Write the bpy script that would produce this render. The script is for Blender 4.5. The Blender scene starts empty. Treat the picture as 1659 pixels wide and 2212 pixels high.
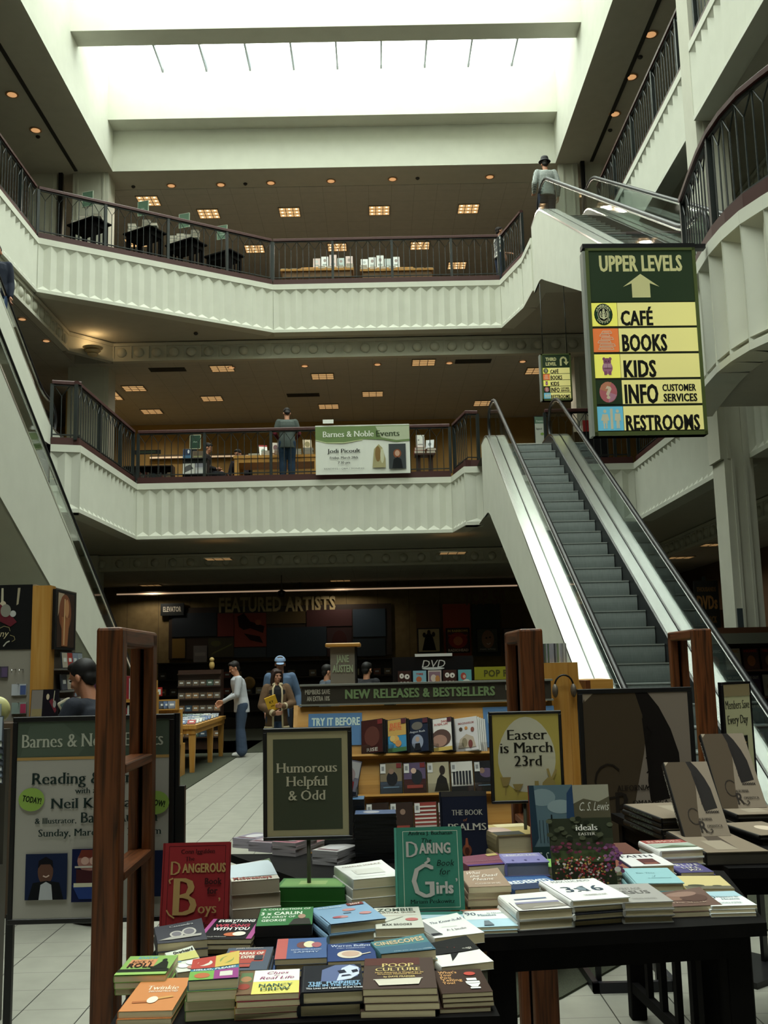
import bpy, bmesh, math, random
from mathutils import Vector, Matrix
D = bpy.data
SC = bpy.context.scene
COL = SC.collection
random.seed(7)
PI = math.pi

# ------------------------------------------------------------------ camera
F, CX, CY, TH, H = 2200.0, 829.5, 1106.0, 0.023, 1.62
P = math.atan(334 / F)
YAW = math.atan(19 / F * math.cos(P))
cT, sT = math.cos(TH), math.sin(TH)
AX_R = Vector((math.cos(YAW), -math.sin(YAW), 0))
AX_F = Vector((math.sin(YAW) * math.cos(P), math.cos(YAW) * math.cos(P), math.sin(P)))
AX_U = Vector((-math.sin(YAW) * math.sin(P), -math.cos(YAW) * math.sin(P), math.cos(P)))
cam_d = D.cameras.new('camera')
cam_d.sensor_fit = 'VERTICAL'
cam_d.sensor_height = 36.0
cam_d.lens = F / 2212 * 36.0
cam_d.clip_start = 0.05
cam_d.clip_end = 200
cam = D.objects.new('camera', cam_d)
COL.objects.link(cam)
_r = AX_R * cT - AX_U * sT
_u = AX_R * sT + AX_U * cT
_m = Matrix((_r, _u, -AX_F)).transposed().to_4x4()
_m.translation = (0, 0, H)
cam.matrix_world = _m
SC.camera = cam

def ray(u, v):
    dx, dy = u - CX, v - CY
    x = (dx * cT - dy * sT) / F
    y = (dx * sT + dy * cT) / F
    return AX_F + AX_R * x - AX_U * y
def at_z(u, v, z):
    a = ray(u, v); t = (z - H) / a.z
    return Vector((a.x * t, a.y * t, z))
def at_y(u, v, y):
    a = ray(u, v); t = y / a.y
    return Vector((a.x * t, y, H + a.z * t))
def at_x(u, v, x):
    a = ray(u, v); t = x / a.x
    return Vector((x, a.y * t, H + a.z * t))

# ------------------------------------------------------------------ sky, lights, exposure
SKY = 9.3
w = D.worlds.new('sky'); SC.world = w; w.use_nodes = True
nt = w.node_tree; nt.nodes.clear()
bg = nt.nodes.new('ShaderNodeBackground'); wo = nt.nodes.new('ShaderNodeOutputWorld')
bg.inputs['Color'].default_value = (0.93, 1.0, 0.90, 1); bg.inputs['Strength'].default_value = SKY
nt.links.new(bg.outputs[0], wo.inputs[0])
def area(name, loc, sx, sy, energy=10, col=(1, 1, 1), portal=False, rot=(0, 0, 0)):
    l = D.lights.new(name, 'AREA'); l.shape = 'RECTANGLE'; l.size = sx; l.size_y = sy
    l.energy = energy; l.color = col
    if portal: l.cycles.is_portal = True
    o = D.objects.new(name, l); COL.objects.link(o); o.location = loc; o.rotation_euler = rot
    return o
area('skylight_portal', (-0.85, 10.3, 17.12), 11.3, 29.4, portal=True)
SC.view_settings.view_transform = 'Standard'
SC.view_settings.look = 'None'
SC.view_settings.exposure = 0.0
SC.view_settings.gamma = 1.0
SC.view_settings.use_curve_mapping = False
SC.cycles.max_bounces = 7
SC.cycles.diffuse_bounces = 4
SC.cycles.glossy_bounces = 3
SC.cycles.transparent_max_bounces = 16
SC.cycles.transmission_bounces = 4
SC.cycles.sample_clamp_indirect = 4.0
SC.cycles.caustics_reflective = False
SC.cycles.caustics_refractive = False
try:
    SC.cycles.use_denoising = True
    SC.cycles.denoiser = 'OPENIMAGEDENOISE'
    SC.cycles.denoising_input_passes = 'RGB_ALBEDO_NORMAL'
except Exception:
    pass

# ------------------------------------------------------------------ materials
def lin(h):
    if not isinstance(h, str): return tuple(h)[:3]
    h = h.lstrip('#')
    if len(h) == 3: h = ''.join(c * 2 for c in h)
    r = []
    for i in (0, 2, 4):
        c = int(h[i:i + 2], 16) / 255
        r.append(c / 12.92 if c <= 0.04045 else ((c + 0.055) / 1.055) ** 2.4)
    return tuple(r)
_mc = {}
def mat(col, rough=0.55, metal=0.0, emit=0.0, spec=0.4):
    k = (col if isinstance(col, str) else tuple(col), rough, metal, emit, spec)
    if k in _mc: return _mc[k]
    m = D.materials.new('paint_%s' % (col if isinstance(col, str) else 'mix')); m.use_nodes = True
    b = m.node_tree.nodes['Principled BSDF']
    b.inputs['Base Color'].default_value = (*lin(col), 1)
    b.inputs['Roughness'].default_value = rough
    b.inputs['Metallic'].default_value = metal
    b.inputs['Specular IOR Level'].default_value = spec
    if emit:
        b.inputs['Emission Color'].default_value = (*lin(col), 1)
        b.inputs['Emission Strength'].default_value = emit
    _mc[k] = m
    return m
def nodes_mat(name):
    m = D.materials.new(name); m.use_nodes = True
    n = m.node_tree.nodes; b = n['Principled BSDF']
    def N(t, **kw):
        x = n.new(t)
        for k, v in kw.items():
            if hasattr(x, k): setattr(x, k, v)
            else: x.inputs[k].default_value = v
        return x
    return m, b, N, m.node_tree.links.new
def ramp(N, stops):
    r = N('ShaderNodeValToRGB')
    el = r.color_ramp.elements
    while len(el) < len(stops): el.new(0.5)
    for e, (p, c) in zip(el, stops):
        e.position = p; e.color = (*lin(c), 1)
    return r
def noisy(name, c0, c1, scale=8, rough=0.6, stretch=(1, 1, 1), detail=4, spec=0.3, bump=0.0, metal=0.0):
    m, b, N, L = nodes_mat(name)
    tc = N('ShaderNodeTexCoord'); mp = N('ShaderNodeMapping'); mp.inputs['Scale'].default_value = stretch
    L(tc.outputs['Object'], mp.inputs[0])
    nz = N('ShaderNodeTexNoise'); nz.inputs['Scale'].default_value = scale; nz.inputs['Detail'].default_value = detail
    L(mp.outputs[0], nz.inputs['Vector'])
    r = ramp(N, [(0.3, c0), (0.7, c1)]); L(nz.outputs['Fac'], r.inputs[0]); L(r.outputs[0], b.inputs['Base Color'])
    b.inputs['Roughness'].default_value = rough; b.inputs['Specular IOR Level'].default_value = spec
    b.inputs['Metallic'].default_value = metal
    if bump:
        bp = N('ShaderNodeBump'); bp.inputs['Strength'].default_value = bump; bp.inputs['Distance'].default_value = 0.01
        L(nz.outputs['Fac'], bp.inputs['Height']); L(bp.outputs[0], b.inputs['Normal'])
    return m
def wood(name, c0, c1, c2, axis=2, scale=1.0, rough=0.4):
    m, b, N, L = nodes_mat(name)
    tc = N('ShaderNodeTexCoord'); mp = N('ShaderNodeMapping')
    s = [38 * scale] * 3; s[axis] = 1.8 * scale
    mp.inputs['Scale'].default_value = s
    L(tc.outputs['Object'], mp.inputs[0])
    nz = N('ShaderNodeTexNoise'); nz.inputs['Scale'].default_value = 1.6; nz.inputs['Detail'].default_value = 5; nz.inputs['Distortion'].default_value = 0.7
    L(mp.outputs[0], nz.inputs['Vector'])
    r = ramp(N, [(0.32, c0), (0.5, c1), (0.68, c2)]); L(nz.outputs['Fac'], r.inputs[0]); L(r.outputs[0], b.inputs['Base Color'])
    b.inputs['Roughness'].default_value = rough; b.inputs['Specular IOR Level'].default_value = 0.4
    return m
def grid_mat(name, base, line, size, wid, rough=0.6, base2=None, spec=0.3, offx=0.0, offy=0.0, linex=None, worldco=True):
    # square tiles with joints, in object space
    m, b, N, L = nodes_mat(name)
    tc = N('ShaderNodeTexCoord'); sp = N('ShaderNodeSeparateXYZ'); L(tc.outputs['Object'], sp.inputs[0])
    outs = []
    for ax, off in (('X', offx), ('Y', offy)):
        a = N('ShaderNodeMath', operation='ADD'); a.inputs[1].default_value = off + 1000 * size; L(sp.outputs[ax], a.inputs[0])
        d = N('ShaderNodeMath', operation='DIVIDE'); d.inputs[1].default_value = size; L(a.outputs[0], d.inputs[0])
        f = N('ShaderNodeMath', operation='FRACT'); L(d.outputs[0], f.inputs[0])
        l = N('ShaderNodeMath', operation='LESS_THAN'); l.inputs[1].default_value = wid / size; L(f.outputs[0], l.inputs[0])
        outs.append(l)
    nz = N('ShaderNodeTexNoise'); nz.inputs['Scale'].default_value = 5; nz.inputs['Detail'].default_value = 6; L(tc.outputs['Object'], nz.inputs['Vector'])
    r = ramp(N, [(0.3, base), (0.7, base2 or base)]); L(nz.outputs['Fac'], r.inputs[0])
    m1 = N('ShaderNodeMix', data_type='RGBA'); L(outs[1].outputs[0], m1.inputs[0]); L(r.outputs[0], m1.inputs[6]); m1.inputs[7].default_value = (*lin(line), 1)
    m2 = N('ShaderNodeMix', data_type='RGBA'); L(outs[0].outputs[0], m2.inputs[0]); L(m1.outputs[2], m2.inputs[6]); m2.inputs[7].default_value = (*lin(linex or line), 1)
    L(m2.outputs[2], b.inputs['Base Color'])
    b.inputs['Roughness'].default_value = rough; b.inputs['Specular IOR Level'].default_value = spec
    return m
def glass_mat(name, tint=(0.92, 0.97, 0.95), refl=0.05):
    m = D.materials.new(name); m.use_nodes = True
    n = m.node_tree.nodes; n.clear(); L = m.node_tree.links.new
    o = n.new('ShaderNodeOutputMaterial'); mx = n.new('ShaderNodeMixShader')
    t = n.new('ShaderNodeBsdfTransparent'); t.inputs[0].default_value = (*tint, 1)
    g = n.new('ShaderNodeBsdfGlossy'); g.inputs['Roughness'].default_value = 0.03
    lw = n.new('ShaderNodeLayerWeight'); lw.inputs['Blend'].default_value = 0.25
    ml = n.new('ShaderNodeMath'); ml.operation = 'MULTIPLY_ADD'; ml.inputs[1].default_value = 0.35; ml.inputs[2].default_value = refl
    L(lw.outputs['Fresnel'], ml.inputs[0]); L(ml.outputs[0], mx.inputs[0])
    L(t.outputs[0], mx.inputs[1]); L(g.outputs[0], mx.inputs[2]); L(mx.outputs[0], o.inputs[0])
    return m

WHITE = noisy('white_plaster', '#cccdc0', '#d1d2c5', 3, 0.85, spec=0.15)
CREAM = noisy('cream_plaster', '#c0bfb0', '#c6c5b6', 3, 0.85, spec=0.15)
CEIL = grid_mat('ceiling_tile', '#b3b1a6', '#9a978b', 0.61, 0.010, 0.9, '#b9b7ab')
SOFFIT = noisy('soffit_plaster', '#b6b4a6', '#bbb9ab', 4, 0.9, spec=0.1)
TILE = grid_mat('floor_tile', '#8f8e84', '#6d6c65', 0.315, 0.006, 0.4, '#9b9a8f', linex='#33332f', offx=0.205, offy=0.06)
CARPET = noisy('carpet_pile', '#35382f', '#4a4c40', 220, 0.95, bump=0.3, spec=0.05)
CARPET_BR = noisy('brown_carpet', '#565046', '#625b4f', 90, 0.95, spec=0.05)
WALL_DK = noisy('tan_wall', '#6b5a3c', '#75633f', 2, 0.8)
OAK = wood('red_oak', '#2e1809', '#613417', '#744122')
OAK_Y = wood('red_oak_rail', '#2e1809', '#613417', '#744122', axis=1)
MAPLE = wood('maple', '#ab7831', '#b4833d', '#bd8f4b', axis=2, scale=0.5)
MAPLE_X = wood('maple_board', '#ab7831', '#b4833d', '#bd8f4b', axis=0, scale=0.5)
BLACKW = noisy('black_wood', '#0d0c0c', '#131111', 12, 0.7, spec=0.06)
BLACKM = mat('#101012', 0.4)
IRON = mat('#1d2321', 0.45)
MAROON = mat('#3d1a16', 0.5)
STEEL = noisy('brushed_steel', '#e2e2dd', '#eeeeea', 30, 0.22, stretch=(1, 0.05, 0.05), metal=1.0)
RUBBER = mat('#0f0f11', 0.42, spec=0.35)
STEPM = noisy('step_metal', '#6c7371', '#828986', 60, 0.5, stretch=(8, 0.2, 0.2), metal=0.1)
PAGES = noisy('page_edges', '#d6c6a2', '#e4d6b6', 40, 0.8, stretch=(0.2, 0.2, 14), spec=0.1)
GLASS = glass_mat('balustrade_glass')
SKYGLASS = glass_mat('skylight_glass', (0.97, 0.99, 1.0), 0.02)
CLEAR = glass_mat('clear_plastic', (0.95, 0.95, 0.95), 0.08)
CHROME = mat('#d0d0d0', 0.15, 1.0)

# ------------------------------------------------------------------ mesh helpers
class MB:
    def __init__(s):
        s.v = []; s.f = []; s.mi = []; s.mats = []; s.sm = []
    def m(s, material):
        if material not in s.mats: s.mats.append(material)
        return s.mats.index(material)
    def add(s, vs, fs, material, smooth=False):
        o = len(s.v); k = s.m(material)
        s.v += [tuple(p) for p in vs]
        for f in fs:
            s.f.append([i + o for i in f]); s.mi.append(k); s.sm.append(smooth)
        return s
    def box(s, x0, x1, y0, y1, z0, z1, material, M=None):
        vs = [Vector((x, y, z)) for z in (z0, z1) for y in (y0, y1) for x in (x0, x1)]
        if M is not None: vs = [M @ p for p in vs]
        return s.add(vs, [(0, 2, 3, 1), (4, 5, 7, 6), (0, 1, 5, 4), (2, 6, 7, 3), (0, 4, 6, 2), (1, 3, 7, 5)], material)
    def bbox(s, x0, x1, y0, y1, z0, z1, material, b=0.004, seg=2, M=None):
        bm = bmesh.new(); bmesh.ops.create_cube(bm, size=1)
        for v in bm.verts:
            v.co = Vector(((x0 + x1) / 2 + v.co.x * (x1 - x0), (y0 + y1) / 2 + v.co.y * (y1 - y0), (z0 + z1) / 2 + v.co.z * (z1 - z0)))
        bmesh.ops.bevel(bm, geom=bm.edges[:], offset=b, segments=seg, affect='EDGES', profile=0.5)
        return s.bm(bm, material, M)
    def bm(s, bm, material, M=None, smooth=False):
        bm.verts.ensure_lookup_table()
        vs = [(M @ v.co) if M is not None else v.co.copy() for v in bm.verts]
        s.add(vs, [[v.index for v in f.verts] for f in bm.faces], material, smooth)
        bm.free(); return s
    def tube(s, pts, r, material, n=8, closed=False, cap=True):
        pts = [Vector(p) for p in pts]; N = len(pts); rings = []
        up = Vector((0, 0, 1)); prev = None
        for i, p in enumerate(pts):
            a = pts[i - 1] if (i > 0 or closed) else p
            b = pts[(i + 1) % N] if (i < N - 1 or closed) else p
            t = (b - a).normalized() if (b - a).length > 1e-9 else Vector((0, 0, 1))
            if prev is None:
                q = up if abs(t.dot(up)) < 0.95 else Vector((1, 0, 0))
                e1 = t.cross(q).normalized()
            else:
                e1 = (prev - t * prev.dot(t)).normalized()
            prev = e1; e2 = t.cross(e1)
            rr = r[i] if isinstance(r, (list, tuple)) else r
            rings.append([p + e1 * rr * math.cos(2 * PI * k / n) + e2 * rr * math.sin(2 * PI * k / n) for k in range(n)])
        vs = [p for R in rings for p in R]; fs = []
        for i in range(N if closed else N - 1):
            j = (i + 1) % N
            for k in range(n):
                fs.append((i * n + k, i * n + (k + 1) % n, j * n + (k + 1) % n, j * n + k))
        if cap and not closed:
            fs.append(tuple(range(n))[::-1]); fs.append(tuple((N - 1) * n + k for k in range(n)))
        return s.add(vs, fs, material, n > 5)
    def sweep(s, pts, prof, material, side):
        # sweep a closed 2D profile (across, up) along pts; side(i) gives across vector
        rings = []
        for i, p in enumerate(pts):
            a = side(i); p = Vector(p)
            rings.append([p + a * q[0] + Vector((0, 0, q[1])) for q in prof])
        n = len(prof); vs = [p for R in rings for p in R]; fs = []
        for i in range(len(pts) - 1):
            for k in range(n):
                fs.append((i * n + k, i * n + (k + 1) % n, (i + 1) * n + (k + 1) % n, (i + 1) * n + k))
        fs.append(tuple(range(n))[::-1]); fs.append(tuple((len(pts) - 1) * n + k for k in range(n)))
        return s.add(vs, fs, material)
    def prism(s, poly, z0, z1, material, M=None):
        n = len(poly)
        vs = [Vector((x, y, z0)) for x, y in poly] + [Vector((x, y, z1)) for x, y in poly]
        if M is not None: vs = [M @ p for p in vs]
        fs = [tuple(range(n))[::-1], tuple(range(n, 2 * n))] + [(i, (i + 1) % n, n + (i + 1) % n, n + i) for i in range(n)]
        return s.add(vs, fs, material)
    def lathe(s, prof, material, n=20, M=None, smooth=True):
        vs = []; fs = []
        for r, z in prof:
            for k in range(n):
                a = 2 * PI * k / n; vs.append(Vector((r * math.cos(a), r * math.sin(a), z)))
        for i in range(len(prof) - 1):
            for k in range(n):
                fs.append((i * n + k, i * n + (k + 1) % n, (i + 1) * n + (k + 1) % n, (i + 1) * n + k))
        fs.append(tuple(range(n))[::-1]); fs.append(tuple((len(prof) - 1) * n + k for k in range(n)))
        if M is not None: vs = [M @ p for p in vs]
        return s.add(vs, fs, material, smooth)
    def ell(s, c, r, material, n=12, m=8, M=None, keep=None):
        vs = []; fs = []; c = Vector(c)
        for i in range(m + 1):
            t = PI * i / m
            for k in range(n):
                a = 2 * PI * k / n
                vs.append(Vector((r[0] * math.sin(t) * math.cos(a), r[1] * math.sin(t) * math.sin(a), r[2] * math.cos(t))))
        for i in range(m):
            for k in range(n):
                f = (i * n + k, (i + 1) * n + k, (i + 1) * n + (k + 1) % n, i * n + (k + 1) % n)
                if keep and not keep(sum((vs[q] for q in f), Vector()) / 4): continue
                fs.append(f)
        vs = [(M @ (p + c)) if M is not None else p + c for p in vs]
        return s.add(vs, fs, material, True)
    def mesh(s, name):
        me = D.meshes.new(name); me.from_pydata(s.v, [], s.f)
        for k in s.mats: me.materials.append(k)
        me.polygons.foreach_set('material_index', s.mi)
        me.polygons.foreach_set('use_smooth', s.sm)
        me.update(); return me
    def build(s, name, parent=None, loc=None, rz=0.0):
        return link(name, s.mesh(name), parent, loc, rz)
def link(name, me, parent=None, loc=None, rz=0.0, M=None):
    o = D.objects.new(name, me); COL.objects.link(o)
    if parent: o.parent = parent
    if M is not None: o.matrix_local = M
    else:
        if loc is not None: o.location = loc
        o.rotation_euler = (0, 0, rz)
    return o
def tag(o, label, cat, group=None, kind=None):
    o['label'] = label; o['category'] = cat
    if group: o['group'] = group
    if kind: o['kind'] = kind
    return o
def thing(name, label, cat, loc=(0, 0, 0), rz=0.0, group=None, M=None):
    o = D.objects.new(name, None); COL.objects.link(o); o.empty_display_size = 0.1
    if M is not None: o.matrix_world = M
    else: o.location = loc; o.rotation_euler = (0, 0, rz)
    return tag(o, label, cat, group)
def struct(o):
    o['kind'] = 'structure'; return o
def dup(root, loc=None, rz=None, label=None, group=None, M=None):
    r = root.copy(); COL.objects.link(r)
    if M is not None: r.matrix_world = M
    else:
        if loc is not None: r.location = loc
        if rz is not None: r.rotation_euler = (0, 0, rz)
    if label: r['label'] = label
    if group: r['group'] = group
    for ch in list(root.children):
        c = ch.copy(); COL.objects.link(c); c.parent = r
        for g in list(ch.children):
            e = g.copy(); COL.objects.link(e); e.parent = c
    return r
def frame_m(origin, xdir, zdir):
    # local x along xdir, local z along zdir (approx), y = z cross x
    x = Vector(xdir).normalized(); z = Vector(zdir); z = (z - x * z.dot(x)).normalized(); y = z.cross(x)
    m = Matrix((x, y, z)).transposed().to_4x4(); m.translation = origin
    return m
ORD = ['first', 'second', 'third', 'fourth', 'fifth', 'sixth', 'seventh', 'eighth', 'ninth', 'tenth', 'eleventh', 'twelfth']

# ------------------------------------------------------------------ lettering and printed surfaces
_tc = {}
def text_raw(body, style):
    # returns verts (2D) and faces of a line of text, cap height 1, left aligned, plus width
    k = (body, style)
    if k in _tc: return _tc[k]
    cu = D.curves.new('lettering', 'FONT'); cu.body = body; cu.size = 1.0; cu.resolution_u = 2
    cu.fill_mode = 'FRONT'
    cu.offset = {'bold': 0.022, 'heavy': 0.035, 'cond': 0.02, 'thin': -0.004, 'serif': -0.016}.get(style, 0.0)
    if style in ('bold', 'heavy', 'cond'): cu.space_character = 1.06
    ob = D.objects.new('lettering', cu); COL.objects.link(ob)
    bpy.context.view_layer.update()
    me = D.meshes.new_from_object(ob.evaluated_get(bpy.context.evaluated_depsgraph_get()))
    vs = [(v.co.x, v.co.y) for v in me.vertices]; fs = [tuple(p.vertices) for p in me.polygons]
    # boundary edges for serifs
    cnt = {}
    for f in fs:
        for i in range(len(f)):
            a, b = f[i], f[(i + 1) % len(f)]
            cnt.setdefault((min(a, b), max(a, b)), []).append(1)
    bnd = [e for e, c in cnt.items() if len(c) == 1]
    D.objects.remove(ob); D.curves.remove(cu); D.meshes.remove(me)
    if style == 'cond':
        vs, fs = [(x + d, y, li) for li, d in enumerate((-0.03, 0.0, 0.03)) for x, y in vs], [tuple(i + li * len(vs) for i in f) for li in range(3) for f in fs]
    if style == 'serif':
        ex = []
        for a, b in bnd:
            (x0, y0), (x1, y1) = vs[a], vs[b]
            if abs(y0 - y1) < 1e-3 and 0.03 < abs(x1 - x0) < 0.10:
                y = y0
                # stems end at base line, x height, cap height
                ex.append((min(x0, x1) - 0.075, max(x0, x1) + 0.075, y))
        V2 = []; F2 = []
        for li, d in enumerate((-0.036, -0.018, 0.0, 0.018, 0.036)):
            o = len(V2); V2 += [(x + d, y, li) for x, y in vs]; F2 += [tuple(i + o for i in f) for f in fs]
        for x0, x1, y in ex:
            yy0, yy1 = (y, y + 0.034) if y < 0.2 else (y - 0.034, y)
            o = len(V2); V2 += [(x0, yy0, 5), (x1, yy0, 5), (x1, yy1, 5), (x0, yy1, 5)]; F2.append((o, o + 1, o + 2, o + 3))
        vs, fs = V2, F2
    cap = 0.70
    vs = [(p[0] / cap, p[1] / cap, p[2] if len(p) > 2 else 0) for p in vs]
    x0 = min([p[0] for p in vs] or [0]); x1 = max([p[0] for p in vs] or [1])
    vs = [(p[0] - x0, p[1], p[2]) for p in vs]
    _tc[k] = (vs, fs, x1 - x0)
    return _tc[k]
def ink(col):
    # printed card stock: colours a little greyer than pure paint
    c = lin(col); g = 0.2126 * c[0] + 0.7152 * c[1] + 0.0722 * c[2]
    return tuple(round((x * 0.80 + g * 0.20) * 0.94, 4) for x in c)
def prints(mb, items, w, h, M, z0=0.0004, dz=0.00025, rough=0.7):
    # items drawn on the local plane: x in 0..w, y in 0..h, built outward along z
    z = z0
    for it in items:
        k = it[0]
        def put(vs, fs, col):
            mm = mat(ink(col), rough, spec=0.15) if not hasattr(col, 'node_tree') else col
            mb.add([M @ Vector((p[0], p[1], z + (p[2] * dz * 0.3 if len(p) > 2 else 0))) for p in vs], fs, mm)
        if k == 'r':
            _, a, b, c, d, col = it
            put([(a * w, b * h), (c * w, b * h), (c * w, d * h), (a * w, d * h)], [(0, 1, 2, 3)], col)
        elif k == 'e':
            _, cx, cy, rx, ry, col = it
            n = 20
            put([(cx * w + rx * w * math.cos(2 * PI * i / n), cy * h + ry * h * math.sin(2 * PI * i / n)) for i in range(n)], [tuple(range(n))], col)
        elif k == 'p':
            _, pts, col = it
            bmm = bmesh.new(); vv = [bmm.verts.new((x * w, y * h, 0)) for x, y in pts]
            f = bmm.faces.new(vv); r = bmesh.ops.triangulate(bmm, faces=[f]); bmm.verts.index_update()
            vs = [(v.co.x, v.co.y) for v in bmm.verts]; fs = []
            for q in bmm.faces:
                t = [v.index for v in q.verts]
                A = [vs[i] for i in t]
                if (A[1][0] - A[0][0]) * (A[2][1] - A[0][1]) - (A[1][1] - A[0][1]) * (A[2][0] - A[0][0]) < 0: t = t[::-1]
                fs.append(t)
            bmm.free(); put(vs, fs, col)
        elif k == 'l':    # polyline of given width (fraction of w)
            _, pts, wd, col = it
            q = [Vector((x * w, y * h)) for x, y in pts]; vs = []; fs = []
            for i in range(len(q) - 1):
                d = q[i + 1] - q[i]
                if d.length < 1e-9: continue
                nrm = Vector((-d.y, d.x)).normalized() * wd * w / 2
                o = len(vs); vs += [tuple(q[i] - nrm), tuple(q[i + 1] - nrm), tuple(q[i + 1] + nrm), tuple(q[i] + nrm)]; fs.append((o, o + 1, o + 2, o + 3))
            put(vs, fs, col)
        elif k == 't':
            # ('t', text, x, y_base, cap_height(fraction of h), colour, style, width(fraction of w or None), align, rotation)
            _, s, tx, ty, ch, col = it[:6]
            st = it[6] if len(it) > 6 else 'sans'; wd = it[7] if len(it) > 7 else None
            al = it[8] if len(it) > 8 else 'c'; rot = it[9] if len(it) > 9 else 0
            vs, fs, W = text_raw(s, st)
            sy = ch * h; sx = wd * w / W if wd else sy * (0.62 if st == 'cond' else 1.0)
            ox = {'c': -W * sx / 2, 'l': 0, 'r': -W * sx}[al]
            ca, sa = math.cos(rot), math.sin(rot)
            out = []
            for x, y, li in vs:
                X, Y = ox + x * sx, y * sy
                if st == 'ital': X += Y * 0.25
                out.append((tx * w + X * ca - Y * sa, ty * h + X * sa + Y * ca, li))
            put(out, fs, col)
            if st in ('serif', 'cond'): z += dz * 1.6
        z += dz
    return mb
# ------------------------------------------------------------------ the building shell
Z2, Z3, ZC = 5.63, 10.75, 14.2          # upper floors and top ceiling
B2, B3 = 4.42, 9.55                      # undersides of the two galleries
XL, XR = -6.48, 4.78                     # skylight well
def S(mb, name): return struct(mb.build(name))
def slab(name, polys, z, material, flip=False):
    mb = MB()
    for poly in polys:
        q = poly[::-1] if flip else poly
        mb.add([(x, y, z) for x, y in q], [tuple(range(len(q)))], material)
    return S(mb, name)
WX0, WX1, WY0, WY1 = -13.0, 11.5, -7.0, 33.0
# ground floor: tile, carpeted areas beside the walkway
slab('floor', [[(WX0, WY0), (WX1, WY0), (WX1, WY1), (WX0, WY1)]], 0.0, TILE)
mb = MB(); mb.box(-12.9, -2.7, 7.5, 24.0, 0.001, 0.012, CARPET); mb.box(-12.9, 11.4, 20.6, 32.9, 0.001, 0.012, CARPET)
mb.prism([(0.15, 4.55), (0.86, 5.26), (1.75, 6.4), (6, 6.4), (6, 20.6), (-0.6, 20.6), (-0.6, 5.4)], 0.001, 0.012, CARPET)
S(mb, 'floor')
# gallery floors: plan outlines round the atrium
CURVE = [(4.3, 6.9), (3.9, 7.45), (3.62, 8.0), (3.46, 8.4), (3.36, 8.7), (3.31, 9.05), (3.30, 9.4), (3.33, 9.8), (3.39, 10.3), (3.47, 10.9), (3.52, 11.2)]
L2 = [(-5.22, 17.75), (-5.12, 21.6), (1.65, 21.57), (1.84, 20.46), (5.32, 20.46)]
L3 = [(-7.0, 20.45), (-2.34, 23.38), (3.12, 23.37), (3.45, 22.0), (3.50, 20.95), (4.93, 20.95)]
l2polys = [
    [(WX0, 17.6), (-5.70, 17.6), L2[0], L2[1], L2[2], (1.65, WY1), (WX0, WY1)],
    [L2[2], L2[3], L2[4], (WX1, 20.46), (WX1, WY1), (1.65, WY1)],
    [(5.32, 11.2), (WX1, 11.2), (WX1, 20.46), (5.32, 20.46)],
    CURVE + [(WX1, 11.2), (WX1, 6.9)],
    [(2.1, 19.5), (3.62, 19.5), (3.62, 20.46), (2.1, 20.46)],
    [(WX0, WY0), (-3.8, WY0), (-3.8, 8.6), (-7.2, 8.6), (-7.2, 17.6), (WX0, 17.6)],
    [(-3.8, WY0), (WX1, WY0), (WX1, 6.9), (4.3, 6.9), (3.4, -3.6), (-3.8, -3.6)],
]
l3polys = [
    [(WX0, 20.45), L3[0], L3[1], L3[2], (3.12, WY1), (WX0, WY1)],
    [L3[2], L3[3], L3[4], L3[5], (WX1, 20.95), (WX1, WY1), (3.12, WY1)],
    [(4.93, WY0), (WX1, WY0), (WX1, 20.95), (4.93, 20.95)],
    [(WX0, WY0), (-7.0, WY0), (-7.0, 20.45), (WX0, 20.45)],
    [(-7.0, WY0), (4.93, WY0), (4.93, -4.2), (-7.0, -4.2)],
]
slab('floor', l2polys, Z2, CARPET_BR)
slab('floor', l3polys, Z3, CARPET_BR)
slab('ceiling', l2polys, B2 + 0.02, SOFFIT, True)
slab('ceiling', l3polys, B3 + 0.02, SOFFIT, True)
# lay-in tile ceilings further back under each gallery, framed by a bead-and-roundel frieze
def lower_ceiling(z0, z1, rects):
    mb = MB()
    for x0, x1, y0, y1 in rects: mb.box(x0, x1, y0, y1, z0, z1, CEIL)
    return S(mb, 'ceiling')
lower_ceiling(9.10, 9.5, [(-12.9, 11.4, 24.1, 32.9), (-12.9, -7.27, -6.9, 24.1), (6.55, 11.4, -6.9, 24.1)])
lower_ceiling(4.05, 4.35, [(-12.9, 11.4, 24.75, 32.9), (-12.9, -7.4, -6.9, 24.75), (7.05, 11.4, -6.9, 24.75)])
def frieze(p0, p1, z0, z1, material, step=0.42):
    # vertical band with raised square panels and roundels
    p0 = Vector(p0); p1 = Vector(p1); d = p1 - p0; Lg = d.length; t = d.normalized(); nrm = Vector((t.y, -t.x))
    M = Matrix(((t.x, 0, nrm.x, p0.x), (t.y, 0, nrm.y, p0.y), (0, 1, 0, z0), (0, 0, 0, 1)))
    hh = z1 - z0; mb = MB()
    mb.box(0, Lg, 0, hh, -0.12, 0, material, M)
    mb.box(0, Lg, 0, hh * 0.16, 0, 0.05, material, M); mb.box(0, Lg, hh * 0.84, hh, 0, 0.05, material, M)
    n = int(Lg / step)
    for i in range(n):
        x = (i + 0.5) * Lg / n
        mb.box(x - step * 0.5, x - step * 0.42, hh * 0.16, hh * 0.84, 0, 0.03, material, M)
        mb.ell((x, hh / 2, 0), (hh * 0.27, hh * 0.27, 0.07), material, 10, 6, M)
    return S(mb, 'trim_1')
frieze((-6.3, 23.95), (6.4, 23.95), 9.08, 9.54, CREAM)
frieze((-7.12, 6.0), (-7.12, 23.0), 9.08, 9.54, CREAM)
frieze((-7.12, 23.0), (-6.3, 23.95), 9.08, 9.54, CREAM, 2.0)
frieze((6.4, 23.95), (6.4, -2), 9.08, 9.54, CREAM)
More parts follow.
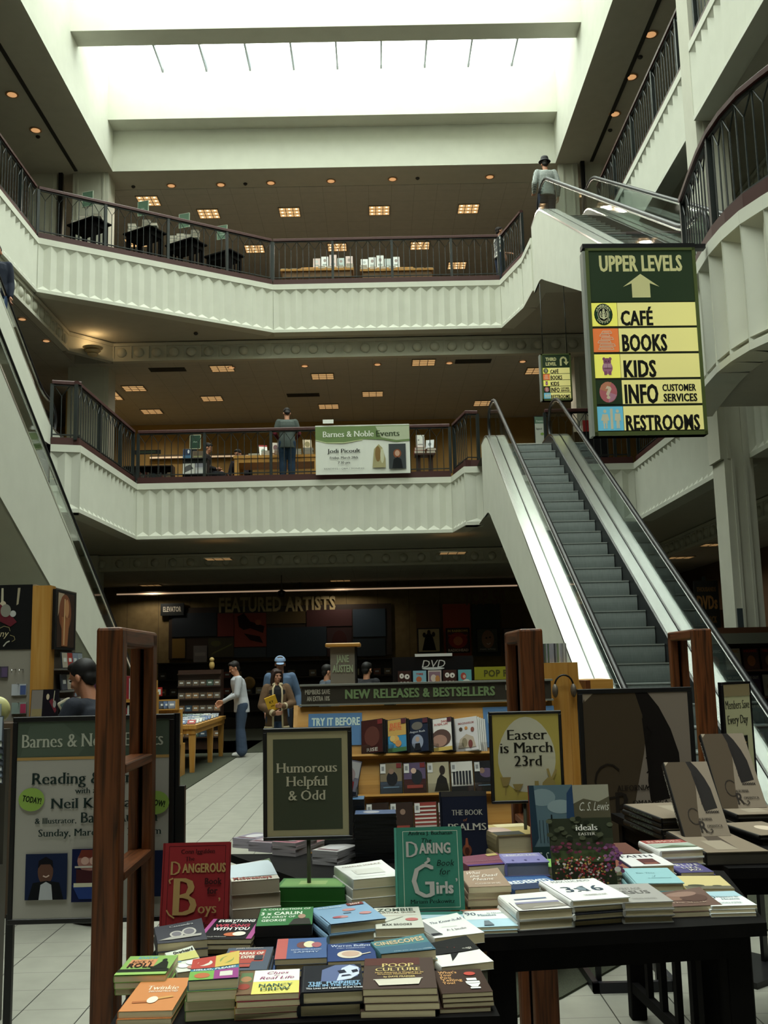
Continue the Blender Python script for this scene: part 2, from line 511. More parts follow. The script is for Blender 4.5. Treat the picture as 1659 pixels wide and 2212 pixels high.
frieze((-7.3, 24.6), (6.9, 24.6), 4.04, 4.42, CREAM)
frieze((6.9, 24.6), (6.9, 1.0), 4.04, 4.42, CREAM)
# top ceiling with the well, its walls and beams
mb = MB()
for q in ([(WX0, WY0), (XL, WY0), (XL, 24.3), (WX0, 24.3)], [(XR, WY0), (WX1, WY0), (WX1, 24.3), (XR, 24.3)], [(WX0, 24.3), (WX1, 24.3), (WX1, 25.3), (WX0, 25.3)]):
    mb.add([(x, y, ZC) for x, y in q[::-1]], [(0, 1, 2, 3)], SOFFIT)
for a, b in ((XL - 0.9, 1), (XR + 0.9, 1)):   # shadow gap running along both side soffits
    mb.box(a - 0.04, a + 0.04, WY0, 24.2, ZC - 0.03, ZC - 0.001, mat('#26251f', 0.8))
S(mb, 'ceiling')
mb = MB(); mb.box(WX0, WX1, 25.3, WY1, ZC - 0.02, ZC + 0.3, CEIL); S(mb, 'ceiling')
def wallbox(name, *a, material=WHITE):
    m_ = MB(); m_.box(*a, material); return S(m_, name)
ZG = 16.95
wallbox('wall_left', XL - 0.25, XL, -4.6, 24.5, ZC + 0.004, 17.4)
wallbox('wall_right', XR, XR + 0.25, -4.6, 24.5, ZC + 0.004, 17.4)
wallbox('wall_back', XL - 0.25, XR + 0.25, 24.3, 24.6, ZC + 0.004, 17.0)
wallbox('wall_back', XL, XR, 23.75, 24.3, 15.3, 16.55)
for y in (20.75, 17.3, 13.9, 10.4, 6.9, 3.4, 0.0):
    wallbox('ceiling', XL, XR, y - 0.15, y + 0.42, 15.6, 16.92)
wallbox('wall_front', XL - 0.25, XR + 0.25, -4.6, -4.4, ZC + 0.004, 17.4)
wallbox('ceiling', XL - 0.25, XR + 0.25, WY0, -4.5, ZC, ZC + 0.2, material=SOFFIT)
# the skylight: panes on thin bars
mb = MB(); mb.add([(XL, -4.4, ZG), (XR, -4.4, ZG), (XR, 25.0, ZG), (XL, 25.0, ZG)], [(0, 1, 2, 3)], SKYGLASS)
sk = struct(mb.build('window_1'))
mb = MB()
for i in range(1, 10):
    x = XL + (XR - XL) * (i / 10.0) + 0.12
    mb.box(x - 0.022, x + 0.022, -4.4, 25.0, ZG - 0.06, ZG + 0.06, mat('#5b5f66', 0.5))
mb.build('window_bars', sk)
# outer walls and what closes the building
wallbox('wall_back', WX0, WX1, WY1, WY1 + 0.2, 0, ZC + 0.3, material=WALL_DK)
wallbox('wall_left', WX0 - 0.2, WX0, WY0, WY1, 0, ZC + 0.3, material=WALL_DK)
wallbox('wall_right', WX1, WX1 + 0.2, WY0, WY1, 0, ZC + 0.3, material=WALL_DK)
wallbox('wall_front', WX0, WX1, WY0 - 0.2, WY0, 0, ZC + 0.3, material=CREAM)
wallbox('ceiling', WX0, XL - 0.25, WY0, WY1, ZC + 0.3, ZC + 0.5)
wallbox('ceiling', XR + 0.25, WX1, WY0, WY1, ZC + 0.3, ZC + 0.5)
wallbox('ceiling', XL - 0.25, XR + 0.25, 24.6, WY1, ZC + 0.3, ZC + 0.5)
# a roof structure standing outside beyond the skylight
wallbox('trim_2', -4.3, -1.1, 25.2, 27.0, 17.0, 18.05, material=mat('#7d8b97', 0.8))

# fluted parapet fronts
def parapet(path, z0, z1, material=WHITE, pitch=0.27, depth=0.055, flip=1, closed_ends=True, nseg=None):
    mb = MB(); bt, bb = 0.13, 0.07
    for (x0, y0), (x1, y1) in zip(path[:-1], path[1:]):
        p0 = Vector((x0, y0)); p1 = Vector((x1, y1)); d = p1 - p0; Lg = d.length; t = d / Lg
        nr = Vector((t.y, -t.x)) * flip            # towards the atrium
        def W(s, o, z):
            q = p0 + t * s + nr * o; return (q.x, q.y, z)
        n = max(1, round(Lg / pitch)); pp = Lg / n
        zb, zt = z0 + bb, z1 - bt
        th = min(0.10, pp * 0.4)
        vs = []; fs = []
        def q(*pts):
            o = len(vs); vs.extend(pts); fs.append(tuple(range(o, o + len(pts))))
        for i in range(n):
            a, b, c = i * pp, (i + 0.5) * pp, (i + 1) * pp
            q(W(a, 0, zb), W(b, -depth, zb + th), W(b, -depth, zt - th), W(a, 0, zt))
            q(W(b, -depth, zb + th), W(c, 0, zb), W(c, 0, zt), W(b, -depth, zt - th))
            q(W(a, 0, zt), W(b, -depth, zt - th), W(c, 0, zt))
            q(W(a, 0, zb), W(c, 0, zb), W(b, -depth, zb + th))
        q(W(0, 0.012, zt), W(Lg, 0.012, zt), W(Lg, 0.012, z1), W(0, 0.012, z1))
        q(W(0, 0.012, zt), W(0, 0, zt), W(Lg, 0, zt), W(Lg, 0.012, zt))
        q(W(0, 0.012, z0), W(Lg, 0.012, z0), W(Lg, 0.012, zb), W(0, 0.012, zb))
        q(W(0, 0.012, zb), W(Lg, 0.012, zb), W(Lg, 0, zb), W(0, 0, zb))
        q(W(0, 0.012, z1), W(Lg, 0.012, z1), W(Lg, -0.3, z1), W(0, -0.3, z1))
        q(W(0, 0.012, z0), W(0, -0.3, z0), W(Lg, -0.3, z0), W(Lg, 0.012, z0))
        for s in (0, Lg): q(W(s, 0.012, z0), W(s, 0.012, z1), W(s, -0.3, z1), W(s, -0.3, z0))
        mb.add(vs, fs, material)
    return S(mb, 'wall_gallery')
def curb(path, z, material=MAROON, h=0.14, wd=0.10, flip=1, name='trim_3'):
    mb = MB()
    for (x0, y0), (x1, y1) in zip(path[:-1], path[1:]):
        p0 = Vector((x0, y0)); p1 = Vector((x1, y1)); t = (p1 - p0).normalized(); nr = Vector((t.y, -t.x)) * flip
        a = p0 - nr * 0.04; b = p1 - nr * 0.04; c = p1 - nr * (0.04 + wd); d = p0 - nr * (0.04 + wd)
        mb.prism([(a.x, a.y), (b.x, b.y), (c.x, c.y), (d.x, d.y)], z, z + h, material)
    return S(mb, name)
parapet(L3[:4], B3, Z3); curb(L3[:4], Z3)
parapet(L3[3:5], B3, Z3)
parapet([(-7.0, -3.0), L3[0]], B3, Z3); curb([(-7.0, -3.0), L3[0]], Z3)
parapet([(4.93, 20.95), (4.93, 14.65)], B3, Z3); curb([(4.93, 20.95), (4.93, 14.65)], Z3)
parapet([(4.88, 14.1), (4.88, 7.0)], B3, Z3 + 0.05); curb([(4.88, 14.1), (4.88, 7.0)], Z3 + 0.05)
parapet(L2[:4], B2, Z2); curb(L2[:4], Z2)
parapet([L2[3], (2.2, 20.46)], B2, Z2); curb([L2[3], (2.2, 20.46)], Z2)
parapet([(3.5, 20.46), L2[4]], B2, Z2); curb([(3.5, 20.46), L2[4]], Z2)
parapet([(-5.70, 17.6), L2[0]], B2, Z2); curb([(-5.70, 17.6), L2[0]], Z2)
parapet([(5.32, 20.46), (5.32, 14.65)], B2, Z2); curb([(5.32, 20.46), (5.32, 14.65)], Z2)
parapet([(5.32, 14.1), (5.32, 11.25)], B2, Z2); curb([(5.32, 14.1), (5.32, 11.25)], Z2)
CURVE_F = []
for (a, b) in zip(CURVE[:-1], CURVE[1:]): CURVE_F.append(a)
CURVE_F.append(CURVE[-1])
parapet(CURVE_F[::-1], B2 - 0.1, Z2, pitch=0.45, depth=0.10); curb(CURVE_F[::-1], Z2, h=0.17)
# columns
def column(x0, x1, y0, y1, z0, z1):
    mb = MB(); mb.box(x0, x1, y0, y1, z0, z1, CREAM)
    for a, b, c, d in ((x0 + .1, x0 + .14, y0 - .02, y0), (x1 - .14, x1 - .1, y0 - .02, y0)): mb.box(a, b, c, d, z0, z1, CREAM)
    return S(mb, 'wall_column')
column(4.95, 5.36, 14.12, 14.62, 0, B2)
column(4.90, 5.36, 14.12, 14.62, B2, ZC)
column(-7.5, -6.5, 24.35, 25.0, Z2, B3)
column(-7.5, -6.6, 24.35, 25.0, Z3, ZC); column(-8.6, -7.9, 24.35, 25.0, Z3, ZC)
column(4.85, 5.35, 24.35, 25.0, Z3, ZC); column(5.55, 6.1, 24.35, 25.0, Z3, ZC)
column(5.0, 5.7, 24.35, 25.0, Z2, B3); column(-7.5, -6.7, 24.4, 25.0, 0, B2); column(6.0, 6.7, 24.4, 25.0, 0, B2)
mb = MB(); mb.box(-7.85, -7.75, 24.3, 24.4, Z3, ZC, BLACKM); mb.box(5.4, 5.5, 24.2, 24.3, Z3, ZC, BLACKM); S(mb, 'trim_4')
# partitions behind the galleries: warm bookcase walls on the middle floor, dark on the top floor
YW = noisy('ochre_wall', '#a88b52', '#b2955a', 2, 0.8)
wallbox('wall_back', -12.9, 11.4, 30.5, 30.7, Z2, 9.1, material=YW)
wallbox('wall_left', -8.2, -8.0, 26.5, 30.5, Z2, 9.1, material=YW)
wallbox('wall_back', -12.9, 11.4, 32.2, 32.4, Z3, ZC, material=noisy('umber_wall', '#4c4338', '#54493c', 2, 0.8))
wallbox('wall_back', -12.9, 11.4, 29.4, 29.6, 0, 4.05, material=grid_mat('slate_tan', '#6a5836', '#53442a', 0.9, 0.015, 0.8, '#7a6742'))
wallbox('wall_right', 8.6, 8.8, 6.0, 29.4, 0, 4.05, material=noisy('umber_wall_low', '#5a4630', '#644e36', 2, 0.8))
wallbox('wall_left', -9.2, -9.0, 8.0, 29.4, 0, 4.05, material=noisy('sand_wall', '#7d7358', '#857a5e', 2, 0.8))
# ------------------------------------------------------------------ railings
def railing(path, z, label, group='iron railings round the galleries', spacing=0.145, h=1.12, post_every=10, ends=(1, 1), flip=1):
    # path in plan; parts: handrail, bottom_rail, posts, rods with V heads
    p0 = Vector((path[0][0], path[0][1], z))
    t = thing('railing', label, 'railing', p0, 0, group)
    pts = [Vector((x, y, 0)) - Vector((path[0][0], path[0][1], 0)) for x, y in path]
    # inset line 9 cm back from the edge
    nrm = []
    for i in range(len(pts)):
        a = pts[max(0, i - 1)]; b = pts[min(len(pts) - 1, i + 1)]; d = (b - a).normalized()
        nrm.append(Vector((-d.y, d.x, 0)) * flip)
    pts = [p + n * 0.09 for p, n in zip(pts, nrm)]
    seg = [(pts[i + 1] - pts[i]).length for i in range(len(pts) - 1)]; Lg = sum(seg)
    def at(s):
        for i, L in enumerate(seg):
            if s <= L or i == len(seg) - 1:
                f = s / L; d = (pts[i + 1] - pts[i]).normalized()
                return pts[i].lerp(pts[i + 1], f), d
            s -= L
    z0 = 0.14
    def side(i): return nrm[i]
    mb = MB(); mb.sweep([p + Vector((0, 0, h)) for p in pts], [(-0.045, 0), (0.045, 0), (0.045, 0.05), (0.025, 0.07), (-0.025, 0.07), (-0.045, 0.05)], MAROON, side); mb.build('handrail', t)
    mb = MB(); mb.sweep([p + Vector((0, 0, z0 + 0.05)) for p in pts], [(-0.015, 0), (0.015, 0), (0.015, 0.02), (-0.015, 0.02)], IRON, side); mb.build('bottom_bar', t)
    mb = MB(); mb.sweep([p + Vector((0, 0, h - 0.03)) for p in pts], [(-0.015, 0), (0.015, 0), (0.015, 0.025), (-0.015, 0.025)], IRON, side); mb.build('top_bar', t)
    n = max(2, round(Lg / spacing)); r = 0.009
    rods = []
    vhead = MB(); vhead.tube([(0, 0, z0), (0, 0, h - 0.22)], r, IRON, 5); vhead.tube([(-spacing, 0, h - 0.01), (0, 0, h - 0.22), (spacing, 0, h - 0.01)], r, IRON, 5)
    v_me = vhead.mesh('baluster')
    plain = MB().tube([(0, 0, z0), (0, 0, h - 0.01)], r, IRON, 5).mesh('baluster')
    post = MB().box(-0.03, 0.03, -0.03, 0.03, 0.1, h, IRON).mesh('post')
    for i in range(n + 1):
        s = Lg * i / n
        p, d = at(min(s, Lg - 1e-4)); rz = math.atan2(d.y, d.x)
        ispost = (i % post_every == 0 and (0 < i < n)) or (i == 0 and ends[0]) or (i == n and ends[1])
        if ispost: link('post', post, t, p, rz)
        elif (i % 2 == 1) and 0 < i < n: link('baluster', v_me, t, p, rz)
        else: link('baluster', plain, t, p, rz)
    return t
G3 = 'railings round the top gallery'; G2 = 'railings round the middle gallery'
railing(L3[0:2], Z3, 'slanting iron railing of the top gallery in front of the four small book tables', G3)
railing(L3[1:3], Z3, 'long straight iron railing across the back of the top gallery', G3)
railing([L3[2], (3.42, 22.1)], Z3, 'short angled iron railing at top gallery beside the top of the upper escalator', G3)
railing([(-7.0, 8.0), L3[0]], Z3, 'iron railing along the left side of the top gallery', G3, ends=(0, 0))
railing([(4.93, 20.9), (4.93, 14.75)], Z3, 'iron railing along the right side of the top gallery, behind the tall column', G3)
railing([(4.88, 14.0), (4.88, 8.5)], Z3 + 0.05, 'iron railing of the top gallery at the top right picture corner', G3)
railing([L2[0], L2[1]], Z2, 'slanting iron railing at the left end of the middle gallery, beside the left escalators', G2)
railing([L2[1], L2[2]], Z2, 'long straight iron railing across the middle gallery with the white events banner hung on it', G2)
railing([L2[2], L2[3], (2.15, 20.46)], Z2, 'short angled iron railing of the middle gallery left of the escalator top', G2, post_every=30)
railing([(3.55, 20.46), (5.25, 20.46)], Z2, 'short iron railing of the middle gallery right of the escalator top', G2)
railing([(5.32, 20.4), (5.32, 14.75)], Z2, 'iron railing along the right side of the middle gallery, behind the hanging sign', G2)
railing([(-5.70, 17.6), L2[0]], Z2, 'very short iron railing beside the curved escalator newel, middle gallery left', G2, post_every=30, ends=(1, 0))
railing(CURVE[1:-1][::-1], Z2, 'curved iron railing with thick dark handrail above the big hanging sign at right', G2, spacing=0.13, post_every=11)

# ------------------------------------------------------------------ escalators
def escalator(name_label, x0, x1, ybot, ytop, zlo, zhi, group, up=1, deck=0.30, cut=None, truss=1.2, fasc=0.25, steps=True):
    # runs along y from (ybot, zlo) to (ytop, zhi); x0..x1 outer faces
    t = thing('escalator', name_label, 'escalator', ((x0 + x1) / 2, ybot, zlo), 0, group)
    w = (x1 - x0) / 2; sg = 1 if ytop > ybot else -1
    run = abs(ytop - ybot); rise = zhi - zlo; sl = rise / run
    ext = 1.0
    def line(off, e0, e1, r=0.35):
        # step line raised by off: flat, slope, flat with eased corners; returns (s, z)
        pts = [(-e0, off)]
        for k in range(-3, 4):
            s = r * k / 3
            z = 0 if s < 0 else s * sl
            z = sl * (s + r) ** 2 / (4 * r)
            pts.append((s, z + off))
        for k in range(-3, 4):
            s = run + r * k / 3
            z = rise - sl * (run + r - s) ** 2 / (4 * r)
            pts.append((s, z + off))
        pts.append((run + e1, rise + off))
        return pts
    def Y(s): return sg * s
    def extr(poly, xa, xb, material, nm, par, part_label=None):
        mb = MB(); n = len(poly)
        vs = [(xa, Y(s), z) for s, z in poly] + [(xb, Y(s), z) for s, z in poly]
        mb.add(vs, [tuple(range(n)), tuple(range(n, 2 * n))[::-1]] + [(i, (i + 1) % n, n + (i + 1) % n, n + i) for i in range(n)], material)
        o = mb.build(nm, par)
        if part_label: o['label'] = part_label
        return o
    # cladding: two side panels and an underside
    top = line(fasc, 0.7, 0.9); bot = line(-truss, 0.7, 0.9)
    bot = [(s, max(z, 0.0)) for s, z in bot]
    skin = top + bot[::-1]
    extr(skin, -w, -w + 0.03, WHITE, 'side_panel', t)
    extr(skin, w - 0.03, w, WHITE, 'side_panel', t)
    mb = MB(); q = bot
    vs = [(-w, Y(s), z) for s, z in q] + [(w, Y(s), z) for s, z in q]; n = len(q)
    mb.add(vs, [(i, i + 1, n + i + 1, n + i) for i in range(n - 1)], WHITE)
    e = top[-1][0]; mb.add([(-w, Y(e), rise + fasc), (w, Y(e), rise + fasc), (w, Y(e), rise - truss), (-w, Y(e), rise - truss)], [(0, 1, 2, 3)], WHITE)
    mb.build('underside', t)
    gx = w - deck / 2 - 0.02          # glass line
    ix = w - deck - 0.02              # inner edge of deck
    for sx in (-1, 1):
        # outer and inner deck strips on either side of the glass
        for a, b in ((gx + 0.012, w + 0.004), (ix, gx - 0.012)):
            up_ = line(fasc + 0.02, 0.72, 0.92); lo_ = line(fasc - 0.015, 0.72, 0.92)
            extr(up_ + lo_[::-1], sx * a, sx * b, STEEL, 'deck_strip', t)
        # skirt beside the steps
        extr(line(fasc - 0.015, 0.7, 0.9) + line(-0.12, 0.7, 0.9)[::-1], sx * ix, sx * (ix - 0.012), mat('#17181a', 0.35), 'skirt', t)
        # glass with newel ends
        hr = line(0.94, 0.35, 0.55)
        r = 0.34
        def newel(s, z, dr):
            return [(s + dr * r * 1.15 * math.sin(a), z - r + r * math.cos(a)) for a in [PI * k / 8 for k in range(1, 8)]]
        lo_end = newel(hr[0][0], hr[0][1], -1); hi_end = newel(hr[-1][0], hr[-1][1], 1)
        loop = lo_end[::-1] + hr + hi_end
        gl = [(s, z - 0.02) for s, z in loop] + line(fasc - 0.01, 0.55, 0.75)[::-1]
        extr(gl, sx * (gx - 0.006), sx * (gx + 0.006), GLASS, 'glass_panel', t)
        mb = MB(); mb.sweep([(sx * gx, Y(s), z) for s, z in loop], [(0, 0)], RUBBER, lambda i: Vector((1, 0, 0))) if False else None
        pts = [(sx * gx, Y(s), z) for s, z in loop]
        mb.tube(pts, 0.032, RUBBER, 8); mb.build('handrail', t)
        mb = MB(); mb.tube([(sx * gx, Y(s), z - 0.042) for s, z in hr], 0.018, STEEL, 6); mb.build('handrail_track', t)
    # steps and landing plates
    if steps:
        st = MB(); wd = ix - 0.02; dp = 0.365
        st.box(-wd, wd, -0.36, 0.0, -0.02, 0.0, STEPM)
        k = 7
        ris = [(0.0 + 0.012 * math.sin(PI * i / k), -dp * sl * i / k) for i in range(k + 1)]
        vs = [(-wd, y, z) for y, z in ris] + [(wd, y, z) for y, z in ris]
        st.add([(x, -0.36 - y + 0.0, z) for x, y, z in vs], [(i, i + 1, k + 2 + i, k + 1 + i) for i in range(k)], STEPM)
        st.box(-wd, wd, -0.372, -0.352, -0.012, 0.002, mat('#8d918c', 0.4))
        if sg < 0:
            st.v = [(x, -y, z) for x, y, z in st.v]; st.f = [f[::-1] for f in st.f]
        me = st.mesh('step')
        ns = int(run / dp)
        for i in range(ns + 1):
            s = (i + 0.5) * run / (ns + 0.5)
            z = min(max(s * sl, 0), rise)
            link('step', me, t, (0, Y(s + 0.18), z + 0.0))
    mb = MB(); mb.box(-ix + 0.02, ix - 0.02, min(Y(-0.7), Y(0.1)), max(Y(-0.7), Y(0.1)), 0.0, 0.015, STEEL)
    mb.build('landing_plate', t)
    mb = MB(); mb.box(-ix + 0.02, ix - 0.02, min(Y(run), Y(run + 0.9)), max(Y(run), Y(run + 0.9)), rise - 0.02, rise + 0.012, STEEL); mb.build('landing_plate', t)
    return t
GE = 'escalators of the atrium'
E1 = escalator('long escalator at right climbing from the ground floor to the middle gallery, bright steel sides', 2.1, 3.62, 8.8, 18.6, 0.0, Z2, GE)
E3 = escalator('upper right escalator climbing to the top gallery where the man in a hat stands', 3.52, 4.86, 11.2, 20.05, Z2, Z3, GE, truss=1.25)
EL1 = escalator('left escalator rising from behind the wooden frame toward the left edge, dark handrail', -5.30, -3.95, 18.5, 8.8, 0.0, Z2, GE, fasc=0.22, truss=1.27, steps=True)
EL2 = escalator('upper left escalator whose curved newel ends beside the middle gallery railing', -7.0, -5.72, 17.7, 8.8, Z2, Z3, GE, fasc=0.30, truss=0.9)

q = at_x(1283, 1478, 2.30); k_ = thing  # caution sticker on the glass of the long escalator
mb = MB(); Mk = frame_m((-0.49 - 0.02, q.y - 8.8, q.z), (0, 1, 0), (-1, 0, 0)) @ Matrix.Scale(-1, 4, (1, 0, 0)) @ Matrix.Translation((-.0, 0, 0))
for q_ in ((0, .16, 0, .25, '#d8d8d0', 0), (.0, .16, .20, .235, '#1a1a18', .0006), (.03, .05, .08, .15, '#2a2a28', .0006), (.07, .10, .07, .17, '#2a2a28', .0006), (.115, .13, .08, .14, '#2a2a28', .0006), (.02, .14, .03, .04, '#4a4a44', .0006), (.03, .13, .015, .022, '#4a4a44', .0006)):
    mb.box(q_[0], q_[1], q_[2], q_[3], q_[5], q_[5] + .001, mat(q_[4], .6), Mk)
o = mb.build('caution_sticker', E1); o['label'] = 'white caution sticker with small figures'
# ------------------------------------------------------------------ ceiling lamps
WARM = (1.0, 0.62, 0.30)
def troffer_meshes():
    fr = MB(); a = 0.30
    for q in ((-a, a, -a, -a + .025), (-a, a, a - .025, a), (-a, -a + .025, -a, a), (a - .025, a, -a, a)): fr.box(q[0], q[1], q[2], q[3], -0.012, 0.012, mat('#9a8f78', 0.6))
    for i in (1, 2):
        x = -a + 2 * a * i / 3; fr.box(x - .008, x + .008, -a, a, -0.01, 0.008, mat('#9a8f78', 0.6)); fr.box(-a, a, x - .008, x + .008, -0.01, 0.008, mat('#9a8f78', 0.6))
    df = MB(); bu = df; df.box(-a + .01, a - .01, -a + .01, a - .01, -0.002, 0.004, mat((0.86, 0.52, 0.22), 0.5, emit=0.75))
    for i in range(3):
        for j in range(3): bu.ell((-a + 2 * a * (i + .5) / 3, -a + 2 * a * (j + .5) / 3, -0.002), (.035, .035, .012), mat((1.0, 0.75, 0.45), 0.5, emit=2.2), 8, 4)
    pl = MB(); pl.box(-a + .01, a - .01, -a + .01, a - .01, -0.002, 0.004, mat((0.86, 0.52, 0.22), 0.5, emit=0.5)); return fr.mesh('frame'), df.mesh('diffuser'), pl.mesh('diffuser')
_tm = troffer_meshes()
def troffer(x, y, z, label, group, sx=1.0, sy=1.0, bulbs=True):
    t = thing('ceiling_light', label, 'ceiling light', (x, y, z), 0, group)
    t.scale = (sx, sy, 1)
    link('frame', _tm[0], t); link('diffuser', _tm[1] if bulbs else _tm[2], t)
    return t
G = 'square warm lights in the top floor ceiling'
rows3 = [(26.75, [-5.93, -4.45, -2.2, 0.29, 2.77], 'front'), (29.2, [-3.47, -0.98, 1.52], 'middle'), (30.8, [2.76], 'rear')]
for yy, xs, rn in rows3:
    for i, x in enumerate(xs):
        if rn == 'rear': lb = 'square warm ceiling light of the top floor nearest the back wall, low right'
        elif rn == 'middle': lb = 'square warm light in the rear row of the top floor ceiling, %s from the left' % ORD[i]
        else: lb = 'square warm light in the front row of the top floor ceiling, %s from the left' % ORD[i]
        troffer(x, yy - (0.85 if i == 0 and rn == 'front' else 0), ZC - 0.035, lb, G)
troffer(-6.9, 28.6, ZC - 0.035, 'square warm ceiling light between the first and second small tables, top floor', G)
troffer(5.6, 25.9, ZC - 0.035, 'square warm ceiling light beside the right column, seen through the upper escalator glass', G)
G = 'dim square lights in the middle floor ceiling'
for (u, v), lb in [((480, 795), 'above the left part of the front row'), ((290, 838), 'left of the front row near the column'), ((697, 812), 'second in the front row, above the man in grey'),
                   ((915, 782), 'in the front row nearest the small hanging sign'), ((458, 860), 'in the second row left of centre'), ((328, 888), 'lowest and furthest left, above the ochre wall'),
                   ((805, 850), 'of the second row right of the man in grey'), ((710, 877), 'lowest, behind the head of the man in grey')]:
    p = at_z(u, v, 9.1)
    troffer(p.x, p.y, 9.085, 'dim square middle floor ceiling light ' + lb, G, 1, 0.9, bulbs=False)
for (u, v), lb in [((232, 850), 'long dim light strip right of the left column on the middle floor ceiling'), ((1045, 870), 'dim square light left of the big escalator head on the middle floor'), ((1160, 800), 'dim square light half hidden behind the small hanging sign')]:
    p = at_z(u, v, 9.1); troffer(p.x, p.y, 9.085, lb, G, 1, 2.2 if 'strip' in lb else 1, bulbs=False)
G = 'dim square lights in the ground floor ceiling'
for (u, v), lb in [((472, 1206), 'dim ground floor ceiling light at left below the middle gallery'), ((978, 1193), 'dim ground floor ceiling light at right below the middle gallery'),
                   ((545, 1268), 'small dim light strip further back at left of the ground floor ceiling'), ((735, 1253), 'small dim light strip in the middle of the ground floor ceiling'),
                   ((945, 1257), 'small dim light strip at right of the ground floor ceiling, near the escalator'), ((325, 1263), 'small dim light strip at far left of the ground floor ceiling'),
                   ((1545, 1175), 'dim ceiling light of the right ground floor aisle, upper of two'), ((1470, 1203), 'dim ceiling light of the right ground floor aisle, lower one by the handrail')]:
    p = at_z(u, v, 4.05); troffer(p.x, p.y, 4.036, lb, G, 1, 0.8, bulbs=False)
# round downlights
dm = MB(); dm.lathe([(0.10, 0.0), (0.125, -0.008), (0.125, -0.016), (0.10, -0.016)], mat('#b98f62', 0.5), 18)
dr = dm.mesh('trim_ring'); dl = MB(); dl.ell((0, 0, -0.006), (.10, .10, .03), mat((0.80, 0.42, 0.18), 0.5, emit=0.7), 14, 6); dlm = dl.mesh('lamp_lens')
def downlight(p, z, label, group, s=1.0):
    t = thing('downlight', label, 'downlight', (p.x, p.y, z), 0, group); t.scale = (s, s, 1)
    link('trim_ring', dr, t); link('lamp_lens', dlm, t); return t
G = 'round downlights of the top ceiling'
for i, (u, v) in enumerate([(370, 400), (477, 398), (585, 394), (715, 390), (848, 386), (1058, 381)]):
    downlight(at_z(u, v, ZC), ZC - 0.005, 'round warm downlight along the back edge of the skylight well, %s from the left' % ORD[i], G)
for i, (u, v) in enumerate([(77, 280), (26, 203)]):
    downlight(at_z(u, v, ZC), ZC - 0.005, 'round downlight in the left side soffit, %s one' % ('lower' if i == 0 else 'upper'), G, 1.15)
for i, (u, v) in enumerate([(1328, 245), (1364, 165), (1406, 73)]):
    downlight(at_z(u, v, ZC), ZC - 0.005, 'round downlight in the right side soffit, %s of three' % ('lowest', 'middle one', 'topmost')[i], G, 1.15)
G = 'small spot lamps under the top gallery'
for (u, v), lb in [((48, 688), 'small round spot lamp under the left top gallery, left one'), ((100, 735), 'small round spot lamp under the left top gallery, right one near the column'),
                   ((500, 777), 'small spot lamp at the front of the middle floor ceiling, left one'), ((658, 772), 'small spot lamp at the front of the middle floor ceiling, second from left'),
                   ((815, 768), 'small spot lamp at the front of the middle floor ceiling, third from left'), ((970, 764), 'small spot lamp at the front of the middle floor ceiling, fourth from left'),
                   ((1128, 760), 'small spot lamp of the middle floor ceiling left of the small hanging sign')]:
    p = at_z(u, v, 9.1); p = p * (max(p.y, 24.6) / p.y) if u > 300 else p; downlight(p, 9.095, lb, G, 0.8)
# scalloped wall lamp in the corner, throwing light upward
wl = thing('wall_lamp', 'scalloped cream wall lamp glowing upward in the corner left of the roundel frieze', 'wall lamp', (-6.60, 23.28, 9.14), math.radians(40))
mb = MB()
for k, (r, z) in enumerate([(0.24, 0.10), (0.19, 0.02), (0.13, -0.06)]):
    mb.lathe([(0.02, z - 0.07), (r * 0.75, z - 0.04), (r, z), (r - 0.015, z + 0.004)], mat('#d8c49a', 0.5), 18)
mb.build('shade', wl)
bl = MB(); bl.ell((0, 0, 0.12), (.05, .05, .05), mat((1.0, 0.7, 0.35), 0.5, emit=2.0), 8, 6); bl.build('bulb', wl)
l_ = D.lights.new('wall_lamp_bulb', 'POINT'); l_.energy = 5; l_.color = (1, .68, .34); l_.shadow_soft_size = .04
o = D.objects.new('wall_lamp_bulb', l_); COL.objects.link(o); o.location = (-6.58, 23.26, 9.32)
# security dome and smoke heads
for (u, v, z), lb in [((608, 1250, 3.95), 'dark security camera dome hanging from the ground floor ceiling'),]:
    p = at_z(u, v, z); t = thing('camera_dome', lb, 'camera', (p.x, p.y, 4.04))
    mb = MB(); mb.tube([(0, 0, 0), (0, 0, -0.42)], 0.012, mat('#55534b')); mb.build('stem', t)
    mb = MB(); mb.lathe([(0.02, -0.38), (0.10, -0.42), (0.11, -0.47), (0.07, -0.55), (0.01, -0.575)], mat('#1a1a1c', 0.2), 14); mb.build('dome', t)
G = 'smoke heads in the ceilings'
sh = MB().lathe([(0.05, 0), (0.055, -0.02), (0.03, -0.05), (0.005, -0.055)], mat('#2e2c28', 0.6), 10).mesh('smoke_detector')
for (u, v, z), lb in [((423, 719, B3), 'tiny dark smoke head in the soffit under the slanting top gallery'), ((288, 402, ZC), 'tiny dark smoke head left of the first downlight by the well'),
                      ((530, 396, ZC), 'tiny dark smoke head between the second and third downlights'), ((902, 384, ZC), 'tiny dark smoke head right of the fifth downlight'),
                      ((1383, 122, ZC), 'tiny dark smoke head between the upper two downlights of the right soffit'), ((1318, 280, ZC), 'tiny dark smoke head below the lowest downlight of the right soffit'),
                      ((82, 294, ZC), 'tiny dark smoke head below the lower downlight of the left soffit')]:
    p = at_z(u, v, z); o = link('smoke_detector', sh, None, (p.x, p.y, z - 0.002)); tag(o, lb, 'smoke detector', G)
G = 'ceiling vents of the middle floor'
vm = MB(); vm.box(-.45, .45, -.16, .16, -.012, 0, mat('#3c3a34', 0.8))
for i in range(5): vm.box(-.43, .43, -.14 + i * .06, -.12 + i * .06, -.018, -.008, mat('#2b2a26', 0.8))
vm = vm.mesh('ceiling_vent')
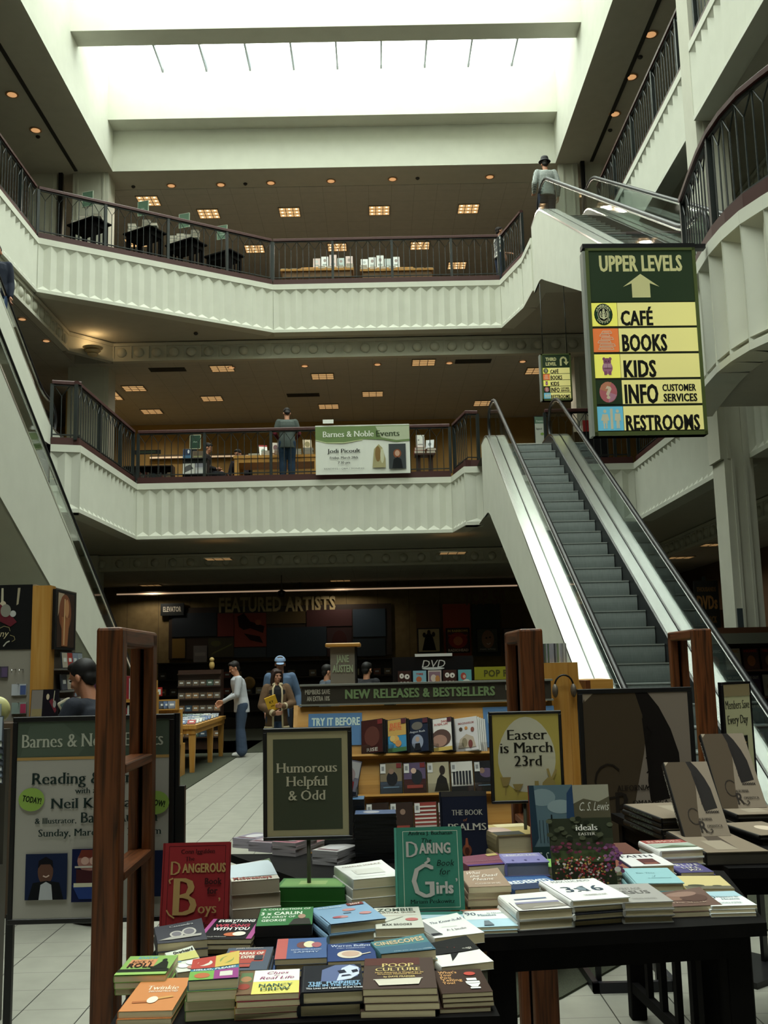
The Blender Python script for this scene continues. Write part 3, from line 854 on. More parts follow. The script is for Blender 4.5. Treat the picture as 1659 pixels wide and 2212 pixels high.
for (u, v), lb in [((362, 798), 'dark ceiling vent left of the front lights on the middle floor'), ((1022, 780), 'dark ceiling vent right of the front lights on the middle floor'), ((655, 853), 'faint ceiling vent above the man in grey')]:
    p = at_z(u, v, 9.1); tag(link('ceiling_vent', vm, None, (p.x, p.y, 9.098)), lb, 'vent', G)
# the lamps' own light: a downward spot inside each square fitting
def lamp(x, y, z, e, col=(1.0, 0.91, 0.76)):
    l = D.lights.new('fitting_lamp', 'SPOT'); l.energy = e; l.color = col; l.spot_size = math.radians(160); l.spot_blend = 0.6; l.shadow_soft_size = 0.12
    o = D.objects.new('fitting_lamp', l); COL.objects.link(o); o.location = (x, y, z)
for o in list(COL.objects):
    if o.name.startswith('ceiling_light'):
        x, y, z = o.location
        lamp(x, y, z - 0.05, 165 if z > 12 else (85 if z > 6 else 55))
# ------------------------------------------------------------------ big signs
YEL = '#e6df7c'
def directory(label, M, w, h, title, rows, arrow, backlit):
    # lit directory board: frame, header panel, rows
    t = thing('directory_sign', label, 'sign', (0, 0, 0), M=M)
    fr = mat('#4f5a2c', 0.5); d = 0.11
    mb = MB(); b = 0.032
    mb.box(0, w, 0, h, -d, -0.004, mat('#20281a', 0.5))
    for q in ((0, w, 0, b * 1.2), (0, w, h - b * 0.8, h), (0, b, 0, h), (w - b, w, 0, h)): mb.box(q[0], q[1], q[2], q[3], -d, 0.012, fr)
    mb.build('sign_frame', t)
    mb = MB(); mb.box(-0.025, 0.0, 0.0, h * 0.985, -d, 0.006, mat('#8b8f88', 0.4)); mb.build('edge_strip', t)
    iw, ih = w - 2 * b, h - 2 * b
    I = Matrix.Translation((b, b * 1.2, 0.0)); ih = h - 2 * b
    hd = 0.287
    dark = mat('#1f2f1b', 0.4, emit=0.3)
    mb = MB(); mb.box(0, iw, ih * (1 - hd), ih, -0.004, 0.002, dark, I)
    prints(mb, title, iw, ih, I, 0.003, 0.0006); mb.build('header_panel', t)
    n = len(rows)
    for i, (items, icon) in enumerate(rows):
        y1 = 1 - hd - (1 - hd) * i / n - 0.006; y0 = 1 - hd - (1 - hd) * (i + 1) / n + 0.007
        M2 = Matrix.Translation((b, b * 1.2 + y0 * ih, 0.0)); rh = (y1 - y0) * ih
        mb = MB(); mb.box(0, iw * 0.245, 0, rh, -0.004, 0.002, icon[0], M2)
        prints(mb, icon[1], iw * 0.245, rh, M2, 0.003, 0.0006); mb.build('icon_panel', t)
        mb = MB(); mb.box(iw * 0.25, iw, 0, rh, -0.004, 0.002, backlit, M2)
        prints(mb, items, iw, rh, M2, 0.003, 0.0006); mb.build('text_panel', t)
    return t
INK = '#1c1c16'
lit = mat((0.74, 0.68, 0.25), 0.5, emit=0.34)
lit2 = mat((0.80, 0.76, 0.13), 0.5, emit=0.36)
oran = mat((0.80, 0.20, 0.05), 0.5, emit=0.25); blu = mat((0.13, 0.45, 0.62), 0.5, emit=0.3); drk = mat('#1f2f1b', 0.4, emit=0.3)
def arrow_up(c): return ('p', [(.40, .735), (.585, .735), (.585, .815), (.66, .815), (.49, .905), (.325, .815), (.40, .815)], c)
def ring(n=24, r0=.36, r1=.43, cx=.5, cy=.5):
    return [('e', cx, cy, r1, r1 * 1.0, INK)]
def starlogo():
    g = []
    g.append(('e', .46, .5, .36, .47, '#14150f')); g.append(('e', .46, .5, .335, .44, '#1d4a2c')); g.append(('e', .46, .5, .225, .30, '#e9e6b0')); g.append(('e', .46, .5, .205, .275, '#10110d'))
    # ring lettering
    for s, a0, a1 in (('STARBUCKS', 150, 30), ('COFFEE', 222, 318)):
        for i, ch in enumerate(s):
            a = math.radians(a0 + (a1 - a0) * i / (len(s) - 1)); up = a0 < 200
            g.append(('t', ch, .46 + .28 * math.cos(a) * (1), .5 + .365 * math.sin(a) - .045, .10, '#e9e6b0', 'bold', None, 'c'))
    # crowned figure with two tails, blocky
    wv = '#e9e6b0'
    g += [('e', .46, .60, .055, .075, wv), ('p', [(.40, .67), (.46, .74), (.52, .67)], wv), ('p', [(.42, .52), (.50, .52), (.52, .30), (.46, .26), (.40, .30)], wv)]
    for sg in (-1, 1):
        g.append(('l', [(.46 + sg * .05, .33), (.46 + sg * .13, .36), (.46 + sg * .15, .50), (.46 + sg * .11, .62)], .045, wv))
        for k in range(3): g.append(('l', [(.46 + sg * .06, .56 - k * .05), (.46 + sg * .09, .50 - k * .05)], .02, wv))
    g += [('e', .445, .61, .010, .012, INK), ('e', .475, .61, .010, .012, INK)]
    return g
def booksicon():
    g = []
    c = '#f2d9b8'
    for i, (x0, x1, y) in enumerate([(.2, .8, .1), (.24, .86, .24), (.18, .7, .38), (.3, .8, .52), (.26, .66, .66), (.34, .74, .78)]):
        g += [('l', [(x0, y), (x1, y), (x1 - .05, y + .10), (x0 + .05, y + .10), (x0, y)], .025, c), ('l', [(x0 + .08, y + .05), (x1 - .1, y + .05)], .015, c)]
    return g
def bearicon():
    p, q = '#c77aa0', '#a85a86'
    return [('e', .5, .42, .20, .26, p), ('e', .5, .68, .15, .16, q), ('e', .38, .80, .06, .07, q), ('e', .62, .80, .06, .07, q), ('r', .36, .12, .47, .28, q), ('r', .53, .12, .64, .28, q),
            ('r', .34, .42, .66, .60, '#d69ab8'), ('l', [(.5, .42), (.5, .60)], .015, q), ('e', .45, .70, .02, .02, INK), ('e', .55, .70, .02, .02, INK)]
def qicon():
    return [('e', .48, .5, .34, .44, '#d86a78'), ('p', [(.48, .5), (.16, .62), (.22, .8), (.40, .93), (.62, .92)], '#e08a62'), ('p', [(.48, .5), (.8, .38), (.7, .18), (.48, .06)], '#d48aa8'), ('t', '?', .49, .24, .50, '#f1d8b8', 'heavy', .24)]
def wcicon():
    c = '#e8e2c0'
    return [('e', .30, .80, .06, .075, c), ('p', [(.20, .68), (.40, .68), (.46, .42), (.38, .40), (.40, .30), (.20, .30), (.22, .40), (.14, .42)], c), ('r', .23, .08, .28, .32, c), ('r', .32, .08, .37, .32, c),
            ('r', .50, .06, .60, .90, c), ('e', .78, .80, .06, .075, c), ('p', [(.68, .70), (.88, .70), (.90, .40), (.84, .40), (.84, .08), (.79, .08), (.78, .35), (.77, .08), (.72, .08), (.72, .40), (.66, .40)], c)]
def dirrows(short=False):
    R = []
    for txt, wd in (('CAFÉ', .31), ('BOOKS', .43), ('KIDS', .31)):
        R.append([('t', txt, .275, .03, .70 if txt != 'CAFÉ' else .62, INK, 'cond', wd, 'l')])
    R.append([('t', 'INFO', .27, .03, .78, INK, 'cond', .32, 'l'), ('t', 'CUSTOMER', .63, .52, .28, INK, 'cond', .32, 'l'), ('t', 'SERVICES', .635, .08, .32, INK, 'cond', .32, 'l')])
    R.append([('t', 'RESTROOMS', .265, .0, .62, INK, 'cond', .70, 'l')])
    ic = [(lit2, starlogo()), (oran, booksicon()), (lit2, bearicon()), (drk, qicon()), (blu, wcicon())]
    return list(zip(R, ic))
Yd = 9.35
a, b_, c_ = at_y(1272, 537, Yd), at_y(1512, 541, Yd), at_y(1285, 942, Yd)
Msign = frame_m(c_, (1, 0.03, 0), Vector((1, 0.03, 0)).cross(Vector((0, 0, 1))))
wS = (b_ - a).length; hS = (a - c_).length
big = directory('large hanging green and yellow directory board reading UPPER LEVELS beside the curved gallery', Msign, wS, hS,
          [('t', 'UPPER LEVELS', .5, .885, .088, '#e8e094', 'cond', .80), ('p', [(.40, .735), (.575, .735), (.575, .815), (.665, .795), (.49, .868), (.315, .795), (.40, .815)], '#e8e094')], dirrows(), True, lit)
mb = MB(); mb.box(-0.02, wS, hS + 0.005, hS + 0.05, -0.10, 0.0, BLACKM); mb.box(wS - 0.05, wS + 0.12, hS + 0.005, hS + 0.05, -0.10, -0.02, BLACKM); mb.build('mounting_bar', big)
Ys = 19.5
a, b_, c_ = at_y(1169, 765, Ys), at_y(1234, 763, Ys), at_y(1172, 866, Ys)
Ms = frame_m(c_, (1, 0, 0), (0, -1, 0)); w2, h2 = b_.x - a.x, a.z - c_.z
sm = directory('small hanging directory board reading THIRD LEVEL above the long escalator', Ms, w2, h2,
          [('t', 'THIRD', .12, .87, .075, '#e8e094', 'cond', .40, 'l'), ('t', 'LEVEL', .12, .76, .075, '#e8e094', 'cond', .40, 'l'), ('l', [(.68, .75), (.68, .90), (.74, .94), (.82, .94), (.88, .90), (.88, .83)], .07, '#e8e094'), ('p', [(.78, .84), (.98, .84), (.88, .76)], '#e8e094')], dirrows(), True, lit)
mb = MB()
for x in (0.06, w2 - 0.06): mb.tube([(x, h2, -0.05), (x, B3 - c_.z + 0.6 if False else 9.16 - c_.z, -0.05)], 0.008, IRON, 6)
mb.build('hanger_rods', sm)

# events banner hung on the middle gallery railing
Yb = 21.48
a, b_, c_ = at_y(681, 921, Yb), at_y(884, 921, Yb), at_y(683, 1026, Yb)
wb, hb = b_.x - a.x, a.z - c_.z
Mb = frame_m((a.x, Yb, c_.z), (1, 0, 0), (0, -1, 0))
ban = thing('banner', 'white and green author event banner hung on the middle gallery railing', 'banner', M=Mb)
mb = MB(); n = 16
vs = []
for i in range(n + 1):
    x = wb * i / n
    for j in (0, 1): vs.append((x, hb * j + (0.012 * math.sin(i * 1.3) if j else 0), 0.006 * math.sin(i * 0.9 + j)))
mb.add(vs, [(2 * i, 2 * i + 2, 2 * i + 3, 2 * i + 1) for i in range(n)], mat('#d9dbd2', 0.7)); mb.build('cloth', ban)
GRN = '#6f8a4a'
pr = [('p', [(.0, .72), (.12, .66), (.3, .655), (.5, .71), (.7, .70), (.86, .64), (1, .66), (1, .985), (0, .985)], GRN), ('p', [(.0, .70), (.12, .64), (.3, .635), (.5, .69), (.5, .71), (.3, .655), (.12, .66), (0, .72)], '#b9c389'),
      ('p', [(.64, .97), (1, .97), (1, .70), (.86, .68), (.70, .74)], '#b4bf9a'),
      ('t', 'Barnes & Noble', .08, .765, .125, '#ecefe2', 'serif', .54, 'l'), ('t', 'Events', .645, .765, .125, '#3b4a2c', 'serif', .25, 'l'),
      ('t', 'Jodi Picoult', .30, .44, .085, '#23251f', 'serif', .35), ('t', 'Friday, March 28th', .30, .315, .05, '#3b3d36', 'serif', .30), ('t', '7:30 pm', .30, .215, .05, '#3b3d36', 'serif', .13),
      ('t', 'READING / Q&A / SIGNING', .30, .10, .03, '#6b6d66', 'sans', .42),
      ('p', [(.60, .12), (.74, .12), (.74, .30), (.71, .52), (.67, .60), (.62, .50)], '#a9a06a'), ('e', .66, .40, .03, .16, '#8c6a2e'), ('e', .705, .36, .02, .15, '#c9c7a0'),
      ('r', .775, .09, .955, .60, '#3f4446'), ('e', .865, .40, .042, .09, '#8f4a22'), ('e', .865, .405, .026, .06, '#c99a7c'), ('p', [(.81, .10), (.92, .10), (.905, .28), (.865, .33), (.825, .28)], '#1a1c1e')]
mb = MB(); prints(mb, pr, wb, hb, Matrix.Translation((0, 0, 0.010)), 0.0, 0.0012); mb.build('banner_print', ban)
mb = MB(); mb.box(0, wb, hb - 0.012, hb + 0.012, -0.012, 0.004, mat('#cfd1c8')); mb.build('hem_rod', ban)
mb = MB(); Mc = frame_m((at_y(697, 915, 21.4).x, 21.45, at_y(697, 915, 21.45).z), (1, 0, 0), (0, -1, 0))
card = MB(); card.box(0, .23, 0, .085, -.01, .004, mat('#e6e8e0', 0.6)); o = card.build('paper_card'); o.matrix_world = Mc; tag(o, 'small white card standing on the railing above the events banner', 'card')

# framed poster signs on stands
def framed(label, M, w, h, items, base_col, fr_col='#141214', fw=0.02, name='poster_sign', cat='sign', fd=0.022, mat_border=None):
    t = thing(name, label, cat, M=M)
    mb = MB(); fc = mat(fr_col, 0.35)
    mb.box(0, w, 0, h, -fd, -0.004, fc)
    for q in ((0, w, 0, fw), (0, w, h - fw, h), (0, fw, fw, h - fw), (w - fw, w, fw, h - fw)): mb.bbox(q[0], q[1], q[2], q[3], -fd, 0.004, fc, 0.002, 1)
    mb.build('sign_frame', t)
    I = Matrix.Translation((fw, fw, 0)); iw, ih = w - 2 * fw, h - 2 * fw
    mb = MB(); mb.box(0, iw, 0, ih, -0.004, 0.0, mat(base_col, 0.5), I); prints(mb, items, iw, ih, I); mb.build('poster', t)
    return t
def place3(tl, tr, bl, y, skew=0.0):
    a, b, c = at_y(*tl, y), at_y(*tr, y + skew), at_y(*bl, y)
    x = (b - a); x.z = 0
    return frame_m(c, x, x.cross(Vector((0, 0, 1)))), (b - a).length, (a.z - c.z)
# left: floor-standing event sign
M, w_, h_ = place3((10, 1550), (358, 1545), (15, 1998), 3.78)
items = [('r', 0, .815, 1, 1, '#4c5a4a'), ('p', [(.02, .82), (.08, .98), (.3, .99), (.46, .88), (.40, .82)], '#546252'), ('r', 0, .80, 1, .815, '#b98d3a'),
         ('t', 'Barnes & Noble Events', .03, .865, .072, '#b9bba8', 'serif', .93, 'l'),
         ('t', 'Reading & Signing', .50, .675, .062, '#20332f', 'serif', .80), ('t', 'with author', .52, .625, .03, '#20332f', 'serif', .27), ('t', 'Neil Klayman', .52, .55, .054, '#20332f', 'serif', .58),
         ('t', '& Illustrator,', .13, .475, .030, '#20332f', 'serif', .27, 'l'), ('t', 'Barry Auman', .43, .475, .056, '#20332f', 'serif', .50, 'l'), ('t', 'Sunday, March 16th 2:00 am', .155, .41, .038, '#20332f', 'serif', .80, 'l'),
         ('e', .105, .60, .085, .06, '#8db423'), ('t', 'TODAY!', .105, .585, .03, '#1d2a10', 'cond', .125, 'c', -0.18), ('e', .92, .57, .085, .06, '#8db423'), ('t', 'WOW!', .92, .555, .03, '#1d2a10', 'cond', .11, 'c', -0.18),
         ('r', .08, .095, .35, .325, '#17254a'), ('e', .21, .235, .05, .065, '#6a4434'), ('p', [(.16, .25), (.165, .29), (.21, .31), (.255, .29), (.26, .25), (.24, .272), (.18, .272)], '#15131a'), ('p', [(.10, .095), (.33, .095), (.30, .18), (.22, .19), (.13, .18)], '#101218'), ('p', [(.17, .095), (.26, .095), (.25, .17), (.215, .185), (.18, .17)], '#b9bdc4'),
         ('l', [(.195, .215), (.215, .208), (.235, .217)], .008, '#d8b8a8'),
         ('r', .38, .08, .70, .345, '#131c4c'), ('e', .49, .285, .075, .055, '#b4756a'), ('p', [(.42, .30), (.44, .34), (.54, .34), (.56, .30)], '#7a2c1c'), ('e', .465, .285, .026, .02, '#d8a898'), ('e', .52, .285, .026, .02, '#d8a898'), ('l', [(.40, .255), (.58, .255)], .012, '#c9c4b8'),
         ('p', [(.41, .17), (.60, .17), (.60, .245), (.50, .235), (.41, .245)], '#4a1c22'), ('p', [(.385, .165), (.63, .165), (.58, .095), (.43, .095)], '#22408c'), ('r', .395, .155, .62, .175, '#d8d4b4'),
         ('t', 'BO', .59, .315, .028, '#4aa83a', 'heavy', None, 'l'), ('t', 'AT', .62, .275, .026, '#4aa83a', 'heavy', None, 'l'), ('t', 'THE', .60, .235, .026, '#4aa83a', 'heavy', None, 'l'), ('r', .63, .08, .70, .19, '#a98a3a'), ('r', .80, .10, .97, .33, '#17254a')]
ev = framed('large event poster reading Reading & Signing in black stand, behind the left oak frame', M, w_, h_, items, '#a8a49c', fw=0.018)
mb = MB()
for x in (-0.012, w_ - 0.012): mb.box(x, x + 0.026, -M.translation.z, h_ + 0.0 if x > 0.1 else 0.03, -0.04, -0.02, BLACKM)
mb.build('stand', ev)
mb = MB(); mb.box(w_ + 0.014, w_ + 0.034, 0.16, 0.46, -0.05, -0.02, BLACKM); mb.build('side_bracket', ev)
# Humorous sign on a post
M, w_, h_ = place3((565, 1574), (756, 1571), (569, 1817), 3.2)
hum = framed('olive green framed card reading Humorous Helpful & Odd on a thin post above the books', M, w_, h_,
       [('r', .075, .06, .925, .93, '#464b36'), ('t', 'Humorous', .49, .605, .098, '#c9bfa0', 'serif', .75), ('t', 'Helpful', .49, .475, .098, '#c9bfa0', 'serif', .51), ('t', '& Odd', .49, .34, .098, '#c9bfa0', 'serif', .46)], '#a59a78', fw=0.012)
mb = MB(); mb.tube([(w_ / 2, 0.01, -0.012), (w_ / 2, 0.905 - M.translation.z, -0.012)], 0.006, mat('#4a4a3c', 0.4)); mb.box(w_ / 2 - .06, w_ / 2 + .06, 0.9 - M.translation.z, 0.906 - M.translation.z, -.06, .04, BLACKM); mb.build('post', hum)
# Easter sign
M, w_, h_ = place3((1058, 1538), (1214, 1535), (1063, 1737), 3.80)
egg = [(.5 + .43 * math.cos(a) * (1 - 0.12 * math.sin(a)), .53 + .44 * math.sin(a)) for a in [2 * PI * i / 28 for i in range(28)]]
eas = framed('cream and gold framed card reading Easter is March 23rd on a post', M, w_, h_,
       [('p', egg, '#cfc8ac'), ('t', 'Easter', .52, .70, .125, '#26231a', 'serif', .60), ('t', 'is March', .50, .55, .125, '#26231a', 'serif', .80), ('t', '23rd', .52, .395, .125, '#26231a', 'serif', .42)]
       + [it for (x, s) in ((.16, 1), (.34, .7)) for it in (('l', [(x, .06), (x + .01, .2 * s)], .01, '#a58a3c'), ('p', [(x - .07, .27 * s), (x + .09, .27 * s), (x + .04, .17 * s), (x - .03, .17 * s)], '#a58a3c'))]
       + [('p', [(.70, .10), (.92, .10), (.90, .22), (.80, .26), (.72, .20)], '#b39846'), ('l', [(.84, .24), (.80, .36)], .035, '#b39846'), ('l', [(.86, .24), (.93, .35)], .035, '#b39846'), ('r', .60, .10, .66, .22, '#b39846')], '#b5a24f', fw=0.011)
mb = MB(); mb.tube([(w_ * .45, 0.01, -0.012), (w_ * .45, 0.905 - M.translation.z, -0.012)], 0.006, mat('#4a4a3c', 0.4)); mb.box(w_ * .45 - .05, w_ * .45 + .05, 0.9 - M.translation.z, 0.906 - M.translation.z, -.05, .03, BLACKM); mb.build('post', eas)
# California poster
def arch_cover(dx=0.0, dy=0.0, rh=.15):
    g = [('p', [(0, 0), (.36, 0), (.385, .12), (.42, .24), (.48, .42), (.555, .62), (.58, .72), (.56, .86), (.50, 1), (0.03, 1), (0, .94)], '#4e3e2a'), ('p', [(.02, .95), (.10, 1), (0, 1)], '#a39078'),
         ('p', [(.50, 1), (.62, 1), (.72, .91), (.82, .77), (.885, .62), (.90, .36), (.60, .32), (.575, .60), (.56, .86)], '#1c1512')]
    scr = [(.56, .84), (.575, .70), (.60, .55), (.585, .45), (.60, .33)]
    g.append(('l', scr, .014, '#1c1512'))
    for k in range(5):
        y = .36 + k * .09; g.append(('l', [(.60, y), (.64, y + .03), (.60, y + .07), (.57, y + .05)], .012, '#1c1512'))
    g += [('l', [(.60 + .05 * k, .32 - .03 * (k % 2)) for k in range(7)], .012, '#1c1512'), ('l', [(.60 + .05 * k, .29 + .03 * (k % 2)) for k in range(7)], .012, '#1c1512')]
    C_ = [(dx + .33 + .13 * math.cos(a), dy + .255 + .105 * math.sin(a)) for a in [math.radians(40 + 28 * i) for i in range(10)]]
    g.append(('l', C_, .018, '#2a211a'))
    g += [('t', 'ALIFORNIA', dx + .40, dy + .195, .035, '#2a211a', 'serif', .30, 'l'), ('t', 'R', dx + .37, dy + .195 - rh, rh, '#2a211a', 'serif', .17, 'l'), ('l', [(dx + .50, dy + .06), (dx + .58, dy + .03), (dx + .64, dy + .06), (dx + .62, dy + .085), (dx + .59, dy + .075)], .018, '#2a211a'), ('t', 'OMANTICA', dx + .54, dy + .105, .032, '#2a211a', 'serif', .34, 'l')]
    return g
def at_yk(tl, tr, bl, y, sk=0): return place3(tl, tr, bl, y, sk)
M, w_, h_ = place3((1254, 1489), (1500, 1481), (1266, 1862), 5.35)
cal = framed('large brown poster of a shadowed archway in a black floor stand, right of centre', M, w_, h_, arch_cover(-.12, .20, .18), '#8d7f74', fw=0.024)
mb = MB(); z0 = -M.translation.z
for x in (0.03, 0.33): mb.box(x - .0, x + .025, z0, 0.02, -.06, -.03, BLACKM)
for q in ((0.0, .42, -.10, -.07), (0.0, .42, -.60, -.57), (0.0, .03, -.60, -.07), (.39, .42, -.60, -.07)): mb.box(q[0], q[1], z0, z0 + .05, q[2] + .1, q[3] + .1, mat('#1b1b22', 0.4))
mb.build('stand', cal)
# Members Save sign
M, w_, h_ = place3((1567, 1474), (1629, 1477), (1577, 1745), 5.5, 0.16)
mem = framed('tall narrow cream sign reading Members Save Every Day, angled at far right', M, w_, h_, [('t', 'Members Save', .5, .79, .075, '#2a2a22', 'serif', .92), ('t', 'Every Day', .48, .665, .075, '#2a2a22', 'serif', .78), ('r', .28, .36, .80, .56, '#20221c'), ('t', 'Member', .54, .48, .04, '#c9a03a', 'bold', .42), ('t', 'Card', .54, .42, .04, '#d8d8c8', 'bold', .25), ('r', 0, .90, 1, 1, '#a58f62')], '#cfcba4', fw=0.013)
mb = MB(); mb.box(w_ - .012, w_ + .03, -M.translation.z, .03, -.05, -.03, BLACKM); mb.box(-.1, w_ + .1, -M.translation.z, -M.translation.z + .03, -.25, .15, BLACKM); mb.build('stand', mem)
# ------------------------------------------------------------------ tables and oak frames of the foreground
def slat_table(label, corners, ztop, apron=0.066, th=0.035, slats=5, legw=0.07, name='display_table', skip=()):
    # corners: front-left, front-right, back-right, back-left (plan); parts: tabletop, apron, four legs, slat panels
    c = [Vector((p[0], p[1], 0)) for p in corners]
    fl, fr, br, bl = c; cen = sum(c, Vector()) / 4
    t = thing(name, label, 'table', (cen.x, cen.y, 0))
    q = [p - cen for p in c]
    mb = MB(); mb.prism([(p.x, p.y) for p in q], ztop - th, ztop, BLACKW); mb.build('tabletop', t)
    ins = [p - p.normalized() * 0.07 for p in q]
    mb = MB()
    for a, b in zip(ins, ins[1:] + ins[:1]):
        d = (b - a).normalized(); n = Vector((-d.y, d.x, 0)) * 0.012
        mb.prism([((a + n).x, (a + n).y), ((b + n).x, (b + n).y), ((b - n).x, (b - n).y), ((a - n).x, (a - n).y)], ztop - th - apron, ztop - th, BLACKW)
    mb.build('apron', t)
    for p in ins:
        d = -p.normalized() * legw * 0.5
        mb = MB(); a = p + d; mb.bbox(a.x - legw / 2, a.x + legw / 2, a.y - legw / 2, a.y + legw / 2, 0, ztop - th - 0.001, BLACKW, 0.004, 1); mb.build('leg', t)
    for a, b in ((ins[1], ins[2]), (ins[3], ins[0])):
        for k in range(slats):
            p = a.lerp(b, (k + 1.5) / (slats + 2)); mb = MB(); mb.box(p.x - .012, p.x + .012, p.y - .025, p.y + .025, 0.16, ztop - th - apron + 0.002, BLACKW); mb.build('slat', t)
        mb = MB(); n = Vector((0.015, 0.0, 0)); mb.prism([((a - n).x, (a - n).y), ((a + n).x, (a + n).y), ((b + n).x, (b + n).y), ((b - n).x, (b - n).y)], 0.12, 0.165, BLACKW); mb.build('stretcher', t)
    return t
ZT = 0.90
tn = [at_z(240, 2212, ZT), at_z(1088, 2190, ZT), at_z(1002, 1962, ZT), at_z(352, 1985, ZT)]
slat_table('black wooden display table in the foreground centre holding the humour and gift books', [tn[0] + Vector((-.0, -.03, 0)), Vector((0.235, 2.24, 0)), Vector((0.19, 3.34, 0)), Vector((-0.63, 3.34, 0))], ZT)
slat_table('black wooden display table at right holding the white and blue religious books', [Vector((.245, 2.85, 0)), at_z(1656, 1993, ZT), Vector((1.17, 3.64, 0)), Vector((0.36, 3.99, 0))], ZT)
ZC2 = 0.90
slat_table('low black display table at far right under the archway art books', [Vector((1.20, 3.68, 0)), Vector((1.85, 3.66, 0)), Vector((1.95, 5.05, 0)), Vector((1.10, 5.05, 0))], ZC2)
ZD = 0.74
slat_table('dark display table behind the olive sign, stacked with bargain DVDs', [at_z(690, 1915, ZD), at_z(905, 1895, ZD), at_z(880, 1842, ZD), at_z(495, 1845, ZD)], ZD)
def oak_frame(label, near, far, h, pw, pd, shelves, z0=0.0):
    # two posts joined by a rail and shelves, running away from the viewer
    n = Vector((near[0], near[1], 0)); f = Vector((far[0], far[1], 0)); d = (f - n); L = d.length; u = d.normalized()
    t = thing('oak_frame', label, 'display frame', (n.x, n.y, 0), math.atan2(u.y, u.x) - PI / 2)
    mb = MB(); mb.bbox(-pw / 2, pw / 2, 0, pd, z0, h, OAK, 0.010, 2); mb.build('post', t)
    mb = MB(); mb.bbox(-pw / 2, -pw / 2 + pw * 0.42, L - pd, L, z0, h - 0.004, OAK, 0.008, 2); mb.build('post', t)
    mb = MB(); mb.bbox(pw / 2 - pw * 0.42, pw / 2, L - pd, L, z0, h - 0.004, OAK, 0.008, 2); mb.build('post', t)
    mb = MB(); mb.box(-pw * 0.10, pw * 0.10, L - pd * 0.6, L - pd * 0.3, z0, h - .06, BLACKW); mb.build('slot_strip', t)
    mb = MB(); mb.bbox(-pw / 2, pw / 2, pd * 0.5, L, h - 0.058, h, OAK_Y, 0.010, 2); mb.build('top_rail', t)
    for z in shelves:
        mb = MB(); mb.bbox(-pw * 0.45, pw * 0.5, pd, L - pd * .4, z - 0.03, z, OAK_Y, 0.004, 1); mb.build('shelf', t)
    return t
a, b = at_z(205, 1355, 1.76), at_z(270, 1355, 1.76)
oak_frame('tall reddish oak frame with two shelves at left, before the event poster', ((a.x + b.x) / 2, 3.17), (-0.835, 3.70), 1.76, b.x - a.x, 0.075, (1.34, 1.02))
oak_frame('reddish oak frame standing right of centre behind the cream Easter card', (0.625, 4.18), (0.615, 4.62), 1.76, 0.095, 0.075, (1.30, 0.98))
oak_frame('reddish oak frame at right in front of the escalator, behind the archway poster', (at_z(1517, 1358, 1.80).x, at_z(1517, 1358, 1.80).y), (at_z(1517, 1358, 1.80).x + .03, at_z(1517, 1358, 1.80).y + .66), 1.80, 0.108, 0.085, ())
mb = MB()

# ------------------------------------------------------------------ books
def book_meshes(w, d, th, cover, spine=None, hard=False, page=None, curl=0.0, back=None):
    # lies flat: spine at -x, front edge (foot) towards -y; returns cover mesh and page mesh
    c = MB(); p = MB(); ct = 0.0028 if hard else 0.0009; ov = 0.003 if hard else 0.0
    cm = mat(ink(cover), 0.62, spec=.15); sm_ = mat(ink(spine or cover), 0.5, spec=.25); bk = mat(ink(back or cover), 0.5, spec=.2)
    x0, x1, y0, y1 = -w / 2, w / 2, -d / 2, d / 2
    c.box(x0, x1, y0, y1, 0, ct, bk)
    if curl:
        n = 8; vs = []; 
        for i in range(n + 1):
            for j in range(n + 1):
                u, v = i / n, j / n
                z = th - ct + curl * max(0, (u * 0.6 + v * 0.7 - 0.45)) ** 2
                vs.append((x0 + w * u, y0 + d * v, z))
        fs = [(i * (n + 1) + j, (i + 1) * (n + 1) + j, (i + 1) * (n + 1) + j + 1, i * (n + 1) + j + 1) for i in range(n) for j in range(n)]
        m = len(vs); vs2 = vs + [(x, y, z + ct) for x, y, z in vs]
        c.add(vs2, [f[::-1] for f in fs] + [tuple(k + m for k in f) for f in fs], cm, True)
    else:
        c.box(x0, x1, y0, y1, th - ct, th, cm)
    # rounded spine
    k = 6; r = th / 2; bulge = 0.006 if hard else 0.0015
    arc = [(x0 - bulge * math.sin(PI * i / k), r - r * math.cos(PI * i / k)) for i in range(k + 1)]
    poly = arc + [(x0 + ct, th), (x0 + ct, 0)]
    vs = [(x, y0, z) for x, z in poly] + [(x, y1, z) for x, z in poly]; m = len(poly)
    c.add(vs, [tuple(range(m)), tuple(range(m, 2 * m))[::-1]] + [(i, m + i, m + (i + 1) % m, (i + 1) % m) for i in range(m)], sm_)
    p.box(x0 + ct, x1 - ov - .0005, y0 + ov + .0005, y1 - ov - .0005, ct, th - ct, page or PAGES)
    return c.mesh('cover'), p.mesh('pages')
_bc = {}
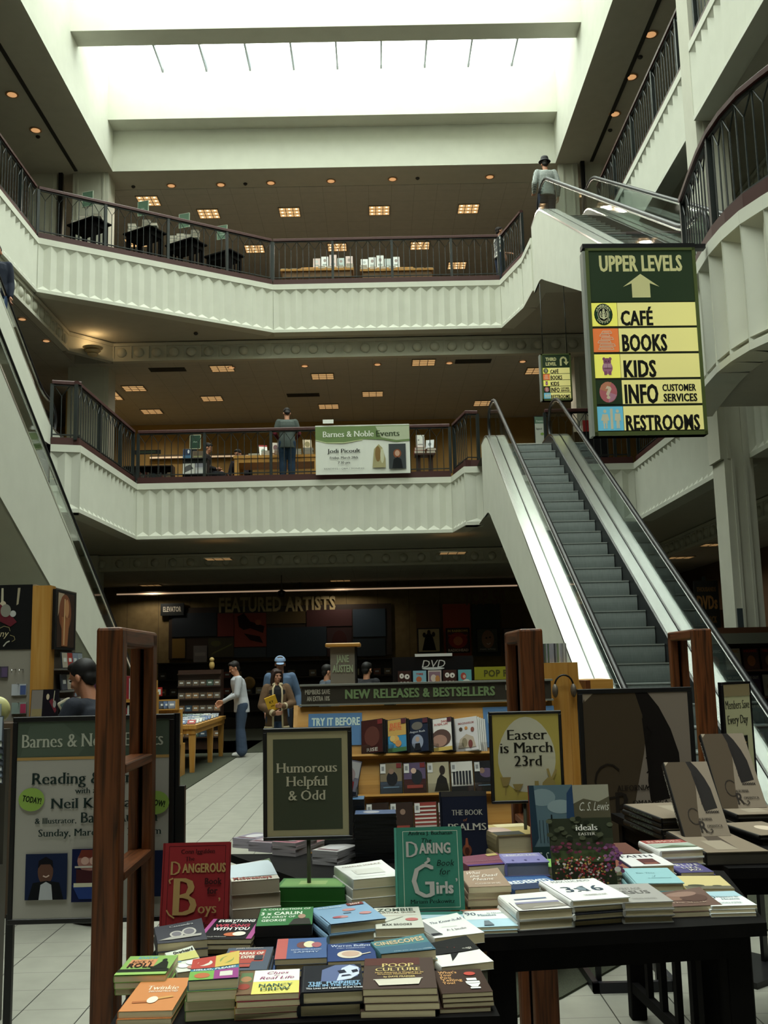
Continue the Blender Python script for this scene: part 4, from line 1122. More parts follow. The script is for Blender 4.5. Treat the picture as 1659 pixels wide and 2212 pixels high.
def book(label, M, w, d, th, cover, items=None, group=None, spine=None, hard=False, curl=0.0, page=None, back=None, spine_items=None, cat='book', name='book'):
    k = (round(w, 4), round(d, 4), round(th, 4), cover, spine, hard, curl, back, id(page))
    if k not in _bc: _bc[k] = book_meshes(w, d, th, cover, spine, hard, page, curl, back)
    t = thing(name, label, cat, M=M, group=group)
    co = link('cover', _bc[k][0], t); link('pages', _bc[k][1], t)
    if items:
        mb = MB()
        prints(mb, items, w, d, Matrix.Translation((-w / 2, -d / 2, th)), 0.0003, 0.00022)
        if curl:
            out = []
            for x, y, z in mb.v:
                u, v = (x + w / 2) / w, (y + d / 2) / d
                out.append((x, y, z + curl * max(0, (u * 0.6 + v * 0.7 - 0.45)) ** 2 + 0.0006))
            mb.v = out
        mb.build('cover_print', co)
    if spine_items:
        mb = MB(); I = Matrix(((0, 0, -1, -w / 2 - (.0065 if hard else .002)), (-1, 0, 0, d / 2), (0, 1, 0, 0), (0, 0, 0, 1)))
        prints(mb, spine_items, d, th, I, 0.0003, 0.0002); mb.build('spine_print', co)
    return t
LOG = []
def stack(what, tfl, tfr, tbl, n, th, cover, items=None, zt=ZT, group=None, under=None, jit=0.006, dmax=None, y0=None, **kw):
    """what: description of the top book; tfl/tfr/tbl: where its upper front-left, front-right and back-left corners are seen."""
    if y0 is None:
        ztop = zt + n * th
    else:
        ztop = at_y(*tfl, y0).z; th = (ztop - zt) / n
    p0, p1, p2 = at_z(*tfl, ztop), at_z(*tfr, ztop), at_z(*tbl, ztop)
    LOG.append((what[:38], round(p0.y, 2), round(p1.y, 2), round(p2.y, 2), round(ztop - zt, 3), n, round(th, 4), round((p1 - p0).length, 3)))
    x = p1 - p0; w = x.length; x.normalize(); y = Vector((-x.y, x.x, 0))
    d = max((p2 - p0).dot(y), 0.08)
    if dmax: d = min(d, dmax)
    cen = p0 + x * w / 2 + y * d / 2
    e = p2 - p0; a1 = math.atan2(x.y, x.x); a2 = math.atan2(e.y, e.x) - PI / 2
    rz = a1 * .5 + a2 * .5; mid = (p0 + p1) / 2 + e / 2; cen = mid
    ucov = under or cover; nm = kw.pop('noun', 'paperback' if not kw.get('hard') else 'hardback')
    where = kw.pop('where', '')
    res = []
    for i in range(n):
        top = i == n - 1
        jx, jy, jr = (0, 0, 0) if top else (random.uniform(-jit, jit), random.uniform(-jit, jit), random.uniform(-.02, .02))
        M = Matrix.Translation((cen.x + jx, cen.y + jy, zt + i * th + 0.0002)) @ Matrix.Rotation(rz + jr, 4, 'Z')
        if top: lb = what + where
        elif n == 2: lb = '%s lying under the %s' % (nm, what)
        else: lb = '%s %s up beneath the %s' % (ORD[i], nm, what)
        k2 = dict(kw)
        if not top: k2['curl'] = 0.0
        res.append(book(lb, M, w, d, th, cover if top else ucov, items if top else None, group, **k2))
    return res
T = lambda *a: ('t',) + a
GN = 'books on the foreground centre table'; GR = 'books on the right display table'
W_ = '#e9e9e4'
# --- centre table, front row
stack('orange paperback with a split cream snack cake', (265, 2184), (380, 2184), (302, 2113), 2, 0.026, '#d8822f', [T('Twinkie', .55, .62, .13, '#f0dcc0', 'serif', .62), T('DECONSTRUCTED', .60, .54, .05, '#f0dcc0', 'bold', .56), ('l', [(.14, .24), (.42, .25)], .11, '#b8641c'), ('l', [(.55, .33), (.85, .40)], .11, '#d89a3a'), ('e', .50, .30, .10, .10, '#f6e7c4')], y0=2.24, group=GN, where=' at front left')
stack('four-coloured paperback with cartoon figures', (405, 2120), (513, 2113), (418, 2075), 4, 0.026, '#2a7fa0', [('r', 0, .54, .5, 1, '#c23a2c'), ('r', .5, .54, 1, 1, '#d8b52c'), ('r', 0, 0, .5, .40, '#6cae2e'), ('r', .5, 0, 1, .40, '#a03a8c'), T('HELLO, PLEASE!', .5, .43, .07, '#e8efe8', 'bold', .86), ('e', .26, .18, .16, .12, '#c8682a'), ('e', .28, .74, .16, .12, '#dcd6c6'), ('e', .74, .76, .15, .13, '#8a9a3a'), ('r', .62, .10, .88, .30, '#d8d4c6')], y0=2.25, group=GN, under='#6a8a3a', curl=0.02, where=' in the front row')
stack('white and yellow paperback with a strip of scenes', (514, 2149), (650, 2145), (517, 2098), 4, 0.021, '#8a1f33', [('r', .24, 0, 1, .5, '#e2d640'), ('r', .24, .5, 1, 1, '#ecebe2'), ('r', 0, 0, .24, 1, '#7a5a3a'), ('r', .02, .5, .22, .9, '#5a7a4a'), ('e', .12, .62, .09, .12, '#b07a4a'), ('e', .10, .30, .10, .12, '#a03a2a'), T('Clues', .62, .80, .11, '#b04a86', 'ital', .36), T('for', .62, .71, .06, '#b04a86', 'ital', .1), T('Real Life', .62, .58, .11, '#b04a86', 'ital', .56), T('NANCY', .62, .26, .11, '#2f5a5a', 'serif', .56), T('DREW', .62, .10, .11, '#2f5a5a', 'serif', .48)], y0=2.25, group=GN, spine='#c9a63a', under='#8a1f33')
stack('dark hardback with a bluish portrait of a face', (652, 2144), (786, 2138), (657, 2087), 2, 0.040, '#10131f', [('p', [(.30, .36), (.62, .32), (.92, .52), (.98, .80), (.88, .98), (.55, .98), (.32, .80)], '#5a6a9a'), ('p', [(.56, .36), (.80, .42), (.95, .60), (.95, .86), (.80, .96), (.66, .84)], '#c9d3e8'), ('p', [(.62, .62), (.74, .66), (.70, .78), (.58, .74)], '#20243a'), ('p', [(.84, .64), (.94, .68), (.92, .78), (.82, .74)], '#20243a'), ('p', [(.64, .50), (.82, .54), (.78, .58), (.66, .56)], '#2a2e48'),
       T('THE  FUNNIEST', .52, .24, .09, '#7fb0d8', 'cond', .86), T('ONE IN THE ROOM', .52, .14, .08, '#7fb0d8', 'cond', .86), T('The Lives and Legends of Del Close', .52, .05, .055, '#d8dbe2', 'bold', .92)], y0=2.25, group=GN, hard=True, where=' in the front row')
stack('large brown paperback with gold lettering and a bathtub', (785, 2137), (946, 2134), (787, 2071), 4, 0.024, '#4a352c', [('r', .0, .75, .8, 1, '#5c2f28'), T('POOP', .48, .68, .13, '#d8bc62', 'serif', .46), T('CULTURE', .48, .54, .11, '#d8bc62', 'serif', .64), T('How America Is Shaped by Its', .5, .465, .045, '#c9a24a', 'bold', .68), T('Grossest National Product', .5, .41, .045, '#c9a24a', 'bold', .62), T('by DAVE PRAEGER', .5, .32, .05, '#d8bc62', 'bold', .44), ('p', [(.16, .24), (.80, .27), (.76, .10), (.22, .07)], '#d6cdb8'), ('l', [(.14, .25), (.82, .28)], .022, '#efe8d4')], y0=2.25, group=GN, where=' in the front row')
stack('small dark brown book with a white toilet picture', (949, 2149), (1057, 2141), (942, 2098), 4, 0.019, '#3a2012', [T("What's", .28, .84, .10, '#d89a4a', 'bold', .38), T('Your', .22, .72, .10, '#d89a4a', 'bold', .26), T('Poo', .20, .60, .10, '#d89a4a', 'bold', .22), T('Telling', .30, .48, .10, '#d89a4a', 'bold', .42), T('You?', .22, .36, .10, '#d89a4a', 'bold', .26), ('e', .72, .78, .12, .08, '#c9402a'), ('r', .56, .36, .84, .44, W_), ('p', [(.56, .34), (.84, .34), (.76, .20), (.64, .20)], W_), ('r', .60, .12, .80, .18, W_), ('r', .60, .46, .80, .56, W_)], y0=2.26, group=GN, where=' at front right')
# --- second row
stack('green paperback with rock and roll lettering', (252, 2108), (361, 2107), (278, 2065), 3, 0.017, '#7fae3c', [('r', .10, .44, .64, .80, '#d8894a'), T('KNOW', .42, .82, .13, '#5a9ab8', 'bold', .40), T('ROCK ‘N’', .36, .60, .13, '#4a2a1c', 'serif', .42), T('ROLL', .38, .38, .20, '#2a1a12', 'heavy', .52), ('p', [(.6, .30), (.7, .5), (.8, .75), (.9, .6), (.95, .3)], '#18200f'), ('e', .80, .72, .05, .07, '#18200f'), ('r', 0, .12, 1, .28, '#18200f'), ('r', 0, .0, 1, .12, '#8fbf46')], y0=2.44, group=GN, where=' at left by the oak post')
stack('pale comics paperback with a curled cover', (358, 2111), (416, 2098), (385, 2055), 1, 0.028, '#d3d6c8', [('r', 0, .5, 1, .8, '#c9c35a'), ('r', 0, .45, .35, .75, '#6a9ab4'), T('Overheard', .6, .84, .10, '#1c1c18', 'heavy', .7), ('e', .3, .25, .18, .10, '#efefe8'), ('e', .65, .35, .18, .10, '#efefe8'), ('e', .6, .14, .20, .08, '#c98a7a')], y0=2.50, group=GN, curl=0.015)
stack('red and slate paperback of expertise', (486, 2096), (588, 2097), (484, 2046), 3, 0.028, '#4f5a6c', [('r', .06, .36, .86, .86, '#b8473a'), ('r', .0, .28, .62, .36, '#b8473a'), T('AREAS OF', .55, .66, .11, '#e6d9c8', 'cond', .56), T('MY EXPERTISE', .52, .48, .12, '#e6d9c8', 'cond', .66), ('r', .66, .40, .84, .60, '#3a4048'), ('r', .3, .10, .62, .22, '#b8473a'), T('JOHN HODGMAN', .48, .90, .05, '#d8c9b8', 'sans', .6)], y0=2.50, group=GN)
stack('blue paperback with a red spine and small candies', (592, 2073), (705, 2068), (601, 2029), 3, 0.030, '#3f5f96', [('r', 0, 0, .22, 1, '#c65a52'), ('e', .52, .64, .12, .16, '#7a4a4a'), ('e', .66, .66, .12, .16, '#e0d6a8'), ('e', .80, .62, .10, .13, '#b0606a'), T('KRISTIN GORE LAUNDRY', .6, .36, .06, '#b9c6dc', 'sans', .6), T('SAMMY', .6, .24, .07, '#b9c6dc', 'sans', .5)], y0=2.54, group=GN)
stack('dark blue book with a pale billfold', (706, 2078), (812, 2073), (709, 2040), 3, 0.031, '#23407c', [T('Warren Buffett', .5, .80, .12, '#c9d2e6', 'serif', .86), T('EVERY SHAREHOLDER', .5, .68, .05, '#c9d2e6', 'sans', .6), ('e', .46, .34, .26, .22, '#d8cbb6'), ('e', .48, .36, .19, .15, '#c9a48c'), ('l', [(.64, .28), (.90, .40)], .05, '#d8cbb6')], y0=2.52, group=GN)
stack('teal paperback with tan film lettering', (818, 2066), (930, 2050), (812, 2037), 2, 0.030, '#3f7f86', [T('CINESCOPES', .48, .66, .22, '#c9b184', 'heavy', .92), ('r', 0, .0, 1, .5, '#3a6880'), ('e', .2, .3, .02, .03, W_), ('e', .5, .36, .02, .03, W_), ('e', .8, .2, .02, .03, W_), T('What your favourite movies', .6, .08, .08, '#c9d6d6', 'sans', .7)], y0=2.53, group=GN, curl=0.015)
stack('black and white paperback with red lettering and a speech tail', (940, 2098), (1040, 2078), (927, 2044), 1, 0.033, '#e4e2dc', [('p', [(0, .50), (1, .50), (1, 1), (0, 1)], '#141414'), T('MY BAD', .50, .66, .22, '#c9281e', 'heavy', .76), T('THE APOLOGY ANTHOLOGY', .54, .56, .07, '#e2ddd0', 'bold', .7), ('p', [(.42, .50), (.58, .50), (.30, .18)], '#141414')], y0=2.50, group=GN, curl=0.02)
# --- third row
stack('dark paperback with large sunglasses', (331, 2042), (438, 2029), (343, 2004), 2, 0.034, '#3f3f48', [('e', .42, .44, .14, .18, '#b9b3aa'), ('e', .68, .50, .15, .19, '#b9b3aa'), ('e', .42, .44, .10, .13, '#77727a'), ('e', .68, .50, .11, .14, '#77727a'), ('p', [(.04, .14), (.30, .30), (.92, .32), (.9, .22), (.3, .14)], '#a8a39a'), T('Cassandra', .55, .80, .09, '#a8a8a8', 'serif', .5)], y0=2.70, group=GN, curl=0.02)
stack('black and pink paperback with bold white words', (438, 2028), (553, 2031), (452, 1983), 3, 0.028, '#141216', [('r', 0, 0, .08, 1, '#b24a92'), ('r', .90, 0, 1, 1, '#b24a92'), T('EVERYTHING', .50, .82, .12, '#ece9e4', 'heavy', .70), T('IS', .48, .74, .06, '#ece9e4', 'bold', .06), T('WRONG', .48, .56, .14, '#c83a52', 'heavy', .66), T('WITH YOU', .50, .40, .13, '#ece9e4', 'heavy', .68), ('e', .60, .20, .16, .09, '#c8622a'), ('e', .72, .22, .12, .10, '#e2dccb'), T('Wendy Molyneux', .32, .06, .05, '#b8b4ae', 'serif', .4)], y0=2.76, group=GN)
stack('green boxed book crowded with white lettering', (556, 2000), (678, 1997), (560, 1962), 2, 0.054, '#2c7a3c', [T('A COLLECTION OF', .5, .86, .09, '#dfe9d6', 'bold', .9), T('3 x CARLIN', .42, .58, .16, '#dfe9d6', 'heavy', .76), T('AN ORGY OF', .38, .40, .10, '#dfe9d6', 'bold', .6), T('GEORGE', .3, .20, .12, '#dfe9d6', 'bold', .44), ('p', [(.58, .0), (.98, .0), (.94, .30), (.82, .36), (.66, .30)], '#3a3a34'), ('e', .80, .44, .07, .12, '#b08a72')], y0=2.80, group=GN, under='#15151a', back='#15151a', spine='#15151a', page=mat('#16161c', 0.4))
stack('sky blue hardback with pink pill shapes', (700, 2004), (812, 1984), (693, 1962), 2, 0.042, '#7ea8cc', [('e', .32, .32, .12, .07, '#c98a8a'), ('e', .58, .66, .12, .07, '#c98a8a'), ('e', .78, .40, .11, .07, '#c98a8a'), ('e', .24, .31, .08, .05, '#b8606a'), ('r', .42, .48, .56, .52, '#6a86a4'), ('r', .64, .86, .94, .98, '#8a3a3a'), T('2007', .79, .89, .07, '#e2d9c8', 'bold', .2), T('The Best American', .3, .84, .06, '#dfe8f0', 'serif', .44)], y0=2.78, group=GN, hard=True, curl=0.006)
stack('pale grey survival paperback with a red oval', (806, 2008), (910, 2003), (814, 1962), 2, 0.030, '#c6c6b8', [T('ZOMBIE', .46, .80, .14, '#3a4a3c', 'heavy', .80), T('SURVIVAL GUIDE', .48, .70, .07, '#6a5a4a', 'bold', .84), ('l', [(.1, .58), (.9, .60)], .012, '#b06a5a'), ('e', .78, .38, .14, .07, '#c46a66'), T('MAX BROOKS', .45, .12, .08, '#5a5a52', 'bold', .62), ('l', [(.12, .24), (.6, .52)], .03, '#b4b4a6')], y0=2.80, group=GN)
stack('white paperback with a small seated figure', (927, 2036), (1019, 2016), (912, 1990), 1, 0.038, '#e6e6e2', [('r', 0, .1, .22, .9, '#8a8a8a'), ('p', [(.02, .1), (.24, .14), (.18, .34), (.04, .3)], '#2a2a30'), T('The Know-It-All', .60, .70, .10, '#4a4a6a', 'ital', .66), ('l', [(.4, .5), (.7, .46)], .02, '#c9c9c4'), T('A. J. Jacobs', .6, .28, .07, '#7a6a7a', 'serif', .4)], y0=2.72, group=GN, curl=0.015)
# --- back row
stack('thick white book with a pale blue cover', (484, 1909), (585, 1898), (503, 1871), 3, 0.058, '#cfc7b8', [('r', .0, .2, 1, .95, '#b9c6d0'), ('e', .46, .58, .30, .24, '#d8dde0'), ('e', .46, .56, .16, .14, '#8a6a5a'), ('p', [(.7, .55), (1, .6), (1, 1), (.72, .95)], '#5a6a4a'), T('McSweeneys', .46, .06, .14, '#9a4a42', 'heavy', .80)], y0=3.05, group=GN, curl=0.02, page=mat('#b5a692', 0.7), noun='thick book')
stack('thick green boxed book with gold lines', (596, 1917), (745, 1917), (612, 1897), 2, 0.062, '#3a7a34', [('r', .05, .1, .95, .9, '#6a9a4a'), ('r', .3, .3, .7, .7, '#8aa85a')], y0=3.16, group=GN, under='#3f8a3a', spine='#3a7a34', page=mat('#2f6a2c', 0.45), noun='thick green boxed book', dmax=0.2)
stack('white paperback with a faint pencil drawing', (750, 1906), (849, 1892), (743, 1871), 4, 0.042, '#dfdfdb', [('r', .2, .3, .78, .62, '#cfcdc6'), ('e', .46, .46, .24, .16, '#bdbab2'), T('CHARLES SCHULZ', .5, .80, .07, '#8a6a5a', 'sans', .8), ('l', [(.08, .12), (.7, .14)], .012, '#8a8a8a')], y0=3.06, group=GN, curl=0.012)
# --- standing display books
def standing(label, tl, tr, bl, y, cover, items, group, th=0.03, lean=0.12, hard=True, spine=None, sk=0.0, dy=.05, spine_items=None, zt=None):
    a, b, c = at_y(*tl, y + dy), at_y(*tr, y + dy + sk), at_y(*bl, y)
    x = b - a; x.z = 0; w = x.length; x.normalize(); dp = Vector((-x.y, x.x, 0))
    if zt is not None: c.z = zt + .001
    up = a - c; hgt = up.length; up = (up - x * up.dot(x)).normalized(); nrm = x.cross(up)
    ctr = c + x * w / 2 + up * hgt / 2
    M = Matrix((x, up, nrm)).transposed().to_4x4(); M.translation = ctr - nrm * th
    t = book(label, M, w, hgt, th, cover, items, group, spine=spine, hard=hard, spine_items=spine_items)
    return t
red = [('l', [(.08, .04), (.08, .96), (.94, .96), (.94, .04), (.08, .04)], .006, '#2a0a0a'), T('Conn Iggulden', .52, .875, .05, '#3a0d0d', 'serif', .52), T('The', .40, .795, .045, '#3a0d0d', 'serif', .14), T('D', .19, .635, .16, '#a8823e', 'serif', .15), T('ANGEROUS', .62, .66, .10, '#a8823e', 'cond', .66), T('B', .35, .18, .44, '#a8823e', 'serif', .36), ('l', [(.16, .60), (.10, .58), (.12, .54)], .02, '#a8823e'), ('l', [(.20, .16), (.12, .20), (.08, .25)], .02, '#a8823e'),
       T('Book', .77, .525, .07, '#3a0d0d', 'cond', .26), T('for', .76, .42, .07, '#3a0d0d', 'cond', .16), T('oys', .69, .205, .12, '#a8823e', 'serif', .28), T('’', .87, .24, .14, '#a8823e', 'serif', .03), T('Hal Iggulden', .50, .055, .055, '#3a0d0d', 'serif', .54)]
standing('red standing book with gold boys lettering at left end of the centre table', (345, 1822), (486, 1821), (346, 1998), 2.98, '#8e1119', red, GN, zt=ZT, spine='#8e1119', lean=0.06)
grn = [('l', [(.10, .035), (.10, .95), (.93, .95), (.93, .035), (.10, .035)], .008, '#b9c9b0'), T('Andrea J. Buchanan', .52, .905, .045, '#12201c', 'serif', .68), T('The', .45, .81, .055, '#12201c', 'ital', .16), T('D', .235, .635, .20, '#b3aba4', 'serif', .18), T('ARING', .58, .68, .125, '#b3aba4', 'cond', .48), T('G', .385, .15, .42, '#b3aba4', 'serif', .34), ('l', [(.42, .555), (.50, .60), (.46, .62)], .035, '#b3aba4'), T('Book', .73, .525, .075, '#12201c', 'ital', .26), T('for', .71, .42, .075, '#12201c', 'ital', .16), T('irls', .71, .20, .14, '#b3aba4', 'cond', .26), T('’', .89, .24, .14, '#b3aba4', 'serif', .03), T('Miriam Peskowitz', .52, .085, .05, '#12201c', 'serif', .66)]
standing('teal green standing book with silver girls lettering in the middle of the centre table', (858, 1788), (999, 1786), (860, 1969), 3.05, '#1f7a63', grn, GN, zt=ZT + .026, spine='#3aa48c', lean=0.06)
stack('flat teal book under the standing teal book', (906, 1993), (1003, 1992), (905, 1970), 1, 0.026, '#2a7a6c', [('r', 0, .35, 1, .7, '#a8c9d8'), T('Miriam Peskowitz', .5, .10, .14, '#12201c', 'serif', .8)], group=GN, zt=ZT)
# --- right table, front row
stack('blue and white paperback of ninety minutes', (1009, 2006), (1110, 1999), (1003, 1967), 2, 0.019, '#a8cfe0', [('r', 0, .42, 1, 1, '#e4e8e6'), ('r', 0, .92, 1, 1, '#b06a4a'), T('90', .16, .64, .18, '#5a6a7a', 'serif', .24), T('Minutes', .5, .58, .12, '#7a93a4', 'serif', .4), T('in Heaven', .72, .70, .08, '#a8b4ba', 'serif', .4), ('p', [(.30, .05), (.52, .05), (.46, .30), (.36, .30)], '#6a7a84')], y0=2.88, group=GR, zt=ZT, where=', left end of the right table')
stack('white hardback with a grey pyramid photograph', (1110, 1972), (1222, 1960), (1094, 1935), 2, 0.044, '#dfddda', [('r', .16, .62, .76, .68, '#5a6a8a'), ('p', [(.10, .04), (.96, .12), (.86, .42), (.08, .34)], '#8f877c'), ('p', [(.30, .10), (.60, .40), (.86, .16)], '#aaa296'), ('r', .1, .36, .9, .46, '#8a86a4')], y0=2.89, group=GR, hard=True, curl=0.006, spine='#e4e2dc')
stack('white hardback numbered 3:16', (1221, 1953), (1333, 1938), (1193, 1904), 4, 0.026, '#e6e6e4', [T('MAX LUCADO', .5, .86, .10, '#8a8a8a', 'serif', .70), T('3:16', .48, .38, .26, '#3a4a5a', 'serif', .68), ('e', .46, .50, .07, .09, '#7a8a96'), T('THE NUMBERS OF HOPE', .52, .16, .06, '#b9b4ae', 'serif', .4)], y0=2.90, group=GR, hard=True, spine='#e6e6e4', under='#26262c', where=' in the front row')
stack('silver grey hardback titled in capitals', (1336, 1954), (1436, 1946), (1318, 1912), 3, 0.028, '#a39f9a', [T('VINTAGE', .45, .66, .13, '#85807c', 'serif', .5), T('JESUS', .45, .44, .17, '#6f6a68', 'serif', .66), T('TIMELESS ANSWERS', .5, .14, .07, '#8a8580', 'sans', .5)], y0=2.94, group=GR, hard=True)
stack('brown paperback with swirling clouds', (1437, 1966), (1533, 1954), (1433, 1931), 2, 0.026, '#6a4c40', [('e', .3, .6, .24, .2, '#86604e'), ('e', .65, .5, .26, .22, '#5a3c32'), ('e', .5, .75, .3, .14, '#947060'), T('The Shack', .45, .18, .08, '#b89a84', 'serif', .7)], y0=2.98, group=GR, curl=0.02)
stack('white and pale blue paperback at the right end', (1532, 1960), (1623, 1954), (1506, 1928), 3, 0.017, '#e2e6e6', [('r', 0, .62, 1, 1, '#9ec4d2'), T('90', .22, .50, .2, '#4a6a7a', 'serif', .26), T('Minutes in', .62, .54, .11, '#8aa4b0', 'serif', .5), T('Heaven', .62, .38, .11, '#8aa4b0', 'serif', .4), T('DON PIPER', .5, .12, .09, '#7a8a92', 'sans', .5)], y0=3.00, group=GR)
# second row
stack('tan paperback with white handwriting', (1002, 1919), (1092, 1913), (1001, 1883), 4, 0.027, '#a0836a', [T('What', .3, .76, .16, '#e4d8cc', 'ital', .36), T('the Dead', .5, .56, .15, '#e4d8cc', 'ital', .66), T('Meant', .44, .36, .15, '#e4d8cc', 'ital', .5), T('CORINNE', .5, .12, .08, '#d8c8b8', 'sans', .6)], y0=3.11, group=GR, curl=0.01)
stack('blue paperback with blocky white word', (1099, 1931), (1191, 1915), (1090, 1892), 2, 0.030, '#34609c', [('r', 0, 0, 1, .36, '#2a3a5c'), T('REDEEMED', .52, .36, .20, '#e2e6ea', 'heavy', .82), T('STORIES', .4, .72, .08, '#5a84b8', 'sans', .4)], y0=3.16, group=GR)
stack('plain aqua hardback', (1371, 1909), (1475, 1907), (1347, 1876), 2, 0.034, '#86bcc4', [('l', [(.48, .46), (.52, .40), (.56, .50)], .014, '#4a7a84'), T('Eat This', .4, .62, .07, '#6a9ca6', 'serif', .4), T('a devotional', .6, .30, .05, '#74a6b0', 'serif', .5)], y0=3.22, group=GR, hard=True, where=' in the second row')
stack('yellow paperback with a savanna tree line', (1477, 1922), (1577, 1919), (1467, 1893), 2, 0.024, '#cdb870', [('r', 0, 0, 1, .22, '#6a6450'), ('e', .26, .24, .18, .08, '#4a4a36'), ('e', .7, .22, .1, .04, '#4a4a36')], y0=3.24, group=GR)
# third row
stack('maroon paperback with purple edge', (1003, 1877), (1087, 1866), (1002, 1852), 2, 0.040, '#7a3a50', [T('FOLLOWING CHRIST', .5, .40, .10, '#a0687a', 'serif', .8), ('r', .7, .78, .95, .95, '#b09a4a'), ('r', 0, 0, 1, .12, '#4a2a7a')], y0=3.36, group=GR, curl=0.01)
stack('lavender hardback with small emblems', (1089, 1866), (1180, 1861), (1082, 1845), 2, 0.040, '#7f79b4', [('r', .06, .62, .92, .92, '#9c96c4'), T('MIRACLES', .5, .70, .14, '#d4d0d8', 'serif', .7), ('e', .2, .24, .03, .06, '#5a5490'), ('e', .5, .24, .03, .06, '#5a5490'), ('e', .8, .24, .03, .06, '#5a5490')], y0=3.40, group=GR, hard=True, page=mat('#8d8a94', 0.7))
stack('lime green book behind the standing garden magazine', (1170, 1874), (1215, 1872), (1166, 1856), 3, 0.024, '#7ab83a', None, y0=3.42, group=GR)
stack('white hardback with a dark red square', (1352, 1875), (1440, 1868), (1341, 1847), 2, 0.042, '#dcd8d8', [T('FAITH', .46, .70, .20, '#3a3a44', 'serif', .76), ('r', .36, .12, .74, .56, '#5c2c2c'), ('r', .40, .12, .70, .24, '#8a4a3a')], y0=3.44, group=GR, hard=True, spine='#2a2440')
stack('purple paperback with spaced white capitals', (1465, 1887), (1533, 1883), (1441, 1862), 3, 0.025, '#4c447c', [('e', .3, .7, .4, .3, '#6a62a0'), T('B L U E', .55, .56, .18, '#e0dcc8', 'serif', .7), T('L I K E', .5, .32, .15, '#e0dcc8', 'serif', .5), T('JAZZ', .55, .12, .14, '#d8d0b8', 'serif', .4)], y0=3.46, group=GR)
stack('white hardback with a red title and a landscape', (1421, 1841), (1506, 1834), (1395, 1817), 3, 0.045, '#d6d6d0', [('r', 0, .68, 1, 1, '#9a4038'), T('RUMORS', .5, .76, .16, '#d6b0a0', 'serif', .8), ('r', 0, .24, 1, .62, '#9cab9c'), ('p', [(0, .24), (.5, .45), (1, .3), (1, .24)], '#5a6a4c')], y0=3.60, group=GR, hard=True, spine='#e0e0dc')
stack('thick book with a painted yellow cover behind the white pages', (1063, 1809), (1153, 1800), (1055, 1783), 2, 0.066, '#c0a65a', [('e', .22, .42, .24, .34, '#c9a898'), ('r', .3, .7, 1, 1, '#d8c890'), ('r', 0, 0, .6, .3, '#4a4a42')], y0=3.66, group=GR, hard=True, spine='#8a7a52', where=' beside the dark blue book')
stack('small brown book beside the garden magazine', (1310, 1885), (1352, 1880), (1306, 1855), 3, 0.036, '#8a4a36', None, y0=3.40, group=GR)
# standing on the right table
psalm = [('r', 0, .93, 1, 1, '#3a3634'), T('THE BOOK', .56, .68, .075, '#b9b2a4', 'serif', .68), T('of', .50, .60, .04, '#a8622a', 'ital', .08), T('PSALMS', .54, .48, .095, '#c4beb0', 'serif', .84), ('e', .52, .22, .10, .08, '#7a3a1c'), ('p', [(.48, .26), (.56, .26), (.54, .38), (.50, .38)], '#9a4a24'), ('e', .52, .21, .05, .05, '#4a1c10'), T('ROBERT ALTER', .52, .085, .05, '#a8a296', 'serif', .80)]
standing('dark navy standing book of psalms with a lute on its cover', (955, 1710), (1053, 1706), (958, 1850), 3.80, '#171c33', psalm, GR, zt=ZT, th=0.035, spine='#131728', lean=0.10)
cs1 = [('r', 0, .30, 1, 1, '#56727e'), ('e', .3, .86, .3, .10, '#7d949a'), ('e', .7, .75, .3, .08, '#8ba0a4'), ('p', [(0, .25), (.16, .4), (.12, 1), (0, 1)], '#1f3a4c'), ('p', [(.78, .3), (.86, .9), (1, 1), (1, .2)], '#23446c')] + [('l', [(x, .34), (x, .60)], .012, '#1c2a30') for x in (.2, .28, .36, .44, .52, .6, .68, .74)] + [('l', [(.48, .34), (.48, .66)], .03, '#10181c'), ('r', 0, 0, 1, .30, '#1d3a3c'), T('C. S. Lewis', .42, .14, .10, '#b9c6c0', 'ital', .7)]
standing('standing blue green book with an iron gate, behind the garden magazine', (1146, 1697), (1240, 1693), (1152, 1848), 3.66, '#2c4a54', cs1, GR, zt=ZT, th=0.02, lean=0.10, hard=False, spine='#8a2a1c')
cs2 = [('r', 0, .78, 1, 1, '#a39d86'), ('p', [(0, .78), (.3, .84), (.7, .80), (1, .86), (1, .6), (0, .6)], '#5c553c'), ('r', 0, 0, 1, .62, '#4a432c'), ('e', .5, .36, .5, .08, '#6d6440'), T('C. S. Lewis', .55, .70, .10, '#d8d4c4', 'ital', .8), T('MERE CHRISTIANITY', .56, .54, .035, '#b0a88c', 'serif', .6)]
standing('standing olive landscape book with handwritten title, behind the garden magazine', (1243, 1696), (1322, 1693), (1247, 1850), 3.66, '#4f4832', cs2, GR, zt=ZT, th=0.02, lean=0.10, hard=False, spine='#9c2c1c')
random.seed(11)
fl = [('r', 0, .70, 1, 1, '#2f3420'), ('r', 0, .55, 1, .72, '#3a3f26'), ('r', 0, .40, 1, .56, '#4a5a2c')]
fl += [('e', random.random(), random.uniform(.72, 1), .05, .03, random.choice(['#454a30', '#232818', '#565a3e'])) for _ in range(30)]
fl += [('e', random.random(), random.uniform(.53, .66), .03, .018, random.choice(['#7a2a4a', '#8c3a52', '#5a2a3c', '#6a3a5c'])) for _ in range(45)]
fl += [('e', min(.97, max(.03, random.gauss(.45, .25))), random.uniform(.02, .46), .017, .012, random.choice(['#a81c24', '#b82a2c', '#c9a030', '#d0b040', '#8a1c28', '#c98a9a', '#d8d2c8', '#3a4a24', '#8a2430', '#a8304a'])) for _ in range(330)]
fl += [('e', random.uniform(.75, 1), random.uniform(.25, .6), .03, .02, random.choice(['#8a4a86', '#7a3a6a', '#9a5a92'])) for _ in range(35)]
